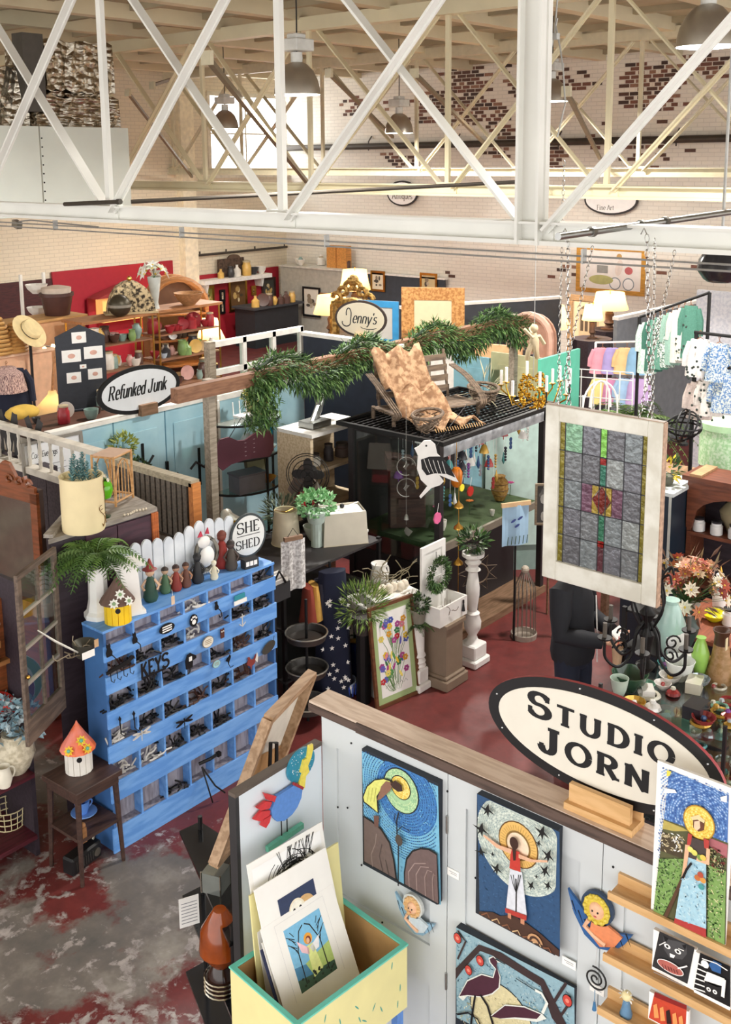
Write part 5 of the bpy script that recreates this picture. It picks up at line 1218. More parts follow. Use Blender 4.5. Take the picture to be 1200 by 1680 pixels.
for z in(.03,.35):
 b=B()
 for y in(-.09,.09):b.cyl((-.11,y,z),(.11,y,z),.008,RT,6)
 for x in(-.11,.11):b.cyl((x,-.09,z),(x,.09,z),.008,RT,6)
 b.build('rail_ring',t)
b=B()
for y in(-.09,.09):b.tube([(.1*math.cos(a),y,.05+.27*math.sin(a))for a in[i*PI/12 for i in range(13)]],.006,RT,6)
for k in range(4):b.cyl((-.06+k*.04,-.09,.04),(-.06+k*.04,-.09,.3),.004,RT,5)
b.build('arches',t);b=B();b.bx(-.11,.11,-.09,.09,.352,.36,mat('#c9a992'));b.build('top',t)
q=onc(200,845);t=thing('shell_string','short string of pale shells lying on the cabinet top','shells',(q.x,q.y-.03,zc));
for k in range(9):b=B();b.sph((k*.022,-.01*math.sin(k),.008),.009,mat('#d9cdb8'),6,4);b.build('shell',t)
q=onc(104,862);t=thing('small_figurine','tiny brass figurine at the left of the cream planter','figurine',(q.x,q.y-.02,zc));b=B();b.lathe([(.02,0),(.012,.02),(.018,.05),(.01,.08)],mat('#5a4f3a',.4,.5),10);b.build('body',t,smooth=True);b=B();b.sph((0,0,.095),.018,mat('#b0a060',.4,.4));b.build('head',t,smooth=True)
# ---------------------------------------------------------------- partition: balustrade, MY letters, shutter
part=thing('balustrade_partition','whitewashed balustrade on a dark plank partition at far left','partition',(5.0,0,0));RW=mat('#cfc9bd',.7,h2='#b9b2a6',scale=6);PLK=wood('#403438','#332a2e',.8)
for k in range(9):b=B();y=7.12+k*.27;b.bx(-.02,.02,y,y+.262,0,1.78,PLK);b.build('plank',part)
b=B();b.bx(-.05,.05,7.1,9.6,1.78,1.84,RW);b.build('bottom_rail',part);b=B();b.bx(-.045,.045,7.1,9.6,2.12,2.165,RW);b.build('top_rail',part)
for k in range(15):
 b=B();b.lathe([(.016,0),(.016,.05),(.02,.06),(.012,.08),(.02,.15),(.012,.22),(.016,.25),(.016,.28)],RW,8,(0,7.2+k*.165,1.84));b.build('baluster',part,smooth=True)
sh=thing('louvred_shutter','weathered wooden louvred shutter beside the balustrade, orange raw end','shutter',(5.05,0,0));LV=wood('#6b6055','#565049',.8);ORW=wood('#c9803f','#b56f34')
b=B();b.bx(-.05,.03,6.0,7.08,2.07,2.12,wood('#a39880','#8d836d'));b.build('top_rail',sh)
for k in range(15):b=B();y=6.1+k*.064;b.bx(-.018,-.002,y,y+.045,1.62,2.06,LV);b.build('slat',sh)
b=B();b.bx(-.002,.02,6.02,7.07,0,2.07,mat('#3b352f',.8));b.build('backing',sh);b=B();b.bx(-.035,-.002,6.04,7.07,1.5,1.6,LV);b.build('mid_rail',sh);b=B();b.bx(-.05,.03,5.985,6.035,.9,2.1,ORW);b.build('end_post',sh)
t=thing('letters','large dark letters MY leaning behind the balustrade','letters',(5.1,8.85,1.84),-PI/2)
b=B();lettering(b,'M',0,0,.4,mat('#242326'),-.004,.22,.2,.08,sx=1.0);b.build('letter_m',t);b=B();lettering(b,'Y',.48,0,.4,mat('#242326'),-.004,.22,.2,.08,sx=1.0);b.build('letter_y',t)
b=B();b.bx(-.05,.85,-.06,.05,-.06,-.001,DK);b.build('ledge',t)
# left edge: mirror dresser and hutch with plates
WN=wood('#8a4a28','#74401f',.4)
t=thing('dresser_mirror','dark walnut dresser mirror with carved scroll crest at left edge','mirror',(4.42,7.4,0),-PI/2+.1)
b=B();b.bx(-.4,.22,0,.04,1.0,1.95,mat('#4a3a34',.5));b.build('backboard',t);b=B();b.bx(-.45,.25,-.05,.3,0,1.0,WN);b.build('dresser_body',t)
b=B();b.bx(.14,.22,-.03,0,1.0,1.92,WN);b.bx(-.42,.22,-.03,0,1.84,1.93,WN);b.build('frame',t)
b=B();b.bx(-.4,.14,-.014,-.004,1.05,1.84,mat('#9a9084',.12,.9));b.build('glass',t)
b=B();b.prism([(-.42,1.93),(.2,1.93),(.2,1.97),(.12,1.98),(.08,2.05),(0,2.0),(-.06,2.08),(-.1,2.13),(-.17,2.14),(-.25,2.08),(-.42,2.04)],-.03,.0,WN)
for x in(.14,.02,-.1):b.tube([(x+.045*math.cos(a)*(1-a/9),-.035,2.0+.04*math.sin(a)*(1-a/9))for a in[i*.45 for i in range(14)]],.012,WN,6)
b.build('carved_crest',t)
t=thing('glazed_cabinet','narrow brown glazed cabinet door behind the cream planter','cabinet',(4.62,6.78,0),-PI/2);b=B();b.bx(-.19,-.15,-.03,0,1.1,2.0,WN);b.bx(-.19,.19,-.03,0,1.96,2.0,mat('#a8a097'));b.build('frame',t);b=B();b.bx(-.15,.19,-.02,-.01,1.1,1.96,mat('#8a8278',.1,.8));b.build('pane',t);b=B();b.bx(-.19,.19,-.03,.2,0,1.1,WN);b.build('lower_body',t)
HU=wood('#5a1f2a','#45161f',.45)
hut=thing('plate_hutch','dark red hutch with plates, vases and baskets at the left edge','hutch',(0,0,0))
b=B();b.bx(2.55,3.36,6.35,6.38,0,1.75,mat('#3a2320',.7));b.build('back',hut);b=B();b.bx(3.36,3.39,5.75,6.5,0,1.9,DK);b.build('side',hut)
for z,y0 in((.17,5.72),(.62,5.7),(.99,5.85),(1.35,5.9)):b=B();b.bx(2.55,3.36,y0,6.15,z-.03,z,HU if z<1 else wood('#a06a3c'));b.build('shelf',hut)
b=B();b.bx(3.3,3.36,5.95,6.15,.82,1.75,WN);b.build('stile',hut)
q=spot(28,1265,Z=.62);t=thing('hydrangea_vase','cream crackled round vase of pale blue hydrangeas at left edge','vase',(q.x,q.y,.62));b=B();b.lathe([(.06,0),(.09,.04),(.125,.13),(.115,.2),(.08,.25),(.085,.27),(.07,.27),(.001,.2)],mat('#d8cfb8',.7,h2='#b8ad94',scale=30,bump=.6),20);b.build('vase',t,smooth=True)
b=B();[foliage(b,(.1*math.cos(a),.1*math.sin(a),.38+.08*math.sin(a*2)),.085,.085,.075,60,.05,.045,[mat('#9fb9c4'),mat('#c3d3d8'),mat('#7d9fae')],seed=int(a*9))for a in(0,1.3,2.6,3.9,5.2)];b.build('blooms',t)
for px,py,r,h,rim,lb,y in((14,1135,.17,'#e3d2b4','#8a2a26','large plate with dark red rim standing on the hutch',6.05),(24,1120,.19,'#e9e4cf','#7d9a4a','large plate with green rim and dark vine behind the red one',6.2),(0,1160,.1,'#d83a2c','#b82a20','small glossy scarlet plate at the left edge of the picture',5.92)):
 q=spot(px,py,Y=y);plate(lb,(q.x,y,max(.625,q.z-r)),r,mat(h,.4),-.5,.15,mat(rim))
 b=B();b.bx(-.04,.04,.03,.09,.62-max(.625,q.z-r),.06,DK);b.build('plate_stand',COL.objects[-1]if False else[o for o in COL.objects if o.get('label')==lb][0])
q=spot(8,1290,Z=.62);vessel('pitcher','small cream pitcher at the left edge beside the hydrangeas',(q.x,q.y,.62),.05,.14,CREAM,'pitcher',handle=True)
q=spot(22,1355,Z=.17);wire_basket('wire_basket','small pale wire basket on the bottom shelf of the hutch',(q.x,q.y+.05,.17),.1,.13,mat('#c9bd94'),16,False)
q=spot(8,1030,Z=1.35);vessel('bowl','small green bowl on the upper hutch shelf at left edge',(q.x+.02,q.y,1.35),.05,.05,mat('#b9b45a'))
q=spot(36,935,Z=1.6);t=thing('jar_candle','green glass candle jar with blue lid in front of the mirror','candle',(3.5,6.4,1.56));b=B();b.lathe([(.05,0),(.055,.01),(.055,.09),(.045,.1)],mat('#3a8a78',.1),16);b.build('jar',t,smooth=True);b=B();b.lathe([(.05,.1),(.05,.13),(.01,.14)],mat('#2f5fa8',.3),16);b.build('lid',t,smooth=True)
t=thing('linen_pile','rumpled pink and cream linens on a small chest below the mirror','linens',(3.12,6.0,1.5));b=B()
for k in range(6):b.sph((rnd.uniform(-.12,.14),rnd.uniform(-.06,.06),.03+.02*k),.1,mat(('#cdb4a4','#d9cbbd','#b99a8c')[k%3],.9,bump=.5),12,6,(1.1,.8,.35),Matrix.Rotation(k,3,'Z'))
b.build('cloth',t,smooth=True)
t=thing('small_chest','small dark red chest with pale wood side under the linens','chest',(3.12,6.0,1.352));b=B();b.bx(-.18,.17,-.1,.1,0,.1,HU);b.build('body',t);b=B();b.bx(-.19,.18,-.11,.11,.1,.145,wood('#a8743f'));b.build('lid',t)
# ---------------------------------------------------------------- side table with cup, birdhouse and radio
BT=wood('#4a342c','#3a2822',.5)
st_=thing('side_table','small worn dark brown side table beside the blue shelf','table',(3.525,5.42,0),D(2))
b=B();b.bx(-.17,.19,-.17,.19,.612,.65,BT);b.build('top',st_,bevel=.004)
b=B();b.bx(-.15,.17,-.15,.17,.56,.612,BT);b.build('apron',st_);b=B();b.bx(-.15,.17,-.15,.17,.29,.312,BT);b.build('shelf',st_)
for x in(-.145,.165):
 for y in(-.145,.165):b=B();b.cyl((x*.93,y*.93,.56),(x*1.05,y*1.05,0),.02,BT,6,.013);b.build('leg',st_)
q=spot(130,1262,Z=.65);birdhouse('birdhouse','white birdhouse with scalloped orange roof and yellow flowers',(q.x,q.y,.651),D(-30),.085,.165,mat('#e6e2da',.6),mat('#e86f3a',.5,h2='#ee8a78'),fl=((-.6,.1,('#f2c83a','#6ab59a')),(.5,.1,('#f2c83a','#6ab59a')),(.2,.45,('#e8c83a','#6ab59a'))))
q=spot(138,1335,Z=.312);t=thing('saucer','blue saucer on the side table shelf','saucer',(q.x,q.y,.313));b=B();b.lathe([(.03,0),(.085,.015),(.083,.019),(.001,.008)],mat('#6f9ad8',.3),22);b.build('dish',t,smooth=True);b=B();b.lathe([(.03,.0085),(.035,.0115)],mat('#5f86c4',.3),22,cap=False);b.build('well',t)
vessel('cup','blue teacup on the saucer of the side table',(q.x-.01,q.y,.323),.05,.09,mat('#5f8fdc',.3),'teacup','cup',handle=True)
t=thing('wooden_clip','small wooden clip figure on the side table shelf edge','clip',(3.42,5.285,.28));b=B();b.bx(-.02,.02,-.012,.012,0,.1,wood('#8a5f38'));b.build('body',t);b=B();b.sph((0,0,.115),.02,wood('#8a5f38'));b.build('head',t)
q=spot(132,1432,Z=0);t=thing('vintage_radio','black vintage radio with handle on the floor under the side table','radio',(q.x+.06,q.y+.06,0),D(10));b=B();b.bx(-.13,.13,-.05,.05,0,.12,BLACK);b.build('case',t,bevel=.012);b=B();[b.bx(-.1+k*.02,-.092+k*.02,-.053,-.05,.03,.09,mat('#5a5a58',.3,.8))for k in range(8)];b.build('grille',t);b=B();b.cyl((.08,-.05,.06),(.08,-.058,.06),.028,mat('#77736a',.3,.8),16);b.build('dial',t);b=B();b.tube([(.1,0,.12),(.13,0,.17),(.11,0,.2),(.05,0,.19)],.008,mat('#8a867c',.3,.8));b.build('handle',t)
# ---------------------------------------------------------------- black glass shelves beside the bird panel
t=thing('black_glass_shelf','black glass corner shelf unit behind the bird panel','shelf',(0,0,0));BG=mat('#1b1c1f',.12)
for z in(1.12,.75,.3):
 b=B();b.add([(x,y,z+e)for e in(-.008,.008)for x,y in((2.72,3.13),(3.2,3.13),(3.22,3.9),(3.1,3.92))],[(0,1,2,3),(7,6,5,4),(0,4,5,1),(1,5,6,2),(2,6,7,3),(3,7,4,0)],BG);b.build('shelf',t)
for x,y in((2.75,3.14),(3.18,3.85),(3.18,3.15)):b=B();b.cyl((x,y,0),(x,y,1.2),.012,IRON,8);b.build('post',t)
t=thing('glass_cube','small silver edged glass trinket box on the upper black shelf','box',(2.93,3.45,1.129),D(20));b=B();b.bx(-.05,.05,-.05,.05,0,.1,mat('#9aa09c',.1,.6));b.build('sides',t);b=B()
for x in(-.05,.05):
 for y in(-.05,.05):b.cyl((x,y,0),(x,y,.105),.005,metal('#c8c4b8',.2),6)
b.build('edges',t)
t=thing('amber_lamp','amber glass lamp with silver wire base on the lower black shelf','lamp',(2.8,3.28,.759));b=B();b.lathe([(.05,0),(.07,.03),(.075,.08),(.04,.14)],mat('#2c1a14',.15),16);b.build('base',t,smooth=True);b=B();b.lathe([(.04,.14),(.1,.22),(.09,.32),(.03,.42)],mat('#8a3f14',.1,var=.3),18);b.build('shade',t,smooth=True);b=B();[b.tube([(.08*math.cos(a),.08*math.sin(a),.02+k*.022)for a in[i*PI/10 for i in range(20)]],.004,metal('#d8d4c8',.2),4,True)for k in range(4)];b.build('wire_coil',t)
t=thing('leaflet','white printed leaflet standing on the lower black shelf','leaflet',(2.98,3.72,.759),D(-25));b=B();b.bx(-.05,.05,-.002,.002,0,.16,PAPER);b.build('sheet',t);b=B();[b.flat(rect(-.04,.04,.02+k*.018,.024+k*.018),-.0026,mat('#8a8a90'))for k in range(7)];b.build('lettering',t)
# back of a stretched canvas leaning behind the panel
t=thing('stretched_canvas','back of a large stretched canvas with kraft paper leaning behind the panel','canvas',(0,0,0));SW=wood('#b89878','#9c7c5c')
TL,TR=spot(440,1180,Z=1.9),spot(512,1105,Z=1.9);BL=spot(400,1287,Z=1.62);dn=(BL-TL)*2.2;C4=[TL,TR,TR+dn,TL+dn];nn=(TR-TL).cross(dn).normalized()*.02
for k in range(4):b=B();b.bar(C4[k],C4[(k+1)%4],.035,.05,SW,up=nn);b.build('stretcher_bar',t)
b=B();b.poly([p+nn for p in C4],mat('#d9d2c4',.8));b.build('canvas',t)
b=B();b.poly([TL+dn*.3+nn*.8,TR+dn*.55+nn*.8,TR+dn+nn*.8,TL+dn+nn*.8],mat('#b58a5a',.8));b.build('kraft_paper',t)
b=B();p=TL.lerp(TR,.35)+dn*.35-nn*.5;b.tube([p+Vector((0,0,-.2)),p+Vector((.02,0,.04)),p+Vector((.06,0,.02)),p+Vector((.05,0,-.2))],.01,IRON);b.build('black_bow',t)
# ================================================================ centre of the hall
def fl(px,py,z=0):return spot(px,py,Z=z)
def pt(name,parent,fn,**k):b=B();fn(b);return b.build(name,parent,**k)
RWD=wood('#8a6a52','#74583f',.7)
# framed flower print leaning on the stand
def flo(b,w,h,y):
 q=random.Random(4)
 for i in range(46):
  x,z=q.uniform(-.3,.3)*w,h*(.22+.6*q.random());m=c_(q.choice(('#e8c23a','#e0a030','#c8343a','#6a6ac0','#b04a90','#3f7a4a','#5f9a5a','#e88a9a','#4a5ab0','#f0dc70')))
  n=q.choice((0,5,6))
  if n:
   for k in range(n):a=2*PI*k/n+x*9;b.flat(ell(x+.018*math.cos(a),z+.018*math.sin(a),.014,.011,8),y-i*3e-5,m)
  else:b.flat(ell(x,z,.012,.035,10,tilt=q.uniform(-.6,.6)),y-i*3e-5,m)
  stroke(b,[(x,z),(x*.6,z-.09),(x*.3,max(.12*h,z-.2))],.004,y-.00002,c_('#5f8a4a'))
 for k in range(5):stroke(b,[(-.12+k*.05,.17*h),(-.1+k*.05,.2*h),(-.08+k*.05,.17*h)],.003,y,K)
a,c=fl(616,1166),fl(688,1135);d=c-a
frame('flower_print','framed botanical flower print with green mount leaning on the plant stand',d.length,.87,a.lerp(c,.5),math.atan2(d.y,d.x),wood('#6a4026'),.028,'#a9bf86',.05,flo,.12)
# brown pedestal, white planter box, shutter and wreath
BRN=mat('#8a7866',.6,var=.06)
t=thing('pedestal','square taupe painted pedestal under the white planter box','pedestal',(6.99,5.1,0))
pt('shaft',t,lambda b:b.bx(-.12,.12,-.12,.12,.1,.56,BRN));pt('base',t,lambda b:(b.bx(-.16,.16,-.16,.16,0,.09,BRN),b.bx(-.14,.14,-.14,.14,.09,.12,BRN)),bevel=.008);pt('cap',t,lambda b:b.bx(-.14,.14,-.14,.14,.56,.59,BRN))
t=thing('planter_box','white wooden planter box on the taupe pedestal','planter',(6.99,5.1,.591),0)
for v,n_ in(((-.2,.2,-.11,-.095),'front_board'),((-.2,.2,.095,.11),'back_board'),((-.2,-.185,-.095,.095),'side_board'),((.185,.2,-.095,.095),'side_board')):pt(n_,t,lambda b:b.bx(*v,0,.17,WHITE))
pt('bottom',t,lambda b:b.bx(-.185,.185,-.095,.095,0,.015,WHITE));pt('twig_bow',t,lambda b:splat(b,(-.1,-.125,.1),5,.06,mat('#5a4634'),2,.003),kind='stuff')
pt('tassel',t,lambda b:(b.cyl((.13,-.12,.12),(.13,-.12,.15),.008,BLACK,8),b.cyl((.13,-.12,.05),(.13,-.12,.12),.016,BLACK,8,.006)))
t=thing('small_shutter','white panelled shutter standing up from the planter box','shutter',(6.93,5.17,.607),0);pt('frame',t,lambda b:(b.bx(-.17,-.12,-.01,.01,0,.66,WHITE),b.bx(.12,.17,-.01,.01,0,.66,WHITE),b.bx(-.12,.12,-.01,.01,.6,.66,WHITE),b.bx(-.12,.12,-.01,.01,0,.06,WHITE),b.bx(-.12,.12,-.01,.01,.3,.35,WHITE)))
for z0,z1 in((.06,.3),(.35,.6)):pt('panel',t,lambda b:b.bx(-.12,.12,-.003,.005,z0,z1,WHITE))
t=thing('green_wreath','round green leafy wreath hung on the white shutter','wreath',(6.93,5.14,1.0),0);b=B();q=random.Random(2)
for i in range(1000):a=q.uniform(0,2*PI);r=.105+q.uniform(-.03,.045);b.leaf((r*math.cos(a),-.03+q.uniform(-.02,.015),r*math.sin(a)),(math.cos(a+q.uniform(-1,1)),q.uniform(-.8,.1),math.sin(a+q.uniform(-1,1))),.036,.012,GREENS[q.randrange(3)])
b.build('leaves',t);pt('hanger',t,lambda b:b.tube([(0,-.01,.1),(0,-.005,.2)],.003,BLACK))
# white columns
def column(label,px,py,pr,s,base=.1):
 q=fl(px,py);t=thing('white_column',label,'column',(q.x,q.y+base,0),D(0));pt('base_block',t,lambda b:(b.bx(-base,base,-base,base,0,.07,WHITE),b.bx(-base*.8,base*.8,-base*.8,base*.8,.07,.2,WHITE)),bevel=.012);pt('turned_shaft',t,lambda b:b.lathe(pr,WHITE,20),smooth=True);return q
q=column('tall turned white wooden baluster column standing on the red floor',793,1093,[(.075,.2),(.05,.23),(.04,.27),(.05,.29),(.075,.34),(.08,.4),(.06,.46),(.065,.48),(.04,.5),(.045,.55),(.06,.65),(.062,.72),(.045,.84),(.04,.87),(.07,.89),(.04,.92),(.075,.96),(.045,.98),(.1,1.02),(.1,1.05)],1,.12)
plant('trailing_plant','small trailing plant in a dark pot on top of the tall baluster column',(q.x,q.y+.12,1.051),(.06,.06),mat('#4a4640'),.15,ms=GREENS+[mat('#b8c4b0')],n=170,L=.08)
q=column('short white wooden column with ringed shaft beside the flower print',699,1134,[(.06,.2),(.07,.22),(.06,.24),(.068,.26),(.05,.29),(.068,.31),(.055,.34),(.055,.58),(.065,.6)],1,.085)
plant('potted_plant','leafy green plant in a stone pot on the short white column',(q.x,q.y+.085,.601),(.075,.13),mat('#8a8578',.9,bump=.4),.13,n=300,L=.04,w=.022)
t=thing('fern_collar','green fern sprigs draped round the top of the short column','plant',(q.x,q.y+.085,.56));pt('sprigs',t,lambda b:fern(b,(0,0,.03),16,.15,GREENS,6,.04))
# gold bells string
q=fl(758,1050);t=thing('brass_bell_string','string of brass bells and cups hanging beside the tall baluster','ornament',(q.x-.35,q.y-.2,.3));pt('cord',t,lambda b:b.tube([(0,0,0),(0,0,1.5)],.004,BRASS,5))
for z in(.0,.3,.62,.95,1.15):pt('bell',t,lambda b:b.lathe([(.045,z),(.04,z+.02),(.012,z+.045),(.006,z+.06)],BRASS,14),smooth=True)
# star figures and the glass-fronted black cage booth
CG=mat('#201c1e',.5);XA,XB,YA,YBk,ZG=7.42,9.2,5.47,6.5,2.0
t=thing('display_cage','black framed display booth with lattice roof in the middle of the hall','display booth',(0,0,0))
for x in(XA,XB):
 for y in(YA,YBk):pt('post',t,lambda b:b.bx(x-.03,x+.03,y-.03,y+.03,0,ZG,CG))
pt('plinth',t,lambda b:b.bx(XA-.05,XB+.05,YA-.05,YBk,0,.07,RWD));pt('back_wall',t,lambda b:b.bx(XA,XB,YBk-.02,YBk,.07,ZG,mat('#2c2628',.7)));pt('counter',t,lambda b:b.bx(XA+.03,XB-.03,YA+.03,YBk-.03,.95,1.0,mat('#3a4a2a',.9,bump=.6)))
pt('counter_front',t,lambda b:b.bx(XA+.03,XB-.03,YA+.0,YA+.03,.94,1.01,mat('#7d7466')));pt('lower_front',t,lambda b:b.bx(XA+.03,XB-.03,YA+.3,YA+.32,.07,.94,mat('#241f22')))
for v in((XA-.012,XA+.012,YA+.03,YBk-.03,.07,.8),):pt('side_panel',t,lambda b:b.bx(*v,CG))
pt('side_glass',t,lambda b:b.bx(XA-.004,XA+.004,YA+.03,YBk-.03,.8,ZG-.05,GLASS))
pt('header_board',t,lambda b:b.bx(XA+.03,XB,YA-.03,YA-.01,ZG-.14,ZG-.02,mat('#b9bcc0',.6,h2='#8f9296')))
b=B()
for k in range(19):y=YA-.08+k*.066;b.bx(XA-.08,XB+.1,y-.006,y+.006,ZG+.01,ZG+.025,IRON)
for k in range(28):x=XA-.06+k*.068;b.bx(x-.006,x+.006,YA-.1,YBk+.1,ZG+.0,ZG+.012,IRON)
b.build('roof_lattice',t,kind='stuff')
for v in((XA-.1,XB+.12,YA-.12,YA-.08),(XA-.1,XB+.12,YBk+.08,YBk+.12),(XA-.1,XA-.06,YA-.08,YBk+.08),(XB+.08,XB+.12,YA-.08,YBk+.08)):pt('roof_rim',t,lambda b:b.bx(*v,ZG,ZG+.04,IRON))
t=thing('wooden_nest_box','dark red-brown wooden nest box inside the display booth','box',(7.75,6.1,1.01),D(-45));RB=wood('#5c3a34','#4a2e2a');pt('body',t,lambda b:b.bx(-.17,.17,-.12,.12,0,.6,RB));pt('roof',t,lambda b:b.prism([(-.2,.58),(.2,.58),(.2,.62),(-.2,.7)],-.16,.14,RB));pt('ledge',t,lambda b:b.bx(-.1,.1,-.18,-.12,.25,.3,RB))
# hanging goods in the open front
HC=[('#e8e6e2','white'),('#3a5a8a','blue'),('#8a4a9a','purple'),('#c8a04a','golden'),('#b0b8c0','silver'),('#4a8a8a','teal'),('#9a3a3a','red'),('#2f2f38','black')]
q=random.Random(9)
pt('hanging_rod',bpy.data.objects['display_cage'],lambda b:[b.cyl((XA,y,ZG-.02),(XB,y,ZG-.02),.01,IRON,6)for y in(YA+.1,YA+.35,YA+.6)])
for i in range(54):
 x=XA+.1+(XB-XA-.2)*((i%18)+q.random()*.8)/18;y=YA+(.1,.35,.6)[i//18];L=q.uniform(.12,.62);h,nm=q.choice(HC);kd=i%4;m=mat(h,.25,.3 if nm in('silver','golden')else 0)
 w=['bell','bead drop','disc chime','glass drop'][kd]
 t=thing('hanging_'+w.replace(' ','_'),f'{nm} {w} hanging inside the display booth','ornament',(x,y,ZG-.03-L),group='ornaments hung in the display booth')
 pt('cord',t,lambda b:b.tube([(0,0,.03),(0,0,L)],.0015,PAPER,3))
 def g(b):
  if kd==0:b.lathe([(.05,-.05),(.045,-.03),(.025,.02),(.006,.035)],m,10)
  elif kd==1:[b.sph((0,0,-.03*j),.017-.001*j,m,7,5)for j in range(5)]
  elif kd==2:[b.cyl((.0,-.004,-.04*j),(0,.004,-.04*j),.022,m,10)for j in range(3)]
  else:b.lathe([(.002,-.1),(.02,-.06),(.012,-.02),(.004,.03)],m,8)
 pt('body',t,g,smooth=True)
 if kd==0:pt('clapper',t,lambda b:b.cyl((0,0,-.09),(0,0,-.03),.005,m,6))
# wooden bird cut-out on a hook
q=spot(716,770,X=7.0);t=thing('bird_cutout','white wooden bird cut-out with black feathered wing hanging in front of the booth','ornament',q,D(-48));s=.0086
PB_=lambda pts:[((x-595)*s*.19,(345-y)*s*.19)for x,y in pts]
pt('body',t,lambda b:b.prism(PB_([(482,230),(505,218),(530,190),(565,188),(590,210),(600,260),(640,300),(680,360),(712,415),(690,410),(610,375),(635,410),(615,430),(570,445),(515,500),(508,490),(550,435),(515,400),(495,340),(500,270)]),-.006,.006,WHITE))
pt('wing',t,lambda b:b.prism(PB_([(515,290),(560,275),(620,275),(665,330),(695,390),(650,370),(590,365),(545,375),(520,340)]),-.008,-.0062,BLACK))
pt('feather_lines',t,lambda b:[stroke(b,PB_([(530+k*24,285+k*4),(545+k*24,330+k*6),(560+k*22,362+k*3)]),.004,-.0085,PAPER)for k in range(5)])
pt('eye',t,lambda b:b.sph((-.085,-.007,.21),.009,BLACK,6,4));pt('cord',t,lambda b:b.tube([(0,0,.2),(.12,.1,.34),(.3,.35,.48)],.003,IRON))
# hummingbird wind-chime hoops
t=thing('hoop_mobile','hanging wire hoops with metal birds and a bell beside the booth corner','mobile',spot(667,800,X=7.25));GM=mat('#9a9a94',.4,.7)
pt('cord',t,lambda b:b.tube([(0,0,.75),(0,0,-.35)],.002,GM,4))
for z in(.2,0):pt('hoop',t,lambda b:b.tube([(.06*math.cos(a),-.06*math.cos(a),z+.085*math.sin(a))for a in[i*PI/10 for i in range(17)]],.004,GM,4));pt('bird',t,lambda b:b.prism([(-.04,z),(-.01,z+.02),(.0,z+.05),(.01,z+.02),(.045,z+.01),(.005,z-.01),(-.01,z-.03)],-.003,.003,GM))
pt('bell',t,lambda b:b.lathe([(.025,-.3),(.018,-.27),(.006,-.25)],GM,10));pt('lower_bird',t,lambda b:b.prism([(-.03,-.4),(.0,-.37),(.05,-.41),(.09,-.44),(.03,-.47),(-.01,-.44)],-.004,.004,GM))
# goods on the booth counter
def cq(px,py):p=spot(px,py,Z=1.01);return(min(max(p.x,XA+.1),XB-.1),min(max(p.y,YA+.08),YBk-.15),1.011)
for px,py,h,lb in((716,855,'#e05a90','pink felt flower on the booth counter corner'),(770,845,'#e8862a','orange felt flower on the booth counter'),(745,850,'#c8b43a','yellow felt flower between the pink and orange ones'),(850,808,'#d84a9a','bright pink rosette at the right end of the booth')):
 t=thing('felt_flower',lb,'flower',cq(px,py));pt('stem',t,lambda b:b.tube([(0,0,0),(.01,0,.12)],.004,GREENS[1]));pt('petals',t,lambda b:[b.leaf((.01,0,.13),(math.cos(k*.7),math.sin(k*.7),.4),.05,.035,mat(h))for k in range(9)])
for px,py,r,h,hh,lb in((725,870,.05,.1,'#e8e4dc','white cup on the booth counter beside the pink flower'),(808,846,.025,.06,'#d8d4cc','tiny white candle pot on the booth counter')):p=cq(px,py);vessel('cup',lb,p,r,h,mat(hh),'cup')
t=thing('wicker_vase','honey coloured wicker vase at the right of the booth','vase',cq(820,820));pt('body',t,lambda b:b.lathe([(.05,0),(.09,.1),(.085,.2),(.05,.24),(.06,.26)],mat('#b08a4a',.8,h2='#8a6428',scale=40,bump=.8),16),smooth=True);pt('weave_bands',t,lambda b:[b.tube([(r*math.cos(a),r*math.sin(a),z)for a in[i*PI/8 for i in range(16)]],.004,mat('#6a4a1e'),4,True)for r,z in((.076,.06),(.092,.12),(.087,.18))])
t=thing('amber_lantern','amber glass hanging lantern at the left of the open booth','lantern',(7.62,5.42,1.55));pt('glass',t,lambda b:b.lathe([(.03,0),(.05,.03),(.055,.14),(.03,.18)],mat('#c8701e',.2),12),smooth=True);pt('frame',t,lambda b:(b.tube([(0,0,.18),(.06,0,.12),(.05,0,.02)],.005,BRASS),b.tube([(0,0,.18),(0,0,.42)],.003,BRASS)))
for px,py,h,lb,rr in((758,800,'#e8d83a','yellow round ornament hung at the booth front',.035),(772,806,'#a8281e','dark red hexagonal ornament hung at the booth front',.05),(718,850,'#e06a9a','pink round love badge at the booth corner',.055)):
 t=thing('round_ornament',lb,'ornament',spot(px,py,Y=YA-.05));pt('disc',t,lambda b:b.cyl((0,-.006,0),(0,.006,0),rr,mat(h,.4),8 if rr>.04 else 16));pt('loop',t,lambda b:b.tube([(0,0,rr),(.02,0,rr+.08)],.002,PAPER))
# twig bench with blanket on the booth roof, twig trays
TWG=wood('#7d6a58','#5f5044',.8);ZR=ZG+.041
t=thing('twig_bench','small rustic twig bench with curled arms on the booth roof','bench',(8.0,6.05,ZR),D(-20))
for k in range(9):pt('seat_slat',t,lambda b:b.bx(-.5,.5,-.2+k*.045,-.165+k*.045,.1,.115,TWG))
for k in range(4):pt('back_slat',t,lambda b:b.bar((-.42,.24+k*.02,.2+k*.1),(.42,.24+k*.02,.2+k*.1),.012,.06,TWG))
for x in(-.4,-.13,.13,.4):pt('back_post',t,lambda b:b.cyl((x,.21,.05),(x,.32,.58),.014,TWG,6))
for x in(-.48,.48):
 for y in(-.18,.2):pt('leg',t,lambda b:b.cyl((x,y,0),(x,y,.12),.02,TWG,6))
 pt('arm',t,lambda b:[b.tube(flow([(x+e,.28,.42),(x*1.05+e,.05,.34),(x*1.05+e,-.2,.2),(x+e,-.27,.12),(x+e,-.2,.06)]),.012,TWG,5)for e in(0,.025,-.025)])
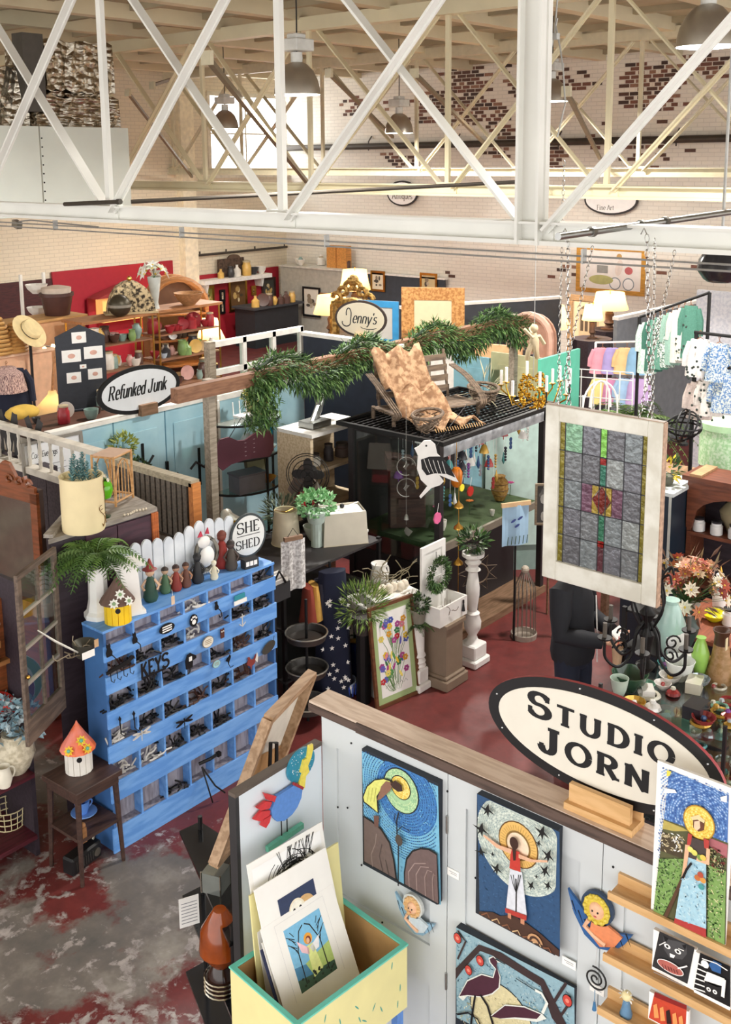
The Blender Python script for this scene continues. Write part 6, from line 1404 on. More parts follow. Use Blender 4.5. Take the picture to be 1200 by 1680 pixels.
t=thing('blanket','tan patterned fringed blanket thrown over the twig bench','blanket',(7.72,6.0,ZR),D(-20));b=B();rings=[]
for i in range(15):
 s=i/14;y=.34-.75*s;z=.62-1.2*s+(.28 if.3<s<.65 else 0)*math.sin((s-.3)/.35*PI)*.6;z=max(z,.02)
 rings.append([(-.26+.54*j/13+.25*s*s,y+.02*math.sin(j*1.7+i),z+.05*math.sin(j*1.1+i*.9)*math.sin(i*.7+1)+.03)for j in range(14)])
b.loft(rings,mat('#8f6a4c',.9,h2='#bf9b78',scale=18,bump=.6),False,False);o=b.build('cloth',t,smooth=True);sm=o.modifiers.new('thick','SOLIDIFY');sm.thickness=.012
pt('fringe',t,lambda b:[b.tube([(-.02+.54*j/20,-.41,.03),(-.02+.54*j/20,-.44,.0)],.004,mat('#c8a06c'),3)for j in range(20)],kind='stuff')
def twigtray(label,loc,s,seed):
 t=thing('twig_basket',label,'basket',loc,seed*.4);q=random.Random(seed);b=B()
 for i in range(60):a=q.uniform(0,2*PI);z=q.uniform(.01,.12);r=s*(.75+z*2)*q.uniform(.92,1.05);b.tube([(r*1.3*math.cos(a+k*.25),r*.8*math.sin(a+k*.25),z+.02*math.sin(k+i))for k in range(5)],.006,TWG,4)
 b.build('woven_twigs',t,kind='stuff');pt('rim',t,lambda b:b.tube([(s*1.35*math.cos(a),s*.85*math.sin(a),.14)for a in[i*PI/12 for i in range(24)]],.016,TWG,6,True));pt('floor',t,lambda b:b.cyl((0,0,0),(0,0,.012),s*.7,TWG,16));return t
twigtray('woven twig nest tray at the front corner of the booth roof',(7.62,5.75,ZR),.16,1);twigtray('woven twig basket at the back right of the booth roof',(8.9,6.0,ZR),.18,2)
plant('dried_pod_plant','pale spiky air plant sticking out of the right twig basket',(8.9,6.0,ZR+.013),(.04,.05),TWG,.2,ms=[mat('#c8c0a0'),mat('#a8a888')],n=40,L=.22,w=.012)
t=thing('steel_bracket','pair of bent galvanised fittings lying beside the twig bench','fittings',(7.4,7.0,1.93));pt('pipe',t,lambda b:b.tube([(0,0,0),(.2,.1,.12),(.42,.2,.42)],.04,metal('#a8aaa8',.35),10));pt('flange',t,lambda b:b.bx(-.1,.16,-.1,.1,-.02,.04,metal('#9a9c9a',.35)))
t=thing('crate_shelf','whitewashed plank shelf left of the booth carrying fittings','shelf',(7.45,7.0,0));WP=wood('#c9b79a','#b39f80',.8)
pt('top',t,lambda b:b.bx(-.3,.5,-.22,.25,1.87,1.905,mat('#d8d6d0')));pt('side',t,lambda b:b.bx(-.3,-.26,-.2,.25,0,1.87,WP));pt('back',t,lambda b:b.bx(-.26,.5,.22,.25,0,1.87,WP));pt('shelf',t,lambda b:b.bx(-.26,.5,-.2,.22,1.5,1.53,WP));pt('middle_shelf',t,lambda b:b.bx(-.26,.5,-.2,.22,1.1,1.13,WP))
for x,r,h,hh,lb in((-.1,.07,.1,'#d8d4c8','pale jar on the plank shelf'),(.12,.05,.16,'#3a3436','dark bottle on the plank shelf'),(.33,.08,.12,'#5a4a44','brown pot on the plank shelf')):vessel('jar',lb,(7.45+x,6.95,1.531),r,h,mat(hh),lid=mat('#4a4038'))
# ---------------------------------------------------------------- half-round glass etagere
EX,EY=7.35,7.95
t=thing('glass_etagere','half-round black iron and glass etagere against the blue doors','shelf',(EX,EY,0))
def half(r,n=14):return[(r*math.cos(PI+a),r*.8*math.sin(PI+a))for a in[i*PI/n for i in range(n+1)]]
for z in(1.86,1.5,1.14,.7):
 pt('glass_shelf',t,lambda b:b.add([(x,y,z+e)for e in(0,.012)for x,y in half(.42)],[tuple(range(15))[::-1],tuple(range(15,30))]+[(i,(i+1)%15,15+(i+1)%15,15+i)for i in range(15)],mat('#dceee8',.05,kind='glass',alpha=.25)))
 pt('shelf_rim',t,lambda b:b.tube([(x*1.02,y*1.02,z)for x,y in half(.42)],.012,IRON,6))
for x,y in((-.42,0),(.42,0),(0,-.345)):pt('post',t,lambda b:b.cyl((x,y,0),(x,y,1.95),.014,IRON,6))
plant('moss_basket','rectangular lattice basket of moss under the garland end',(EX+.1,EY-.1,1.873),(.13,.14),mat('#c9bd8a',.9,h2='#8a7d52',scale=20),.17,ms=[mat('#8a8a3f'),mat('#b5a860'),mat('#6a7a34')],n=320,L=.05)
t=thing('wicker_chair_frame','small white wire doll chair beside the moss basket','doll chair',(EX-.12,EY-.15,1.873));pt('seat',t,lambda b:b.bx(-.1,.1,-.06,.06,.05,.07,WHITE));pt('back',t,lambda b:[b.tube([(x,.06,.05),(x,.07,.2)],.006,WHITE)for x in(-.09,0,.09)]);pt('legs',t,lambda b:[b.cyl((x,y,0),(x,y,.05),.006,WHITE,5)for x in(-.09,.09)for y in(-.05,.05)])
t=thing('maroon_plaque','maroon double-lobed wooden board hung in front of the etagere','board',spot(402,735,Y=7.5),D(-12));PL_=[(-.4,-.12),(-.4,.06),(-.34,.15),(-.22,.16),(-.1,.1),(0,.09),(.1,.13),(.22,.19),(.33,.17),(.4,.08),(.4,-.08),(.34,-.15),(.2,-.14),(0,-.13),(-.2,-.15),(-.32,-.2)]
pt('board',t,lambda b:b.prism([(x*.82,z*.9)for x,z in PL_],-.012,.012,mat('#5c2c3a',.6,var=.06)));pt('lettering',t,lambda b:[b.flat(rect(-.01+k%2*.1,.01+k%2*.1,-.08+k*.022,-.074+k*.022),-.0126,mat('#b09aa0'))for k in range(8)]);pt('hanger',t,lambda b:b.tube([(-.2,0,.1),(0,.05,.3),(.2,0,.12)],.004,IRON))
t=thing('grey_box','grey lidded wooden box on the etagere below the maroon board','box',(EX-.15,EY-.2,1.153),D(-10));pt('box',t,lambda b:b.bx(-.16,.16,-.1,.1,0,.18,mat('#6f6e76')));pt('lid',t,lambda b:b.bx(-.17,.17,-.11,.11,.18,.2,mat('#5a5962')))
for dx,dy,z,k,r,h,hh,lb in((.1,-.15,1.513,'bowl',.09,.1,'#1f3ac0','cobalt blue glass bowl on the etagere'),(.3,-.06,1.513,'bottle',.05,.3,'#1f7a9a','tall teal glass bottle at the right of the etagere'),(.2,-.2,1.513,'bowl',.06,.05,'#e8e8e8','small white dish on the etagere'),(.18,-.15,1.153,'bowl',.1,.06,'#b0702a','amber glass bowl on the etagere'),(0,-.05,1.513,'vase',.07,.2,'#c8d0d0','clear swan-neck glass vase on the etagere')):vessel(k,lb,(EX+dx,EY+dy,z),r,h,mat(hh,.1),k)
plant('small_succulent','small succulent in a bowl beside the teal bottle',(EX+.22,EY-.06,1.513),(.04,.04),WHITE,.07,n=60,L=.04)
frame('leaning_tray','olive framed glass tray leaning on the etagere',.3,.3,(EX+.14,EY-.04,1.153),0,mat('#5f5a48'),.02,'#8f9078',tilt=.15)
# ---------------------------------------------------------------- crowded goods between blue shelf and booth
t=thing('yellow_funnel','big tin funnel with bright yellow inside lying on its side','funnel',(5.9,6.55,1.2));RR=Matrix.Rotation(D(-30),3,'Z')@Matrix.Rotation(D(115),3,'X')
pt('cone',t,lambda b:b.lathe([(.05,-.3),(.06,-.25),(.2,0)],mat('#b9b4a8',.4,.5),22,(0,0,.1),RR,cap=False),smooth=True);pt('inside',t,lambda b:b.lathe([(.195,.0),(.055,-.25),(.001,-.25)],mat('#e8c81e',.4),22,(0,0,.1),RR,cap=False),smooth=True);pt('rim',t,lambda b:b.tube([RR@Vector((.2*math.cos(a),.2*math.sin(a),0))+Vector((0,0,.1))for a in[i*PI/12 for i in range(24)]],.009,mat('#e0dcc8'),5,True))
rk=thing('black_rack','black iron rack with lampshades and trays behind the SHE SHED sign','rack',(0,0,0))
for x,y in((5.7,5.75),(5.7,6.6),(6.9,5.75),(6.9,6.6)):pt('post',rk,lambda b:b.bx(x-.015,x+.015,y-.015,y+.015,0,1.2,IRON))
for z in(.3,.75,1.18):pt('shelf',rk,lambda b:b.bx(5.68,6.92,5.73,6.62,z-.02,z,mat('#2a2628',.6)))
ZK=1.181
def onk(px,py):p=spot(px,py,Z=ZK);return Vector((min(max(p.x,5.72),6.88),min(max(p.y,5.76),6.6),ZK))
plant('lavender_plant','grey-green bushy plant in a low pot behind the lampshade',onk(440,860),(.1,.1),mat('#8f9094'),.2,ms=[mat('#5a6a50'),mat('#7d8a70'),mat('#4a5548')],n=260,L=.09,w=.02)
t=thing('red_birdhouse','bright red birdhouse with peeling tin roof','birdhouse',onk(495,850),D(-30));pt('post',t,lambda b:b.bx(-.03,.03,-.03,.03,0,.12,DK));pt('walls',t,lambda b:b.bx(-.09,.09,-.08,.08,.12,.3,mat('#b81e2c',.5)));pt('roof',t,lambda b:(b.bar((-.14,0,.27),(.0,0,.5),.24,.012,mat('#6a5a52',.5,.4)),b.bar((.14,0,.27),(0,0,.5),.24,.012,mat('#8a7d74',.5,.4))));pt('gable',t,lambda b:b.prism([(-.09,.3),(.09,.3),(0,.45)],-.08,.08,mat('#5a4a44')));pt('perch_ledge',t,lambda b:b.bx(-.12,.18,-.16,.1,.1,.12,IRON))
def shade(label,p,r0,r1,h,m):
 t=thing('lampshade',label,'lampshade',p);pt('shade',t,lambda b:b.lathe([(r0,0),(r1,h)],m,24,cap=False),smooth=True);pt('rim',t,lambda b:[b.tube([(r*math.cos(a),r*math.sin(a),z)for a in[i*PI/12 for i in range(24)]],.005,mat('#d8d0a8'),4,True)for r,z in((r0,0),(r1,h))]);pt('spider',t,lambda b:[b.cyl((0,0,h-.02),(r1*math.cos(a),r1*math.sin(a),h-.01),.003,BRASS,4)for a in(0,2.1,4.2)])
shade('tall cream drum lampshade with open top beside the red birdhouse',onk(470,890),.13,.1,.3,mat('#d9cdb4',.8))
t=thing('pagoda_lampshade','large pale rectangular lampshade with black knob','lampshade',onk(562,885),D(-35));PS=mat('#d3ccbc',.8,var=.05)
pt('shade',t,lambda b:b.loft([[(-.2,-.15,0),(.2,-.15,0),(.2,.15,0),(-.2,.15,0)],[(-.185,-.14,.29),(.185,-.14,.29),(.185,.14,.29),(-.185,.14,.29)]],PS,cap=False));pt('top_frame',t,lambda b:(b.bar((-.18,-.135,.29),(.18,.135,.29),.01,.006,PAPER),b.bar((-.18,.135,.29),(.18,-.135,.29),.01,.006,PAPER),b.bx(-.175,.175,-.135,.135,.265,.27,PAPER)));pt('knob',t,lambda b:b.sph((0,0,.31),.022,BLACK));pt('piping',t,lambda b:b.tube([(-.2,-.15,0),(.2,-.15,0),(.2,.15,0),(-.2,.15,0)],.006,mat('#b0a690'),4,True))
t=thing('jade_plant','round leafy light green plant behind the rectangular lampshade','plant',(6.42,6.05,1.4));pt('stand',t,lambda b:b.cyl((0,0,-.218),(0,0,0),.05,mat('#b8c8c0'),12));pt('pot',t,lambda b:b.lathe(sc(PR['pot'],.1,.1),mat('#c3d3cb'),16),smooth=True);pt('foliage',t,lambda b:foliage(b,(0,0,.17),.17,.17,.11,340,.045,.04,[mat('#8fc48a'),mat('#b5dcb0'),mat('#6aa56a')],seed=2))
t=thing('table_fan','old black desk fan with round wire guard','fan',(6.75,6.45,ZK),D(-60));pt('base',t,lambda b:b.lathe([(.11,0),(.1,.03),(.03,.06),(.025,.4)],IRON,16),smooth=True)
pt('guard',t,lambda b:[b.tube([(r*math.cos(a),-.06+.03*(r/.2),.5+r*math.sin(a))for a in[i*PI/12 for i in range(24)]],.004,IRON,4,True)for r in(.06,.1,.14,.18,.2)]);pt('blades',t,lambda b:[b.prism(ell(.085*math.cos(a),.5+.085*math.sin(a),.07,.045,12,tilt=a),-.02,-.012,mat('#3a3638',.4,.5))for a in(0,PI/2,PI,3*PI/2)]);pt('motor',t,lambda b:b.cyl((0,-.01,.5),(0,.1,.5),.06,IRON,14))
t=thing('spindle_finial','stacked silver ball finial behind the red birdhouse','finial',onk(522,870));pt('balls',t,lambda b:b.lathe([(.05,0),(.02,.06),(.06,.14),(.07,.2),(.02,.26),(.05,.31),(.02,.36),(.035,.4),(.006,.46)],mat('#6a665e',.3,.7),14),smooth=True);pt('foot',t,lambda b:b.cyl((0,0,0),(0,0,.015),.06,IRON,14))
vessel('bowl','round glass bowl of black and white pebbles on the rack',onk(514,885),.09,.13,mat('#c8cfc8',.1),'glass_bowl','bowl')
vessel('cup','white teacup on a saucer near the booth glass',(6.86,5.9,ZK),.05,.06,WHITE,'teacup','cup',handle=True)
t=thing('patterned_towel','grey and white leaf patterned hanging towel','towel',spot(482,925,Y=5.72),D(-20));pt('cloth',t,lambda b:b.loft([[(-.11+.22*j/10,.012*math.sin(j*1.4),z)for j in range(11)]for z in(.2,.05,-.1,-.22)],mat('#e0dedc',.9,h2='#a8a4a2',scale=45),False,False));pt('clip_bar',t,lambda b:b.bx(-.08,.08,-.015,.015,.2,.235,RWD));pt('hanging_loop',t,lambda b:b.tube([(-.05,0,.23),(0,.0,.3),(.05,0,.23)],.003,IRON))
# flag, tassels, clothes
t=thing('star_banner','dark navy cloth banner with white stars hanging to the floor','banner',(6.15,5.62,0),D(-30));pt('pole',t,lambda b:b.cyl((0,.08,0),(0,.08,1.2),.012,IRON,8))
NV=mat('#161c34',.9);pt('cloth',t,lambda b:b.loft([[((.11+.06*(1-z/1.2))*math.cos(a)*(1+.1*math.sin(5*a)),(.06+.05*(1-z/1.2))*math.sin(a),z)for a in[i*PI/10 for i in range(20)]]for z in(.03,.3,.6,.9,1.15)],NV),smooth=True)
b=B();q=random.Random(5)
for i in range(30):
 x,z=q.uniform(-.12,.12),q.uniform(.1,.95);k=.024;yy=-(.06+.05*(1-z/1.2))*math.sqrt(max(.05,1-(x/(.11+.06*(1-z/1.2)))**2))-.006
 b.flat([(x+k*(1 if j%2==0 else.42)*math.sin(j*PI/5),z+k*(1 if j%2==0 else.42)*math.cos(j*PI/5))for j in range(10)],yy,PAPER)
b.build('stars',t,kind='stuff')
for k,h in enumerate(('#8a3a2a','#c89a4a','#2a2a3a','#d8c08a','#4a2c28')):garment('hung_textile',f"{['rust red', 'mustard', 'navy', 'cream striped', 'dark brown'][k]} folded textile hanging above the star banner",(5.95+k*.07,5.72,1.1),D(60),.3,.2,mat(h,.9),sleeves=False,hanger=False,flare=1.0)
t=thing('tassel','large golden silk curtain tassel hanging beside the star banner','tassel',spot(552,1010,X=6.3));pt('cord',t,lambda b:b.tube([(0,0,.1),(.02,.1,.32)],.006,mat('#d8d0c0')));pt('head',t,lambda b:b.lathe([(.03,0),(.035,.05),(.012,.1)],mat('#d8cdb0'),12),smooth=True);pt('skirt',t,lambda b:b.lathe([(.06,-.2),(.055,-.1),(.03,0)],mat('#a8762e',.8,h2='#86581e',scale=60,stretch=(8,8,1)),18),smooth=True)
# three tier wire corner stand
t=thing('tiered_stand','black three-tier wire stand with round trays on the floor','stand',(5.75,5.55,0));pt('pole',t,lambda b:b.cyl((0,0,0),(0,0,1.05),.012,IRON,8))
for z in(.12,.42,.72):pt('tray',t,lambda b:b.lathe([(.001,z),(.15,z),(.165,z+.05),(.17,z+.05),(.155,z-.006),(.001,z-.006)],mat('#4a4744',.4,.4),22),smooth=True);pt('tray_rim',t,lambda b:b.tube([(.17*math.cos(a),.17*math.sin(a),z+.05)for a in[i*PI/12 for i in range(24)]],.007,mat('#a8a49c',.3,.7),5,True))
t=thing('bag_of_books','dark tote with striped magazines on the rack end','bag',(5.56,5.72,1.06));pt('bag',t,lambda b:b.bx(-.13,.13,-.06,.06,0,.14,mat('#2c2a2c',.8)));pt('papers',t,lambda b:[b.bx(-.12,.12,-.05+k*.03,-.03+k*.03,.12,.17+.01*k,mat(('#d0ccc6','#8f8a86','#e0ddd8')[k%3]))for k in range(4)]);pt('handle',t,lambda b:b.tube([(-.08,-.06,.14),(0,-.07,.26),(.08,-.06,.14)],.01,IRON))
pt('stand',t,lambda b:b.cyl((0,0,-1.06),(0,0,0),.02,IRON,8))
# white table with pitcher, eggs, fern
wt=thing('white_table','white painted table behind the flower print','table',(6.68,5.5,0),D(-10));pt('top',wt,lambda b:b.bx(-.3,.3,-.2,.2,.76,.79,WHITE));pt('apron',wt,lambda b:b.bx(-.27,.27,-.17,.17,.62,.76,WHITE))
for x in(-.26,.26):
 for y in(-.16,.16):pt('leg',wt,lambda b:b.bx(x-.02,x+.02,y-.02,y+.02,0,.62,WHITE))
t=thing('egg_platter','white square platter with a nest of speckled eggs','platter',(6.66,5.44,.791),D(-20));pt('platter',t,lambda b:b.loft([[(-.14,-.1,0),(.14,-.1,0),(.14,.1,0),(-.14,.1,0)],[(-.22,-.16,.06),(.22,-.16,.06),(.22,.16,.06),(-.22,.16,.06)]],WHITE));pt('nest',t,lambda b:splat(b,(0,.06,.07),34,.15,mat('#7d7358'),8,.004),kind='stuff')
for k in range(6):pt('egg',t,lambda b:b.sph((-.13+.055*k,-.05+.025*(k%2),.1),.038,mat('#e3d8c6',.6),12,8,(1,.9,1.2)),smooth=True)
t=vessel('pitcher','white ironstone pitcher behind the egg platter',(6.75,5.62,.791),.085,.24,WHITE,'pitcher',handle=True,n=20)
t=plant('foxtail_fern','feathery green foxtail fern beside the egg platter',(6.27,5.4,.62),(.1,.16),mat('#3a3432'),.26,ms=[mat('#6a8a3a'),mat('#8aa04a'),mat('#4f6a2c')],n=520,L=.1,w=.012,seed=5);pt('stand',t,lambda b:b.cyl((0,0,-.62),(0,0,0),.06,IRON,10))
t=thing('blue_glazed_pot','large dark blue glazed pot on the floor by the print','pot',fl(585,1110)+Vector((0,-.05,0)));pt('pot',t,lambda b:b.lathe(sc(PR['pot'],.17,.4),mat('#1c2a5c',.25),22),smooth=True);pt('plant',t,lambda b:foliage(b,(0,0,.45),.14,.14,.12,150,.08,.03,GREENS,seed=8))
t=thing('blue_basket','low blue and white striped basket on the floor','basket',fl(560,1140));pt('bowl',t,lambda b:b.lathe([(.1,0),(.13,.06),(.135,.14),(.125,.14),(.12,.06),(.001,.02)],mat('#b9c8e6',.5),22),smooth=True);pt('stripes',t,lambda b:[b.bx(-.003,.003,-.137,-.128,.03,.13,mat('#2a4ab0'))for _ in(0,)]+[b.cyl((.133*math.cos(a),.133*math.sin(a),.03),(.136*math.cos(a),.136*math.sin(a),.13),.006,mat('#2a4ab0'),4)for a in[i*PI/10 for i in range(20)]],kind='stuff')
for px,py,lb in((575,1060,'gold bound book leaning beside the fern stand'),(568,1020,'mustard wooden block leaning by the fern')):t=thing('leaning_board',lb,'board',fl(px,py+60),D(-40));pt('board',t,lambda b:b.box((0,0,.22),(.1,.03,.42),wood('#b5934a'),Matrix.Rotation(.25,3,'X')));pt('edge',t,lambda b:b.box((.053,0,.22),(.006,.034,.42),wood('#8a6a2a'),Matrix.Rotation(.25,3,'X')))
# right of the booth front: bluebird towel, signs, cages, star wreath
t=thing('bluebird_flag','pale blue garden flag with a bluebird on a wooden stand','flag',(8.05,5.05,0),D(-30));pt('pole',t,lambda b:b.cyl((0,0,0),(0,0,1.35),.01,IRON,6));pt('cloth',t,lambda b:b.loft([[(-.14+.28*j/8,.015*math.sin(j),z)for j in range(9)]for z in(1.34,1.15,.95)],mat('#a9cbe6',.8,var=.05),False,False));pt('header',t,lambda b:b.bx(-.15,.15,-.012,.012,1.33,1.37,mat('#d8b48a')));pt('bird_print',t,lambda b:[b.flat(ell(x,z,.03,.012,10,tilt=.5),-.03,mat('#3a4a8a'))for x,z in((-.04,1.2),(.0,1.15),(.03,1.22))]+[stroke(b,[(-.1+k*.04,.97),(-.09+k*.04,1.05)],.008,-.031,GREENS[0])for k in range(6)])
t=thing('oval_sign','white oval board with dark lettering beside the stained glass window','sign',(8.35,4.75,.9),D(-50));pt('board',t,lambda b:b.prism(ell(0,0,.13,.22,24,tilt=-.2),-.01,.01,WHITE));pt('lettering',t,lambda b:lettering(b,'HA',-.09,-.06,.13,K,-.012,.2,.1));pt('stand',t,lambda b:b.cyl((0,.02,-.9),(0,.02,-.1),.014,RWD,6))
q=fl(860,1045);t=thing('wire_bird_cage','tall narrow wire cage on a round base on the floor','cage',q);pt('base',t,lambda b:b.lathe([(.12,0),(.125,.05),(.11,.05),(.1,.01)],mat('#a89c90',.6),20));
for k in range(16):a=k*PI/8;pt('bar',t,lambda b:b.tube([(.11*math.cos(a),.11*math.sin(a),.04),(.1*math.cos(a),.1*math.sin(a),.5),(.03*math.cos(a),.03*math.sin(a),.66)],.004,mat('#8a8278',.5,.4),4))
pt('finial',t,lambda b:b.sph((0,0,.68),.04,mat('#b8ac9c')))
q=fl(795,1040);t=thing('star_wreath','rusty wire star wreath behind the tall baluster','wreath',(q.x+.1,q.y+.15,.55),D(-40));pt('points',t,lambda b:[b.tube([((.2 if j%2 else.11)*math.cos(j*PI/9),0,(.2 if j%2 else.11)*math.sin(j*PI/9))for j in range(18)],.006,TWG,4,True),b.tube([(.1*math.cos(j*PI/9),-.01,.1*math.sin(j*PI/9))for j in range(18)],.008,TWG,4,True)]);pt('stake',t,lambda b:b.cyl((0,0,-.55),(0,0,-.1),.008,IRON,5))
frame('feather_print','grey feather print in a thin frame behind the window',.3,.42,(8.75,5.1,.95),D(-50),wood('#8a7a66'),.02,'#4a4846',art=blobs(('#8a8884','#b0aea8','#6a6864'),20,.3,.4,.12,3));pt('easel',bpy.data.objects['feather_print'],lambda b:b.cyl((0,.02,-.95),(0,.02,.1),.012,RWD,6))
# ================================================================ right side: window, person, chandelier, displays
t=thing('stained_glass_window','hanging leaded stained glass window in a chipped white wooden frame','window',(5.0,2.6,2.162),-PI/2)
W2,H2=.345,1.0;WF=mat('#e6e4da',.6,h2='#d3cfc2',scale=7)
for v in((-W2,-W2+.085,0,H2),(W2-.085,W2,0,H2),(-W2+.085,W2-.085,0,.11),(-W2+.085,W2-.085,H2-.085,H2)):pt('frame_member',t,lambda b:b.bx(v[0],v[1],-.022,.022,v[2],v[3],WF),bevel=.004)
pt('raw_edge',t,lambda b:(b.bx(W2,W2+.006,-.02,.02,0,H2,wood('#b0917a')),b.bx(-W2,W2,-.018,.018,H2,H2+.005,wood('#a08a78'))))
def lead(h,bump=.7):return mat(h,.1,.25,var=.25,scale=30,bump=bump)
gx0,gx1,gz0,gz1=-W2+.085,W2-.085,.11,H2-.085;GW,GH=gx1-gx0,gz1-gz0
cols=[0,.065,.27,.475,.55,.745,.94,1];CL=[lead(h)for h in('#737679','#66676c','#787f82','#8a8f8e','#6e6f76')];OL=lead('#7a7028');k=0
for r in range(5):
 z0,z1=gz0+GH*r/5,gz0+GH*(r+1)/5
 for c in range(7):
  if r==2 and c in(2,3,4):continue
  x0,x1=gx0+GW*cols[c],gx0+GW*cols[c+1];k+=1
  m=OL if c in(0,6)else(lead(('#5a3038','#2f6a50','','#2f6a58','#7ab850')[r])if c==3 else(lead('#7fa88a')if(r,c)==(4,1)else CL[(r*3+c)%5]))
  pt('pane',t,lambda b:b.bx(x0+.002,x1-.002,-.003,.003,z0+.002,z1-.002,m))
z0,z1=gz0+GH*.4,gz0+GH*.6;xa,xb=gx0+GW*.27,gx0+GW*.745;xm,zm=(xa+xb)/2-.002,(z0+z1)/2
for u,v in((0,.26),(.74,1)):pt('pane',t,lambda b:b.bx(xa+(xb-xa)*u+.002,xa+(xb-xa)*v-.002,-.003,.003,z0,z1,lead('#6a4a5c')))
for sx in(-1,1):
 for sz in(-1,1):pt('pane',t,lambda b:b.prism([(xm+sx*.056,zm+sz*.086),(xm+sx*.002,zm+sz*.086),(xm+sx*.056,zm+sz*.004)],-.003,.003,lead('#a08a3a')))
pt('diamond_pane',t,lambda b:b.prism([(xm,zm+.078),(xm+.05,zm),(xm,zm-.078),(xm-.05,zm)],-.004,.004,lead('#6a1f14')))
for z in(gz0+GH*.2-.0,gz0+GH*.8-.02):pt('pane',t,lambda b:b.bx(gx0+GW*.475,gx0+GW*.55,-.005,.005,z-.02,z+.015,lead('#8a1f1a')))
LD=mat('#3a3a3e',.5,.5);pt('lead_came',t,lambda b:[b.bx(gx0+GW*c-.0025,gx0+GW*c+.0025,-.005,.005,gz0,gz1,LD)for c in cols[1:-1]]+[b.bx(gx0,gx1,-.005,.005,gz0+GH*r/5-.0025,gz0+GH*r/5+.0025,LD)for r in(1,2,3,4)])
CHN=metal('#c9c9c6',.25)
for x in(-.28,.2):pt('chain',t,lambda b:chain(b,(x,0,H2),(x+.02,.3,1.85),CHN))
# iron chandelier
q=spot(1062,1045,X=5.45);t=thing('iron_chandelier','black wrought iron scroll chandelier with six candle arms','chandelier',q)
pt('stem',t,lambda b:b.lathe([(.01,-.23),(.04,-.2),(.06,-.17),(.02,-.14),(.03,-.05),(.045,.02),(.02,.06),(.03,.12),(.05,.15),(.012,.2),(.012,.55)],IRON,12),smooth=True)
for k in range(6):
 a=k*PI/3+.35;u=Vector((math.cos(a),math.sin(a),0));P_=lambda r,z:u*r+Vector((0,0,z))
 o=pt('arm',t,lambda b:(b.tube(flow([P_(.02,.1),P_(.07,.02),P_(.09,-.1),P_(.17,-.17),P_(.25,-.11),P_(.26,-.01)]),.009,IRON,6),b.tube([P_(.16+.05*math.cos(s)*(1-s/11),-.05+.05*math.sin(s)*(1-s/11))for s in[i*.5 for i in range(18)]],.006,IRON,5),b.tube(flow([P_(.03,.05),P_(.1,.2),P_(.08,.36),P_(.13,.42),P_(.15,.37)]),.007,IRON,5)))
 p=P_(.26,0);pt('drip_cup',o,lambda b:b.lathe([(.012,0),(.04,.012),(.042,.022),(.015,.022)],IRON,12,p),smooth=True);pt('candle_sleeve',o,lambda b:b.cyl(p+Vector((0,0,.02)),p+Vector((0,0,.11)),.013,mat('#5a524a'),8))
pt('chain',t,lambda b:chain(b,(0,0,.55),(.1,.1,2.3),CHN))
# person with phone
def skin(name,pts,edges,rad,m,parent,root=0):
 me=bpy.data.meshes.new(name);me.from_pydata(pts,edges,[]);me.materials.append(m)
 o=bpy.data.objects.new(name,me);COL.objects.link(o);o.parent=parent
 md=o.modifiers.new('skin','SKIN');md.use_smooth_shade=True
 for i,sv in enumerate(me.skin_vertices[0].data):sv.radius=rad[i]if isinstance(rad[i],tuple)else(rad[i],)*2;sv.use_root=i==root
 o.modifiers.new('sub','SUBSURF').levels=2;o.modifiers['sub'].render_levels=2
 return o
q=fl(935,1245);t=thing('person','person in dark jacket and navy trousers looking down at a phone','person',(q.x,q.y,0),D(2))
SK=mat('#d9a88c',.5)
J=dict(pel=(0,0,.95),wai=(0,.01,1.08),che=(0,.02,1.28),nck=(0,.0,1.45),hed=(0,-.04,1.56),top=(0,-.03,1.68),lsh=(.17,.02,1.38),lel=(.22,-.02,1.1),lwr=(.1,-.26,1.08),rsh=(-.17,.02,1.38),rel=(-.24,-.02,1.1),rwr=(-.08,-.27,1.06),lhp=(.09,0,.9),lkn=(.1,-.03,.5),lan=(.1,.02,.09),lto=(.11,-.13,.03),rhp=(-.09,0,.9),rkn=(-.1,-.02,.5),ran=(-.1,.03,.09),rto=(-.11,-.12,.03))
def sub(keys,ed,rad,nm,m,root):ks=list(keys);return skin(nm,[J[k]for k in ks],[(ks.index(a),ks.index(b_))for a,b_ in ed],[rad[k]for k in ks],m,t,ks.index(root))
ED=[('pel','wai'),('wai','che'),('che','nck'),('nck','hed'),('hed','top'),('che','lsh'),('lsh','lel'),('lel','lwr'),('che','rsh'),('rsh','rel'),('rel','rwr'),('pel','lhp'),('lhp','lkn'),('lkn','lan'),('lan','lto'),('pel','rhp'),('rhp','rkn'),('rkn','ran'),('ran','rto')]
RA=dict(pel=.12,wai=.11,che=.13,nck=.05,hed=.085,top=.05,lsh=.055,lel=.04,lwr=.028,rsh=.055,rel=.04,rwr=.028,lhp=.085,lkn=.055,lan=.038,lto=.03,rhp=.085,rkn=.055,ran=.038,rto=.03)
sub(J,ED,RA,'body',SK,'pel')
EL=lambda rx,ry,z,y=0:[(rx*math.cos(a),y+ry*math.sin(a),z)for a in[k*PI/10 for k in range(20)]]
JM=mat('#1c1d24',.8,bump=.3);TM=mat('#1e2436',.85)
pt('jacket',t,lambda b:b.loft([EL(.185,.15,.84),EL(.195,.16,.9),EL(.185,.15,1.02),EL(.17,.14,1.14),EL(.19,.14,1.3,.01),EL(.17,.11,1.4,.02),EL(.08,.07,1.46)],JM),smooth=True)
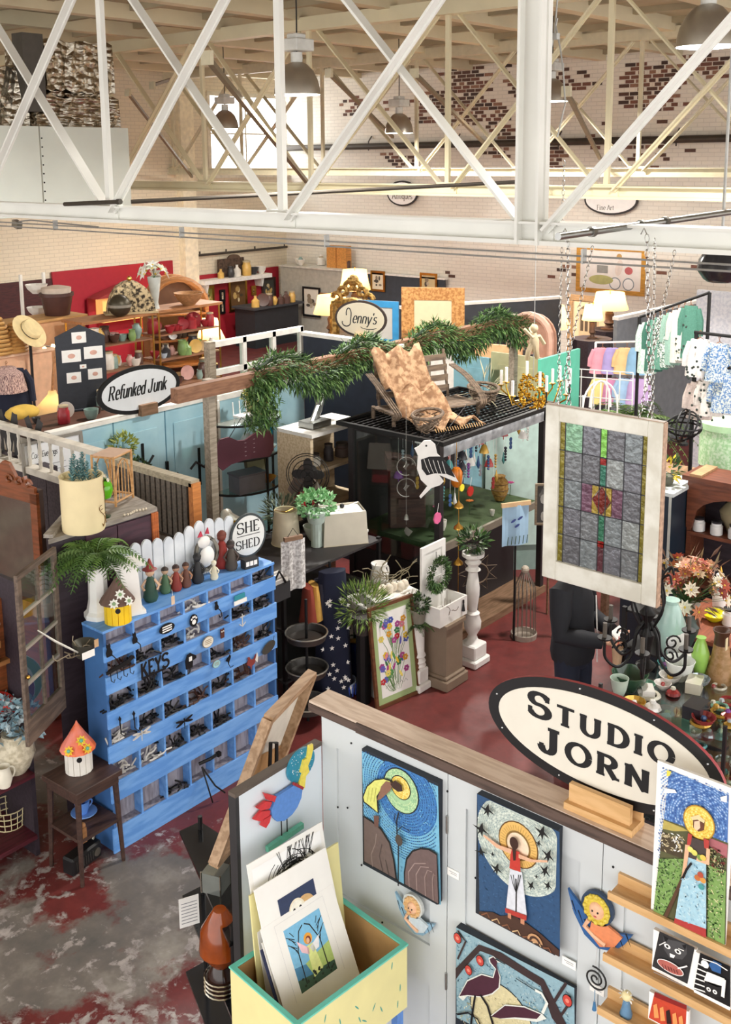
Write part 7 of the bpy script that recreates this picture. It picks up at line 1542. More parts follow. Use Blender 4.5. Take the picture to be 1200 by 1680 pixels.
for e in 'lr':pt('sleeve',t,lambda b:b.tube([Vector((J[e+'sh'][0]*.45,.02,1.4)),Vector(J[e+'sh'])+Vector((0,0,.01)),Vector(J[e+'sh']).lerp(Vector(J[e+'el']),.5),J[e+'el'],Vector(J[e+'el']).lerp(Vector(J[e+'wr']),.5),J[e+'wr']],[.07,.088,.08,.074,.064,.052],JM,12),smooth=True)
pt('trousers',t,lambda b:(b.loft([EL(.12,.11,.78),EL(.165,.135,.86),EL(.165,.13,.95)],TM),[b.tube([J[e+'hp'],Vector(J[e+'hp']).lerp(Vector(J[e+'kn']),.5),J[e+'kn'],Vector(J[e+'kn']).lerp(Vector(J[e+'an']),.4),J[e+'an']],[.1,.092,.07,.066,.05],TM,14)for e in 'lr']),smooth=True)
pt('shoulder_bag',t,lambda b:b.box((.2,.06,.8),(.1,.2,.26),BLACK))
pt('hair',t,lambda b:(b.sph((0,0,1.62),.11,mat('#4a3a28',.6),14,9,(1,1.05,1.05)),b.loft([[(.1*math.cos(a),.03+.06*math.sin(a),z)for a in[i*PI/6 for i in range(12)]]for z in(1.62,1.4,1.22)],mat('#4a3a28',.6))),smooth=True)
for s,w in((1,'lwr'),(-1,'rwr')):
 p=Vector(J[w])+Vector((-s*.02,-.05,0));b=B();b.sph(p,.04,SK,10,7,(.8,1.2,.45))
 for f in range(4):b.tube([p+Vector((s*(.03-f*.02),-.03,0)),p+Vector((s*(.028-f*.022),-.075+.006*abs(f-1.4),.012)),p+Vector((s*(.018-f*.02),-.095+.008*abs(f-1.4),.036))],[.011,.0095,.007],SK,6)
 b.tube([p+Vector((-s*.025,.01,.005)),p+Vector((-s*.05,-.02,.03)),p+Vector((-s*.045,-.045,.045))],[.012,.011,.008],SK,6);b.build('hand',t,smooth=True)
for x in(.11,-.11):pt('shoe',t,lambda b:b.sph((x,-.06,.045),.06,mat('#3a2c24'),12,8,(.8,2.1,.75)),smooth=True)
pt('white_cord',t,lambda b:b.tube([(.03,-.16,1.35),(.0,-.19,1.1),(.05,-.17,.92),(.04,-.18,.83)],.005,PAPER))
o=thing('phone','white mobile phone held in the hand of the person','phone',t.matrix_basis@Vector((.01,-.35,1.12)),D(2));pt('case',o,lambda b:b.box((0,0,0),(.14,.012,.07),PAPER,Matrix.Rotation(-.9,3,'X')));pt('screen',o,lambda b:b.box((0,.006,.004),(.125,.006,.06),BLACK,Matrix.Rotation(-.9,3,'X')))
o=thing('iced_coffee','clear cup of iced coffee held by the person','drink',t.matrix_basis@Vector((-.1,-.4,1.0)));pt('cup',o,lambda b:b.lathe([(.03,-.07),(.042,.07),(.045,.07)],mat('#c9a98a',.2),14));pt('straw',o,lambda b:b.cyl((0,0,.06),(.02,.0,.14),.004,mat('#c8503c'),6))
# glass display counter full of trinkets
t=thing('glass_display','glass display case crowded with costume jewellery behind the oval sign','display case',(6.1,2.55,0),0)
for z in(.45,.8,1.1):pt('glass_shelf',t,lambda b:b.bx(-.45,.5,-.45,.35,z-.006,z,mat('#e6f0ee',.03,kind='glass',alpha=.15)))
for x in(-.45,.5):
 for y in(-.45,.35):pt('edge_post',t,lambda b:b.bx(x-.01,x+.01,y-.01,y+.01,0,1.25,mat('#3a3a3c',.3,.6)))
pt('base',t,lambda b:b.bx(-.45,.5,-.45,.35,0,.12,DK))
q=random.Random(12);HC2=HC[:1]*3+HC[3:5]*2+HC+[('#d8d4c4','cream'),('#7fae9a','pale green')];KD=('brooch','bangle','small glass dish','beaded box')
for i in range(84):
 z=(.8,1.1,.45)[i%3];h,nm=q.choice(HC2);kd=i%4;m=mat(h,.15,.6 if nm in('silver','golden')else.1);x,y=6.1+q.uniform(-.38,.44),2.55+q.uniform(-.38,.28)
 sz=q.uniform(1.1,1.9);t=thing(KD[kd].replace(' ','_'),f'{nm} {KD[kd]} in the glass display case','trinket',(x,y,z+.001),q.uniform(0,3),group='trinkets in the glass display case');t.scale=(sz,)*3
 pt('body',t,lambda b:b.lathe([(.001,0),(.035,.004),(.03,.016),(.01,.03)],m,9)if kd==0 else(b.tube([(.035*math.cos(a),.035*math.sin(a),.008)for a in[j*PI/7 for j in range(14)]],.008,m,5,True)if kd==1 else(b.lathe(sc(PR['bowl'],.05,.04),m,12)if kd==2 else b.bx(-.045,.045,-.03,.03,0,.045,m))))
 pt('gem',t,lambda b:b.sph((0,0,.03)if kd!=1 else(.035,0,.014),.014,mat(q.choice(HC2)[0],.1),6,4))
def rz_(px,py,z):return spot(px,py,Z=z)
for px,py,z,kd,r,h,hh,lb in((1000,1140,1.101,'bowl',.06,.14,'#b8c8bc','clear green glass basket on the display case'),(1030,1130,1.101,'bowl',.12,.12,'#2f4a38','dark green glass bowl on the display case'),(1105,1060,1.101,'vase',.1,.42,'#a8c8c0','tall pale aqua glass vase behind the chandelier'),(1148,1110,1.101,'vase',.06,.28,'#9ac860','lime green to blue glass vase at the right of the case'),(1078,1040,1.101,'urn',.08,.3,'#8f8f90','grey metal candle urn on the display case'),(1115,1115,1.101,'bowl',.1,.14,'#d8dcd8','cut crystal bowl on the display case'),(1125,1060,1.101,'vase',.09,.3,'#e8e8ea','white frosted vase beside the aqua one')):
 p=rz_(px,py,z);vessel(kd,lb,(min(max(p.x,5.72),6.55),min(max(p.y,2.15),2.85),z),r,h,mat(hh,.12),kd)
t=thing('black_side_shelf','black iron shelf frame between the person and the display case','shelf',(6.7,3.1,0))
for x,y in((-.1,-.15),(-.1,.12),(.3,-.15),(.3,.12)):pt('post',t,lambda b:b.bx(x-.015,x+.015,y-.015,y+.015,0,1.35,IRON))
for z in(.3,.7,1.05,1.33):pt('shelf',t,lambda b:b.bx(-.1,.3,-.15,.12,z-.015,z,IRON))
t=thing('tall_wood_vase','tall bowling-pin shaped wooden vase with black foot','vase',rz_(1178,1172,.85));pt('body',t,lambda b:b.lathe([(.085,.12),(.1,.2),(.09,.3),(.06,.42),(.05,.5)],wood('#a8825a','#93703f',.4),18),smooth=True);pt('foot',t,lambda b:b.lathe([(.06,0),(.075,.05),(.085,.12)],BLACK,18),smooth=True);pt('neck',t,lambda b:b.lathe([(.05,.5),(.045,.56),(.06,.6),(.05,.6),(.001,.55)],mat('#4a2c1c',.4),16),smooth=True);pt('tag',t,lambda b:b.bx(-.08,-.05,-.06,-.055,.5,.58,mat('#d8c8a0')))
t=thing('plum_table','dark plum lacquered table at the right edge','table',(6.55,2.25,0));PM=mat('#4a2434',.3);pt('top',t,lambda b:b.bx(-.3,.5,-.7,.3-.02,.82,.849,PM));pt('apron',t,lambda b:b.bx(-.26,.46,-.66,.24,.65,.82,PM))
for x in(-.24,.44):
 for y in(-.64,.22):pt('leg',t,lambda b:b.bx(x-.025,x+.025,y-.025,y+.025,0,.65,PM))
t.location=(6.98,2.1,0);t.scale=(.55,1,1)
# brown shelf with jars
SHB=wood('#7a4630','#643826',.4);t=thing('jar_shelf','reddish brown shelf unit with arched front holding candle jars','shelf',(8.2,3.45,0),-PI/2)
pt('top',t,lambda b:(b.bx(-.06,.9,-.05,.32,1.86,1.9,SHB),b.bx(.0,.1,-.04,.3,1.9,1.92,wood('#b08a62'))))
for x in(0,.86):pt('side',t,lambda b:b.bx(x-.02,x+.02,0,.3,0,1.86,SHB))
pt('back',t,lambda b:b.bx(0,.86,.28,.3,0,1.86,DK));pt('arched_front',t,lambda b:b.prism([(-.02,1.45),(.03,1.45)]+[(.43-.38*math.cos(a),1.55+.2*math.sin(a))for a in[i*PI/10 for i in range(11)]]+[(.83,1.45),(.88,1.45),(.88,1.86),(-.02,1.86)],-.02,0,SHB))
for z in(1.42,.98,.5):pt('shelf',t,lambda b:b.bx(0,.86,-.02,.28,z-.03,z,SHB))
for k in range(4):vessel('jar',f'{ORD[k]} white candle jar from the left with black lid on the brown shelf',(8.24,3.38-k*.15,1.421),.05,.1,mat('#dcdcdc',.3),'candle_jar','jar',lid=mat('#2a2a30',.3))
vessel('vase','large stoneware crock behind the candle jars',(8.38,3.12,1.421),.14,.3,mat('#8f8468',.5),'crock','crock');vessel('jar','second stoneware crock at the right edge behind the jars',(8.38,2.8,1.421),.12,.26,mat('#9a8d70',.5),'crock','crock')
t=thing('low_console','red-brown console with dishes in front of the jar shelf','console',(7.3,2.95,0));pt('top',t,lambda b:b.bx(-.15,.6,-.9,.2,.97,1.0,wood('#8a4a30')));pt('body',t,lambda b:b.bx(-.1,.55,-.85,.16,0,.97,mat('#2a1c1e')))
p=rz_(1172,1018,1.0);vessel('bowl','shallow dark bowl with bright yellow inside',(p.x,p.y,1.001),.1,.06,mat('#d8d020',.3),'bowl');vessel('jar','white jar at the right edge beside the yellow bowl',rz_(1196,1025,1.001),.05,.12,WHITE,'jar',lid=BLACK);vessel('bowl','grey stone bowl behind the yellow bowl',rz_(1135,1005,1.001),.07,.07,mat('#8a8078'),'bowl')
t=thing('teapot_tower','blue and white striped stacked teapot figurine','figurine',rz_(1180,995,1.001));pt('jar',t,lambda b:b.lathe([(.05,0),(.055,.1),(.04,.15)],WHITE,14),smooth=True);pt('striped_top',t,lambda b:[b.lathe([(.03,.15+k*.03),(.06-k*.012,.165+k*.03),(.03,.18+k*.03)],mat('#2f4a6a' if k%2==0 else '#e8e8e8'),14)for k in range(4)],smooth=True);pt('gold_knob',t,lambda b:b.lathe([(.01,.27),(.015,.29),(.002,.34)],BRASS,8))
# dried flower arrangement
q=spot(1130,935,X=7.0);t=thing('dried_flowers','large arrangement of white, rust and pink dried flowers right of the window','flowers',(q.x,q.y,1.0));pt('vase',t,lambda b:b.lathe(sc(PR['vase'],.1,.25),mat('#3a4a44',.4),16),smooth=True)
pt('blooms',t,lambda b:(flowers(b,(0,0,.32),.34,60,('#e8dcc8','#c8805a','#d8a890','#a84a34','#f0ead8','#8a3a30','#c8b090'),.062,7,9),flowers(b,(0,0,.32),.22,30,('#8a4a38','#c89a80'),.05,8,6),foliage(b,(0,0,.45),.28,.28,.25,90,.12,.02,[mat('#6a4a3a'),mat('#8a7a5a')],seed=3)))
# wire orb, polka box, board and fern behind the window
t=thing('wire_orb','dark metal wire orb sculpture right of the window top','sculpture',spot(1122,700,X=9.0));pt('rings',t,lambda b:[b.tube([Matrix.Rotation(a,3,'Z')@Matrix.Rotation(a*.6,3,'X')@Vector((.16*math.cos(s),0,.16*math.sin(s)))for s in[i*PI/10 for i in range(20)]],.009,IRON,5,True)for a in(0,.5,1.05,1.6,2.1,2.6)]);pt('core',t,lambda b:b.cyl((0,0,-.17),(0,0,-.15),.05,IRON,10))
t=thing('plank_table','raw plank table under the wire orb','table',(9.1,4.15,0),0);pt('top',t,lambda b:b.bx(-.45,.5,-.25,.35,1.5,1.535,wood('#a8876a','#8f7056')));
for x in(-.4,.45):
 for y in(-.2,.3):pt('leg',t,lambda b:b.bx(x-.03,x+.03,y-.03,y+.03,0,1.5,RWD))
p=spot(1182,765,Z=1.6);t=thing('hat_box','round pale green box with white pattern at the right edge','hat box',(p.x+.1,p.y,1.6));pt('box',t,lambda b:b.lathe([(.24,0),(.24,.36)],mat('#a8d8a0',.6,h2='#d6efcf',scale=40),28));pt('lid',t,lambda b:b.lathe([(.25,.36),(.25,.42),(.001,.43)],mat('#b8deb0',.6),28));pt('stand',t,lambda b:b.cyl((0,0,-1.6),(0,0,0),.2,DK,12))
# cage, teal panel, chandelier with candles
for x0p,x1p,yt,zt,h,lb,X_ in((745,803,580,2.0,'#7fb0bd','pale blue door panel behind the twig bench',11.3),(806,889,577,2.0,'#b5b088','olive door panel with hairline crack behind the chandelier',11.5)):
 a,c=spot(x0p,yt,X=X_),spot(x1p,yt,X=X_);t=thing('door_panel',lb,'panel',(X_,(a.y+c.y)/2,0),-PI/2);w=(a.y-c.y)/2;pt('leaf',t,lambda b:b.bx(-w,w,0,.04,0,a.z,mat(h,.6,var=.06)));pt('moulding',t,lambda b:[b.bx(-w*.7,w*.7,-.01,0,z0,z1,mat(h,.6,var=.15))for z0,z1 in((.2,a.z*.45),(a.z*.52,a.z-.15))])
a,c=spot(888,590,Y=6.3),spot(952,590,Y=6.3);t=thing('teal_screen','bright teal wooden screen with crackled paint behind the window','screen',(0,6.3,0));pt('panel',t,lambda b:b.bx(a.x,c.x,0,.04,0,a.z,mat('#5fc0a4',.6,var=.07)));pt('crack',t,lambda b:[b.tube([(c.x-.3-.1*math.sin(k),-.004,.9+k*.14)for k in range(8)],.004,mat('#2a6a5a'),3)])
t=thing('pale_panel','pale mint glass panel leaning below the teal screen','panel',(9.6,5.9,0),D(-45));pt('pane',t,lambda b:b.bx(-.45,.3,0,.03,.3,1.75,mat('#c3dcd4',.3)));pt('frame',t,lambda b:b.bx(-.48,.33,.03,.05,0,1.78,mat('#8fa8a0')))
q=spot(875,640,X=8.6);t=thing('gold_chandelier','gold beaded chandelier with white candles above the booth','chandelier',q);GB=metal('#d8b04a',.22)
b=B();r_=random.Random(3)
for i in range(150):a=r_.uniform(0,2*PI);z=r_.uniform(-.16,.16);r=.1*math.sqrt(max(0,1-(z/.19)**2))+.03;b.sph((r*math.cos(a),r*math.sin(a),z),.016,GB,5,4)
b.build('bead_basket',t,kind='stuff')
for k in range(8):
 a=k*PI/4;u=Vector((math.cos(a),math.sin(a),0));r=.26 if k%2 else.36;z=.08 if k%2 else.0
 o=pt('arm',t,lambda b:b.tube([u*.08+Vector((0,0,-.1)),u*.2+Vector((0,0,-.14)),u*r+Vector((0,0,-.04+z)),u*r+Vector((0,0,z))],.008,GB,5));pt('candle',o,lambda b:b.cyl(u*r+Vector((0,0,z)),u*r+Vector((0,0,z+.15)),.014,PAPER,8));pt('cup',o,lambda b:b.lathe([(.01,0),(.035,.015),(.03,.02)],GB,8,u*r+Vector((0,0,z-.01))))
pt('rod',t,lambda b:b.cyl((0,0,.1),(0,0,1.9),.004,CON,6));pt('cherub',t,lambda b:(b.tube([(.07,0,.3),(.03,0,.38),(0,0,.48),(0,0,.56)],[.02,.035,.05,.02],mat('#b8a888',.6),8),b.sph((0,0,.6),.04,mat('#b8a888',.6)),b.tube([(-.1,.05,.6),(-.04,0,.52),(.05,-.03,.52),(.09,-.06,.44)],.018,mat('#b8a888',.6)),b.leaf((.02,.03,.52),(1,.6,1),.16,.08,mat('#b8a888',.6)),b.leaf((-.02,.03,.52),(-1,.6,1),.16,.08,mat('#b8a888',.6)),b.tube([(0,0,.48),(-.05,.03,.38),(-.02,.06,.3)],.025,mat('#b8a888',.6))),smooth=True)
q=spot(915,700,X=8.0);t=thing('black_chandelier','small black wire chandelier with two candles beside the teal screen','chandelier',(q.x,q.y,q.z+.35));pt('arms',t,lambda b:[b.tube([(0,0,-.2),(s*.1,0,-.22),(s*.2,0,-.12),(s*.2,0,0)],.007,IRON,5)for s in(-1,1)]);pt('candles',t,lambda b:[b.cyl((s*.2,0,0),(s*.2,0,.14),.013,PAPER,8)for s in(-1,1)]);pt('chain',t,lambda b:chain(b,(0,0,-.2),(0,0,1.95),CHN,.012,.04))
for px,lb,x in((932,'bright link chain hanging left of the stained glass window',6.05),(1062,'bright link chain hanging behind the top of the stained glass window',6.05)):
 a=spot(px,385,X=x);c=spot(px+(5 if px>1000 else 2),690,X=x);t=thing('hanging_chain',lb,'chain',c);pt('links',t,lambda b:chain(b,(0,0,0),a-c,CHN,.014,.045));pt('hook',t,lambda b:b.tube([a-c,a-c+Vector((0,.02,.04)),a-c+Vector((0,.04,0))],.004,CHN))
t=thing('white_garden_arch','white wire garden arch trellis behind the window','trellis',spot(985,668,X=10.5));pt('hoops',t,lambda b:[b.tube([(r*math.cos(s)*.7,-r*math.cos(s)*.7,.3*math.sin(s))for s in[i*PI/10 for i in range(11)]],.012,WHITE,5)for r in(.2,.12)]);pt('uprights',t,lambda b:[b.cyl((x,-x,-.6),(x,-x,.28-abs(x)),.009,WHITE,5)for x in(-.14,-.07,0,.07,.14)])
t=thing('white_grid','white wire display grid of toys in front of the clothes','grid',spot(985,640,X=11.8),-PI/2+.3);pt('grid',t,lambda b:[b.cyl((x,0,-.9),(x,0,.25),.008,WHITE,5)for x in(-.4,-.24,-.08,.08,.24,.4)]+[b.cyl((-.4,0,z),(.4,0,z),.008,WHITE,5)for z in(-.6,-.35,-.1,.15,.25)]);pt('foot',t,lambda b:b.bx(-.4,.4,-.1,.1,-1.35,-.9,WHITE))
t=plant('hanging_fern','big bushy green fern behind the right top of the window',(11.3,5.5,1.2),(.14,.2),mat('#3a3a34'),.5,ms=[mat('#5a7a34'),mat('#7a9a4a'),mat('#3f5a28')],kind='fern',n=70,w=.09,seed=11);pt('stand',t,lambda b:b.cyl((0,0,-1.2),(0,0,0),.08,IRON,10))
q=spot(1182,458,X=7.6);t=thing('black_pendant','glossy black bell pendant lamp at the right edge under the truss','pendant lamp',q);pt('bell',t,lambda b:b.lathe([(.09,-.02),(.12,.0),(.17,.07),(.16,.14),(.1,.24),(.03,.3)],mat('#26262a',.2),24),smooth=True);pt('rod',t,lambda b:b.cyl((0,0,.28),(0,0,2.8),.012,CON,6))
# ================================================================ booths at the back
SKY=mat('#b3dae6',.55,h2='#a2cddc',scale=3);WDT=mat('#ece9e2',.6)
def wall(name,label,x0,x1,y0,y1,z,m,top=None,cat='partition'):
 t=thing(name,label,cat,(x0,y0,0));pt('panel',t,lambda b:b.bx(0,x1-x0,0,y1-y0,0,z,m))
 if top:pt('cap',t,lambda b:b.bx(-.03,x1-x0+.03,-.03,y1-y0+.03,z,z+.04,top))
 return t
t=wall('door_partition','pale blue partition of old panelled doors with black hinges',5.3,7.24,8.3,8.34,2.03,SKY,WDT)
for k in range(3):
 x=.05+k*.63
 for z0,z1 in((.15,.95),(1.1,1.88)):pt('raised_panel',t,lambda b:b.bx(x+.1,x+.52,-.014,0,z0,z1,SKY),bevel=.008)
 pt('door_seam',t,lambda b:b.bx(x-.006,x+.006,-.004,0,0,2.03,mat('#5f8fa5')))
for x,z in((1.0,1.55),(1.3,1.3),(1.72,1.35)):o=pt('iron_hinge',t,lambda b:(b.bx(x-.012,x+.012,-.03,-.004,z-.2,z+.2,IRON),b.tube([(x-.12,-.02,z),(x-.05,-.03,z+.06),(x+.06,-.03,z-.02),(x+.13,-.02,z+.05)],.014,IRON,5)))
plant('wall_pot','moss pot plant hung on the blue doors',(6.0,8.18,1.6),(.1,.16),mat('#9a9a84',.9),.16,n=150,ms=[mat('#7d8a3a'),mat('#a0a850')]);plant('ivy_pot','trailing ivy pot hung below the moss pot on the blue doors',(6.12,8.17,1.42),(.06,.05),mat('#6a6a58'),.18,n=120)
pt('bracket',bpy.data.objects['wall_pot'],lambda b:b.bx(-.1,.1,-.08,.1,-.03,0,IRON));pt('bracket',bpy.data.objects['ivy_pot'],lambda b:b.bx(-.06,.06,-.08,.12,-.02,0,IRON))
t=thing('oval_sign','black rimmed white oval sign lettered Refunked Junk','sign',(6.29,8.26,2.3));pt('rim',t,lambda b:b.prism(ell(0,0,.5,.235,48),0,.02,BLACK));pt('face',t,lambda b:b.prism(ell(0,0,.45,.195,48),-.003,0,mat('#e2e6ea',var=.03)))
pt('lettering',t,lambda b:lettering(b,'Refunked Junk',-.385,-.05,.135,K,-.004,.17,.07,.05,shear=.22,sx=.72));pt('block',t,lambda b:b.bx(-.03,.17,-.05,.05,-.26,-.15,RWD))
# window partition, navy partition
t=thing('window_partition','white old window sashes over pale blue panels behind the garland','partition',(7.26,8.3,0));pt('lower_panel',t,lambda b:b.bx(0,1.38,0,.04,0,2.0,SKY));pt('corner_post',t,lambda b:b.bx(-.06,.02,-.04,.05,0,2.64,wood('#a89a88','#8a7d6c')))
for z in(2.02,2.3,2.6):pt('sash_rail',t,lambda b:b.bx(0,1.38,-.01,.05,z-.03,z+.03,WDT))
for k in range(4):x=.02+k*.446;pt('sash_stile',t,lambda b:b.bx(x-.025,x+.025,-.01,.05,2.0,2.63,WDT))
for k in range(3):
 for z in(2.05,2.33):pt('pane',t,lambda b:b.bx(.045+k*.446,.44+k*.446,.015,.02,z,z+.24,GLASS))
pt('white_stile',t,lambda b:b.bx(.02,.07,-.02,0,0,2.0,WDT))
wall('navy_partition','dark navy partition with white cap carrying the Jenny\'s sign',8.62,8.66,6.9,8.28,2.53,mat('#2a3142',.7),WDT)
t=thing('oval_sign',"cream oval sign with brown rim lettered Jenny's in script",'sign',(8.6,7.4,2.8),-PI/2+.25);pt('rim',t,lambda b:b.prism(ell(0,0,.31,.2,40),0,.02,mat('#3a2a24')));pt('face',t,lambda b:b.prism(ell(0,0,.285,.175,40),-.003,0,mat('#e8dcc4',var=.03)))
pt('lettering',t,lambda b:(stroke(b,arc(-.14,.05,.03,.06,200,-20,8)+[(-.12,-.04)]+arc(-.17,-.05,.05,.04,-10,-200,8),.012,-.004,K),lettering(b,"enny's",-.1,-.05,.12,K,-.004,.13,.06,.04,shear=.25,sx=.85,serif=False),stroke(b,arc(.1,-.08,.1,.03,190,340,8),.007,-.004,K)));pt('block',t,lambda b:b.bx(-.06,.06,-.04,.05,-.23,-.17,PINE))
# garland on the brown beam
t=thing('timber_beam','long brown timber beam along the booth fronts','beam',(5.64,6.9,2.47));BMW=wood('#8a6248','#75503a',.7);pt('beam',t,lambda b:b.bx(0,5.55,0,.09,0,.125,BMW));
for x in(.42,3.6,5.4):pt('post',t,lambda b:b.bx(x,x+.08,.09,.17,-2.47,.125,wood('#a09484','#857a6a')))
t=thing('garland','thick green cedar garland draped along the brown beam','garland',(5.64,6.9,2.47));b=B();q=random.Random(21)
for i in range(9500):
 s=q.random();x=.95+4.6*s;sag=.09*math.sin(s*24)-.03;r=.15
 a=q.uniform(0,2*PI);rr=r*math.sqrt(q.random());p=Vector((x,.03+rr*math.cos(a),.08+sag+rr*math.sin(a)*(1.5 if math.sin(a)<0 else.8)))
 if i<1100:p=Vector((.95+q.uniform(-.12,.16),.0+q.uniform(-.1,.1),.1-.5*q.random()**1.1))
 d=Vector((q.uniform(-1,1),math.cos(a)-.3,math.sin(a)-.5));b.leaf(p,d,q.uniform(.05,.11),.02,q.choice(GREENS[:3]+[mat('#6f8f52')]))
b.build('cedar_sprays',t);pt('stem',t,lambda b:b.tube([(.95+k*.25,.03,.15+.08*math.sin(k*1.3))for k in range(19)],.02,GREENS[3]))
# Refunked Junk side: peaked board, counter, wares
t=thing('peaked_board','charcoal board with peaked top carrying small pale prints','board',(6.2,9.08,1.992),-.35);t.scale=(.66,.66,.43);CH=mat('#33363e',.7);pt('board',t,lambda b:b.prism([(-.38,0),(.38,0),(.38,1.75),(.0,2.05),(-.38,1.8)],0,.03,CH))
for x,z,w,h in((-.02,1.62,.22,.26),(-.15,1.18,.29,.29),(.19,1.22,.29,.29),(.02,1.0,.1,.1),(-.13,.68,.22,.25),(.2,.72,.22,.25)):pt('print',t,lambda b:(b.bx(x-w/2,x+w/2,-.006,0,z,z+h,PAPER),b.flat(ell(x,z+h*.5,w*.2,h*.2,12),-.007,mat('#d8a898'))))
pt('foot',t,lambda b:b.bx(-.3,.3,-.06,.1,0,.04,CH))
t=wall('counter_unit','cream counter with dark front edge behind the blue doors',5.3,7.3,8.6,9.2,1.95,mat('#d8cfc0'),mat('#5a3a2c',.5),'counter')
q=random.Random(31)
CLR=[('#e6e2d8','white'),('#a83038','red'),('#c9a878','tan'),('#8fa8a0','sage'),('#d8b060','golden'),('#5a4038','brown'),('#b8c8d8','pale blue'),('#3a3a3c','black'),('#d8a8a0','pink'),('#7fa060','green')]
KINDS=('bowl','jar','vase','cup','bottle','plate','pitcher')
def clutter(n,where,x0,x1,y0,y1,z,s=.09,pal=CLR):
 for i in range(n):
  k=q.choice(KINDS);h,nm=q.choice(pal);r=s*q.uniform(.6,1.1);p=(x0+(x1-x0)*(i+.5)/n+q.uniform(-.02,.02),q.uniform(y0,y1),z+.001);lb=f'{nm} {k} {where}'
  if k=='plate':plate(lb,p,r,mat(h,.4),q.uniform(-1,0),.15)
  else:vessel(k,lb,p,r*.75,r*(1 if k in('bowl','cup')else 2.1),mat(h,.35),k,group='wares '+where,n=10,lid=mat('#b8a888')if k=='jar' else None)
clutter(11,'on the counter behind the blue doors',5.5,7.2,8.7,9.1,1.99)
for iy,(X_,Y_,lb,n)in enumerate(((9.55,13.2,'left brass etagere',5),(11.0,13.3,'right brass etagere',5))):
 t=thing('etagere',f'{lb} crowded with crockery','shelf',(X_,Y_,0),0)
 for z in(.5,.95,1.4,1.8):pt('shelf',t,lambda b:b.bx(-.6,.65,-.2,.25,z-.02,z,wood('#8a6248')))
 pt('top',t,lambda b:b.bx(-.65,.7,-.24,.29,2.16,2.2,wood('#a8744a')))
 for x in(-.6,.65):
  for y in(-.2,.25):pt('post',t,lambda b:b.cyl((x,y,0),(x,y,2.16),.015,BRASS,6))
 for j,z in enumerate((.95,1.4,1.8)):clutter(13,f"on the {('lower', 'middle', 'upper')[j]} shelf of the {lb}",X_-.55,X_+.6,Y_-.15,Y_+.15,z,.115,CLR if iy==0 or j<2 else CLR[1:2])
t=thing('hooked_dome','domed black and cream patterned tea cosy on the etagere','tea cosy',(9.95,13.2,2.201),-.5);pt('dome',t,lambda b:b.prism([(.36*math.cos(a),.5*math.sin(a))for a in[i*PI/16 for i in range(17)]],-.12,.12,mat('#d8c49a',.9,h2='#3a3026',scale=22)));pt('knob',t,lambda b:b.sph((0,0,.53),.04,BRASS));pt('base',t,lambda b:b.bx(-.4,.4,-.14,.14,0,.03,mat('#c8b48a')))
t=thing('flower_vase','tall clear glass vase of white lilies on the etagere','vase',(10.5,13.3,2.201));pt('glass',t,lambda b:b.lathe([(.07,0),(.05,.1),(.11,.5),(.105,.5),(.04,.1),(.001,.05)],mat('#c8d0cc',.1),16),smooth=True);pt('blooms',t,lambda b:flowers(b,(0,0,.5),.22,16,('#f4f4ec','#e8eedc'),.12,5,6));pt('stems',t,lambda b:b.tube([(0,0,.06),(0,0,.5)],.02,GREENS[1]))
t=thing('round_basket','dark metal ball ornament beside the domed tea cosy','ornament',(9.6,13.0,2.201));pt('ball',t,lambda b:b.sph((0,0,.17),.17,mat('#4a4436',.4,.5),14,10),smooth=True);pt('band',t,lambda b:b.cyl((0,0,.15),(0,0,.19),.175,mat('#8a8478'),16))
vessel('bowl','tan woven bowl on the right end of the etagere',(11.1,13.2,2.201),.24,.2,wood('#b08458'),'woven_bowl','bowl');t=thing('wall_cabinet','peach display plinth with red end carrying a dark bucket','plinth',(8.75,13.7,0));pt('body',t,lambda b:b.bx(-.7,.7,0,.5,0,2.16,mat('#d8a880')));pt('end',t,lambda b:b.bx(.7,.72,0,.5,0,2.16,mat('#b0505c')));pt('top',t,lambda b:b.bx(-.75,.74,-.04,.54,2.16,2.2,PINE))
vessel('pot','dark brown leather bucket with pale lid on the peach plinth',(9.15,13.95,2.201),.26,.34,mat('#4a2c26',.5),'bucket',lid=mat('#c8b8a8'));t=thing('white_lantern','white wire lantern shelf at the back of the left booth','lantern',(9.1,14.5,2.1));pt('frame',t,lambda b:[b.bx(x-.02,x+.02,-.02,.02,0,.7,WDT)for x in(-.2,.2)]);[pt('wire_tray',t,lambda b:b.lathe(sc(PR['bowl'],.17,.14),WDT,12,(0,-.1,z)))for z in(.05,.4)];pt('foot',t,lambda b:b.bx(-.2,.2,-.1,.1,-2.1,0,WDT))
t=thing('arched_cabinet','tall honey wood cabinet with arched open top','cabinet',(11.75,14.3,0),-.4);HW=wood('#b07a48','#98663a')
pt('arch',t,lambda b:[b.tube([(.5*math.cos(a),y,2.0+.5*math.sin(a))for a in[i*PI/12 for i in range(13)]],.06,HW,6)for y in(-.1,.25)]);pt('back',t,lambda b:b.prism([(-.5,0),(.5,0)]+[(.5*math.cos(a),2+.5*math.sin(a))for a in[i*PI/12 for i in range(13)]],.25,.28,mat('#6a4a34')))
for x in(-.5,.5):pt('side',t,lambda b:b.bx(x-.03,x+.03,-.15,.28,0,2.0,HW))
for z in(1.0,1.45,1.9):pt('shelf',t,lambda b:b.bx(-.48,.48,-.15,.25,z-.03,z,HW))
clutter(5,'in the arched honey cabinet',11.45,12.05,14.2,14.35,1.45,.12)
tlamp('bright cream lamp with pleated shade beside the arched cabinet',(11.88,13.6,1.05),.8,.26,BRASS,'#ffe2ae',14);pt('stand',bpy.data.objects['table_lamp'],lambda b:b.cyl((0,0,-1.05),(0,0,0),.12,DK,12))
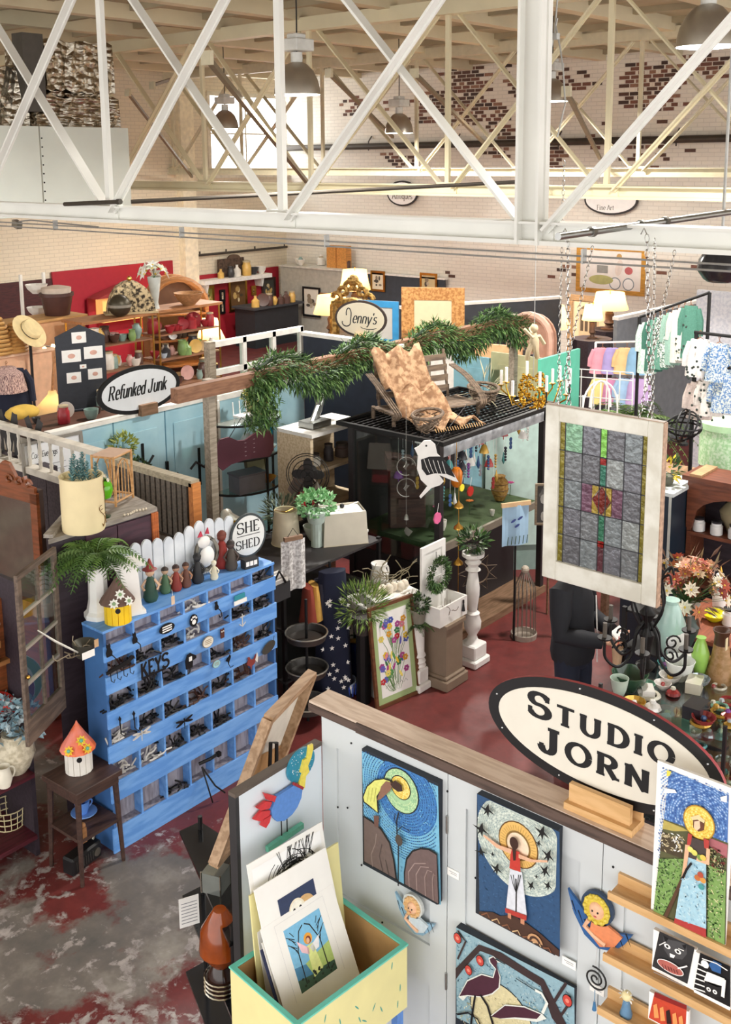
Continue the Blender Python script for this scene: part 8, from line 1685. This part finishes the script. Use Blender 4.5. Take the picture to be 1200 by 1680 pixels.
# left end: hats, hives, sweater, sign board
t=wall('peach_partition','peach booth partition at the left edge',6.3,8.1,12.55,12.75,1.96,mat('#e3b592'),mat('#eac4a4'))
t=thing('straw_hat','pale straw boater with black ribbon on a black stand','hat',(7.72,12.45,2.28));b=B();hat(b,.26,mat('#e8d3a0',.9),BLACK);o=b.build('hat',t,smooth=True);o.rotation_euler=(.9,0,.3);pt('stand',t,lambda b:b.cyl((0,0,-2.28),(0,0,0),.02,BLACK,8))
for x,z,lb in((7.38,.5,'tall straw beehive skep at the left edge'),(7.6,.38,'small straw beehive skep below the hat')):t=thing('straw_skep',lb,'skep',(x,12.65,2.001));pt('coils',t,lambda b:[b.tube([(r*math.cos(a),r*math.sin(a),zz)for a in[i*PI/10 for i in range(20)]],.024,wood('#c89a5a'),5,True)for r,zz in[(.17*math.cos(j/9*1.45),.02+z*j/9)for j in range(9)]]);pt('cap',t,lambda b:b.sph((0,0,z*.92),.04,wood('#c89a5a')))
t=garment('navy_sweater','dark navy sweater with pink striped scarf on a form at left edge',(6.2,10.5,2.3),-.7,.75,.42,mat('#1f2438',.9));pt('scarf',t,lambda b:b.lathe([(.22,-.3),(.18,-.1),(.08,-.03)],mat('#d8b8ac',.9,h2='#5a3a44',scale=30,stretch=(6,6,.5)),16));pt('form',t,lambda b:b.cyl((0,0,-2.3),(0,0,-.1),.03,RWD,8))
t=thing('yellow_cushion','mustard yellow cushion in front of the sweater','cushion',(5.82,9.62,1.85));pt('cushion',t,lambda b:b.sph((0,0,.1),.17,mat('#e3bd58',.9),14,8,(1.1,.8,.5)),smooth=True);pt('stand',t,lambda b:b.bx(-.2,.2,-.15,.15,-1.85,.02,DK))
t=thing('cone_lamp','cream cone lampshade with warm glow left of the peaked board','lamp',(6.4,9.95,1.8));pt('shade',t,lambda b:b.lathe([(.24,0),(.05,.2),(.04,.24)],mat('#e8d0a0',.8,kind='shade'),20,cap=False),smooth=True);pt('stem',t,lambda b:b.tube([(0,0,.24),(.02,0,.4),(.1,.05,.6)],.014,wood('#a8744a')));pt('base',t,lambda b:b.cyl((0,0,-1.8),(0,0,.1),.02,BRASS,8));pt('bulb',t,lambda b:b.sph((0,0,.08),.035,mat('#ffd9a0',emit=20)))
frame('menu_board','white handwritten list board in a grey frame behind the balustrade',.62,.9,(5.24,8.15,1.15),-.05,mat('#8a857c'),.03,'#eef0f2',art=lambda b,w,h,y:[lettering(b,'Cozy Evenings',-.22,.74,.055,K,y,.1,.08,serif=False,shear=.2,sx=.7)]+[stroke(b,[(-.2,.66-k*.055),(.12+.08*math.sin(k*3),.66-k*.055)],.006,y,mat('#9a9aa0'))for k in range(10)],tilt=.08)
pt('easel',bpy.data.objects['menu_board'],lambda b:[b.cyl((x,.02,-1.15),(x*.6,.03,.6),.015,RWD,6)for x in(-.25,.25)])
# red room on the far left wall
REDM=mat('#a01c2c',.6,var=.05)
for x0,x1,z,lb in((12.83,16.1,2.18,'bright red wall panel on the far left wall'),(16.55,19.6,1.75,'red wall panel with white mantel shelf near the corner')):wall('red_panel',lb,x0,x1,YW-.08,YW-.03,z,REDM)
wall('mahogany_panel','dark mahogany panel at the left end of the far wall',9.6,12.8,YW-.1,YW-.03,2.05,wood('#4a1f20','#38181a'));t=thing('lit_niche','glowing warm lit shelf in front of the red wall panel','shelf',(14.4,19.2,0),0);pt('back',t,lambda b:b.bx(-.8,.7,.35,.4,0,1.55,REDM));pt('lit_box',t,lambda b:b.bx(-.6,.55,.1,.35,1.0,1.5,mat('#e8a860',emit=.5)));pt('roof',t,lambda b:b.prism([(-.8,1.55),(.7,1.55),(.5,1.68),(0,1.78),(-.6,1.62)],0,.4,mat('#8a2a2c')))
tlamp('small glowing shade lamp in front of the red panel',(14.9,18.9,.9),.7,.2,BRASS,'#ffdf9a',22,name='glow_lamp');pt('stand',bpy.data.objects['glow_lamp'],lambda b:b.cyl((0,0,-.9),(0,0,0),.25,DK,10))
t=thing('mantel_shelf','white mantel shelf with brackets on the red wall','shelf',(0,19.4,1.55));pt('board',t,lambda b:b.bx(16.75,19.0,-.1,.27,0,.1,WDT));[pt('bracket',t,lambda b:b.prism([(x,0),(x+.12,0),(x+.06,-.22)],0,.27,WDT))for x in(16.85,18.7)]
clutter(6,'on the white mantel shelf',17.3,18.9,19.4,19.5,1.65,.17,CLR[:1]+CLR[7:8]+CLR[4:5]);t=thing('carved_panel','dark carved wooden panel on the white mantel shelf','carving',(17.85,19.55,1.651));pt('panel',t,lambda b:b.bx(-.42,.42,0,.06,0,.45,mat('#5a4638',.8,h2='#3a2c24',scale=14,bump=1)));pt('crest',t,lambda b:b.prism(ell(.1,.45,.2,.09,12,0,180),0,.05,mat('#5a4638')))
FX=lambda px,py:spot(px,py,Y=YW-.1)
for px,py,w,h,fm,inn,lb in((344,497,.3,.42,BRASS,'#8a8a3a','oval gold framed portrait'),(365,495,.18,.3,BLACK,'#e8dcc8','upper small black framed print'),(365,515,.18,.3,BLACK,'#d8c8b0','lower small black framed print'),(391,510,.62,.8,BRASS,'#6a4a28','large gold framed dark still life'),(416,484,.16,.24,BRASS,'#c8a070','tiny gold framed print'),(441,490,.5,.55,DARKWOOD,'#4a4a44','dark framed flower painting'),(443,530,.6,.55,MIDWOOD,'#7a5a38','brown framed painting beside the black mantel')):
 p=FX(px,py);frame('picture',lb+' on the red wall',w,h,(p.x,YW-.1,max(.3,p.z)),0,fm,.06,inn,art=blobs(('#c8a868','#8a6a3a','#d8c8a0','#4a3a28'),9,.25,.25,.12,px),cat='picture')
t=thing('black_stove','black fireplace stove with brass ornaments in the red room','stove',(18.3,18.6,0));pt('body',t,lambda b:b.bx(-.8,.7,-.2,.5,0,.95,mat('#26282c')));pt('shelf',t,lambda b:b.bx(-.9,.8,-.3,.5,.95,1.0,mat('#3a3c40')));clutter(7,'on the black stove in the red room',17.5,18.9,18.4,18.6,1.0,.16,CLR[4:6])
# grey hutch corner, jars, mirror, frames on the back wall
XB_=XW-.1
t=wall('grey_hutch','grey painted hutch with glass jars in the far corner',19.3,19.9,17.0,19.3,1.8,mat('#a8a498'),mat('#c8c4b8'),'hutch');clutter(8,'on top of the grey corner hutch',19.4,19.8,17.2,19.1,1.85,.15,CLR[:1]+CLR[3:4]+CLR[5:6])
t=thing('wooden_box','honey coloured wooden panel box on the grey hutch','box',(19.6,17.55,1.841),0);pt('box',t,lambda b:b.bx(-.1,.1,-.32,.32,0,.55,wood('#c88a44')));pt('line',t,lambda b:b.bx(-.104,-.1,-.02,.02,0,.55,wood('#a86a2c')))
wall('slate_panel','dark slate blue wall panel with frames on the back wall',19.84,19.9,14.5,17.0,1.72,mat('#3a4048'),WDT)
for px,py,w,h,fm,inn,lb in((510,520,.6,.75,BLACK,'#d8d0c0','black framed ink print of a dancer'),(542,515,.75,.5,MIDWOOD,'#6a4428','wide brown framed landscape'),(620,478,.45,.5,BRASS,'#e8dcc0','gold framed portrait print'),(703,490,.5,.6,BRASS,'#cdb98a','tan framed silhouette')):
 p=spot(px,py,X=19.2 if px<600 else 19.8);frame('picture',lb+' at the back wall',w,h,(19.25 if px<600 else 19.82,p.y,max(.2,p.z)),-PI/2,fm,.05,inn,art=blobs(('#4a443c','#b8a890','#8a7a64'),7,.2,.25,.12,px))
t=thing('gilt_mirror','ornate gilded rococo mirror with carved crest','mirror',(13.2,11.5,0),-PI/2+.2);GD=mat('#8a6a34',.4,.5,h2='#c9a45a',scale=18,bump=1);pt('glass',t,lambda b:b.bx(-.3,.3,0,.03,.9,2.05,mat('#c8c0a8',.1,.8)));pt('frame',t,lambda b:[b.tube([(-.36,0,.8),(-.38,0,1.5),(-.36,0,2.1)],.09,GD,8),b.tube([(.36,0,.8),(.38,0,1.5),(.36,0,2.1)],.09,GD,8),b.tube([(-.4,0,2.1),(0,0,2.16),(.4,0,2.1)],.08,GD,8),b.tube([(-.4,0,.82),(.4,0,.82)],.09,GD,8)])
pt('crest',t,lambda b:[b.tube([(s*(.05+.12*k+.1*math.cos(a)*(1-a/8)),-.03,2.42-.1*k+.1*math.sin(a)*(1-a/8))for a in[i*.5 for i in range(12)]],.04,GD,6)for s in(-1,1)for k in range(3)]+[b.sph((0,-.02,2.52),.1,GD)]);pt('stand',t,lambda b:b.bx(-.4,.4,0,.06,0,.8,GD))
for px,py,X_,h,r,on_,lb in((583,515,17.0,.95,.34,45,'tall white lamp glowing beside the grey hutch'),(545,550,13.5,.7,.32,30,'low cream lamp glowing behind the Jenny\'s sign'),(893,580,15.0,.8,.42,60,'wide amber lamp glowing beside the tall print'),(1000,540,15.5,.6,.3,45,'large drum lamp glowing right of the tall print'),(972,555,14.0,.5,.16,25,'small square lamp glowing in front of the tall print')):
 p=spot(px,py,X=X_);z=max(.3,p.z);t=tlamp(lb,(p.x,p.y,z),h,r,mat('#5a4030'),'#ffdca0',on_*.35,rt=.75,name='glowing_lamp');pt('stand',t,lambda b:b.cyl((0,0,-z),(0,0,0),.3,DK,10))
t=thing('slat_screen','charcoal partition wing with white cap above the garland','partition',(12.6,9.1,0),D(-28));pt('panel',t,lambda b:b.bx(-.8,1.9,0,.05,0,2.36,mat('#3a3e46',.7)));pt('cap',t,lambda b:b.bx(-.8,1.9,-.02,.07,2.36,2.4,WDT))
a=spot(720,520,X=12.0);frame('mosaic_frame','wide amber mosaic mirror frame above the garland',.9,.75,(12.0,a.y+.1,1.95),-PI/2+.5,mat('#d8a060',.6,h2='#b0743a',scale=30),.18,'#e8d8b0');frame('grey_print','grey mounted sketch on a bright blue panel above the garland',.6,.62,(11.2,9.3,1.95),-PI/2+.3,mat('#2f86b8'),.09,'#b8b4ac',art=blobs(('#5a5650',),4,.12,.12,.1,5))
for nm,h in(('mosaic_frame',1.95),('grey_print',1.95)):pt('stand',bpy.data.objects[nm],lambda b:b.bx(-.3,.3,.01,.05,-h,.05,WDT))
p=spot(965,600,X=17.0);frame('facade_print','tall framed print of a classical building facade',.85,1.5,(17.0,p.y,.55),-PI/2,wood('#a8845c'),.1,'#e0c8a0',art=lambda b,w,h,y:[b.flat(rect(-.2,.2,.1,1.25),y,mat('#c8b08a')),b.flat([(-.2,1.25),(.2,1.25),(0,1.38)],y,mat('#7a6448'))]+[b.flat(rect(-.17+k*.09,-.11+k*.09,z,z+.3),y-.001,mat('#5a4a38'))for k in range(4)for z in(.2,.85)]);pt('easel',bpy.data.objects['facade_print'],lambda b:b.bx(-.3,.3,.01,.04,-.55,.1,RWD))
a,c=spot(942,478,X=XB_),spot(1055,478,X=XB_)
def bike(b,w,h,y):
 for x in(.12,.42):b.flat(ell(x,.22,.13,.13,20),y,mat('#7a8a90'));b.flat(ell(x,.22,.11,.11,20),y-.001,PAPER)
 b.flat(ell(-.2,.28,.28,.1,16),y-.002,mat('#b8b878'));b.flat(ell(.2,.55,.08,.17,14,tilt=-.2),y-.004,mat('#e6d8cc'));b.flat(ell(.2,.78,.06,.06,12),y-.005,mat('#c8a060'));b.flat(ell(.42,.5,.09,.08,12),y-.006,mat('#c86a6a'));b.flat(rect(-.3,-.05,.42,.58),y-.003,mat('#9a9a94'))
frame('bicycle_picture','gold framed picture of a cyclist with flowers and a dog on the back wall',a.y-c.y,.98,(XW-.004,(a.y+c.y)/2,a.z),-PI/2,wood('#c8923a'),.09,'#f2ece4',art=bike)
for px,X_,lb,tx in((660,325,'oval wall sign lettered Antiques half hidden by the middle truss','Antiques'),(1002,337,'oval wall sign lettered Fine Art half hidden by the middle truss','Fine Art')):
 p=spot(px,X_-2,X=XB_);t=thing('oval_wall_sign',lb,'sign',(XB_,p.y,p.z+.08),-PI/2);pt('rim',t,lambda b:b.prism(ell(0,0,.46 if px<900 else.6,.3,36),0,.03,mat('#2a2624')));pt('face',t,lambda b:b.prism(ell(0,0,.42 if px<900 else.56,.26,36),-.004,0,PAPER));pt('lettering',t,lambda b:lettering(b,tx,-.3,-.13 if px<900 else-.2,.15 if px<900 else.1,mat('#5a5248'),-.006,.12,.06))
# clothes booth at the right
t=thing('clothes_partition','grey partition wing with black hanging rods at the right','partition',(0,0,0));a,c=Vector((14.0,6.9,0)),Vector((17.2,6.7,0));pt('panel',t,lambda b:b.bar(a+Vector((0,.25,1.08)),c+Vector((0,.25,1.08)),.06,2.16,mat('#7d8288')));pt('cap',t,lambda b:b.bar(a+Vector((0,.25,2.18)),c+Vector((0,.25,2.18)),.1,.05,WDT));[pt('rod',t,lambda b:b.cyl((x,6.2,1.75),(x,7.1,1.75),.025,IRON,8))for x in(13.4,14.6,15.8)]
CC=(('#a8c8b8','mint striped'),('#3a6a5a','dark green leafy'),('#5a8a78','sage leafy'),('#2f5a4c','forest green'),('#88a89a','grey green'),('#c8c4bc','pale grey'),('#dcd8c4','cream dotted'),('#4a7a6a','teal patterned'),('#e8e4e0','white printed'),('#4a78b0','blue speckled'),('#d8c8c0','blush dotted'),('#e8e0d8','ivory floral'),('#5a82b8','denim blue'))
for k,(h,nm)in enumerate(CC):
 p=spot(1065+k*10,522-k*4,X=10.6)if k<8 else spot((1150,1182,1150,1168,1190)[k-8],(548,555,618,612,606)[k-8],X=9.2)
 garment('hung_dress',f'{nm} child dress on the right clothes rail',p,-PI/2+.3,.55 if k<8 else.34,.16 if k<8 else.19,mat(h,.9,h2='#dfe6dc' if k%3==0 else None,scale=70),mat('#2f3a34')if k in(6,8,10,11)else None,seed=k,group='dresses on the right rail')
t=thing('clothes_rail','black iron clothes rail carrying the row of dresses','rail',(0,0,0));a,c=spot(1050,520,X=10.6),spot(1165,480,X=10.6);pt('rail',t,lambda b:b.cyl(a,c,.015,IRON,8));[pt('post',t,lambda b:b.cyl((p.x,p.y,0),p,.02,IRON,8))for p in(a,c)];a,c=spot(1140,545,X=9.2),spot(1200,552,X=9.2);pt('front_rail',t,lambda b:b.cyl(a,c,.015,IRON,8));a,c=spot(1140,615,X=9.2),spot(1200,603,X=9.2);pt('lower_rail',t,lambda b:b.cyl(a,c,.015,IRON,8));pt('rail_post',t,lambda b:b.cyl((a.x,a.y,0),a+Vector((0,0,.4)),.02,IRON,8))
for k,(h,nm)in enumerate((('#e8a0b0','pink'),('#b0a0d8','lilac'),('#f0c890','peach'),('#90b8d8','sky blue'),('#f0dc90','lemon'),('#d890b8','rose'),('#a8c8e8','pale blue'),('#c8a8d8','mauve'))):p=spot(990+(k%4)*20,565+(k//4)*50,X=12.5);garment('baby_garment',f'{nm} baby outfit on the middle rack of the right booth',p,-PI/2+.4,.34,.26,mat(h,.9),sleeves=k%2==0,seed=k,group='baby clothes on the rack')
t=thing('baby_rack','white two-tier rack carrying pastel baby clothes','rail',(0,0,0));[pt('rail',t,lambda b:b.cyl(spot(978,y,X=12.5),spot(1062,y-2,X=12.5),.014,WHITE,6))for y in(562,612)];[pt('post',t,lambda b:b.cyl((p.x,p.y,0),p,.018,WHITE,6))for p in(spot(978,562,X=12.5),spot(1062,560,X=12.5))]
a=spot(1180,500,X=14.0);wall('herringbone_cloth','white herringbone cloth partition at the right edge',13.9,13.98,3.6,5.9,2.7,mat('#e3e4ea',.8,h2='#cfd2dc',scale=24))
t=thing('pink_arch_shelf','blush pink arched shelf with bottles right of the garland','shelf',(13.2,8.1,0),-PI/2);PK=mat('#e3b8a4',.6);pt('arch',t,lambda b:b.tube([(-.35,0,0),(-.35,0,1.9)]+[(-.35*math.cos(s),0,1.9+.35*math.sin(s))for s in[i*PI/10 for i in range(11)]]+[(.35,0,0)],.05,PK,6));pt('back',t,lambda b:b.prism([(-.35,0),(.35,0),(.35,1.9)]+ell(0,1.9,.35,.35,10,0,180)+[(-.35,1.9)],.15,.18,mat('#caa08c')));[pt('shelf',t,lambda b:b.bx(-.33,.33,-.05,.15,z-.03,z,PK))for z in(1.1,1.6)]
clutter(4,'on the blush pink arched shelf',13.1,13.25,7.85,8.35,1.6,.09,CLR[:1]+CLR[7:8])
tb=thing('peach_board','peach board in front of the pink arched shelf','board',(12.2,8.0,0),-PI/2+.2);pt('board',tb,lambda b:b.bx(-.35,.35,0,.05,1.2,1.95,mat('#f0b888')));pt('legs',tb,lambda b:[b.bx(x-.02,x+.02,0,.05,0,1.2,PINE)for x in(-.3,.3)])
# loose cables, tie rods, string lights, dark cabinet
for k,(x0,y0,x1,y1,X0_,X1_,lb)in enumerate(((210,152,315,290,11.2,16.2,'left of the window'),(340,95,505,300,6.3,11.2,'over the window'),(540,120,645,225,11.2,16.2,'left of the middle lamp'),(680,120,795,235,11.2,16.2,'right of the middle lamp'),(250,140,312,120,11.2,16.2,'above the air unit'),(930,150,985,260,11.2,16.2,'right of the wide post'))):
 a,c=spot(x0,y0,X=X0_),spot(x1,y1,X=X1_);t=thing('tie_rod','dark diagonal tie rod between the roof trusses '+lb,'rod',a);pt('rod',t,lambda b:b.bar((0,0,0),c-a,.05,.05,mat('#7a6c55',.6)));pt('end_plate',t,lambda b:b.box((0,0,0),(.04,.12,.12),TG))
t=thing('loose_cable','grey electrical cables looping beside the wide white truss post','cable',spot(912,60,X=6.3));pt('loops',t,lambda b:[b.tube([spot(px_,py_,X=6.3)-t.location for px_,py_ in pp],.006,CON,5)for pp in(((915,0),(910,60),(880,110),(868,170),(872,195)),((915,30),(905,80),(886,140),(878,205),(884,210)),((912,40),(920,80),(925,120),(928,170),(915,225)))]);pt('tie',t,lambda b:b.cyl((0,0,-.02),(0,0,.02),.03,CON,8))
t=thing('string_lights','short string of warm bulbs along the peach partition','string lights',(7.9,12.5,1.95));pt('wire',t,lambda b:b.tube([(k*.2,.6*k/6,.1-.05*math.sin(k))for k in range(7)],.006,BLACK,4))
for k in range(6):pt('bulb',t,lambda b:b.sph((k*.2+.1,.06+.1*k,.04),.03,mat('#ffd28a',emit=9),8,5))
t=thing('navy_cabinet','dark navy cabinet side standing between the window and the jar shelf','cabinet',(8.05,3.58,0));pt('body',t,lambda b:b.bx(-.15,.35,-.1,.32,0,1.78,mat('#1c2a38',.4)));pt('top',t,lambda b:b.bx(-.17,.37,-.12,.34,1.78,1.81,mat('#cfd6d8')));pt('edge',t,lambda b:b.bx(-.16,-.15,-.1,-.08,0,1.78,mat('#b8bcb8')))
plant('shelf_ivy','small yellow flowering plant on the dark navy cabinet',(8.1,3.62,1.811),(.07,.08),mat('#5a5a4c'),.14,ms=GREENS[:2]+[mat('#e0c840')],n=90,L=.07)
# single out look-alikes by their place
ORDS=ORD+['eighth','ninth','tenth','eleventh','twelfth']
bpy.context.view_layer.update()
by={}
for o in COL.objects:
 if o.parent is None and 'label' in o:by.setdefault(o['label'],[]).append(o)
for lb,os_ in by.items():
 if len(os_)>1:
  def sx_(o):v=RC@(np.array(o.matrix_world.translation)-np.array([0,0,EYE]));return v[0]/v[2]
  for i,o in enumerate(sorted(os_,key=sx_)):o['label']=f'{ORDS[min(i, 11)]} {lb}, counted from the left' if len(lb.split())<12 else f'{ORDS[min(i, 11)]} {lb}'
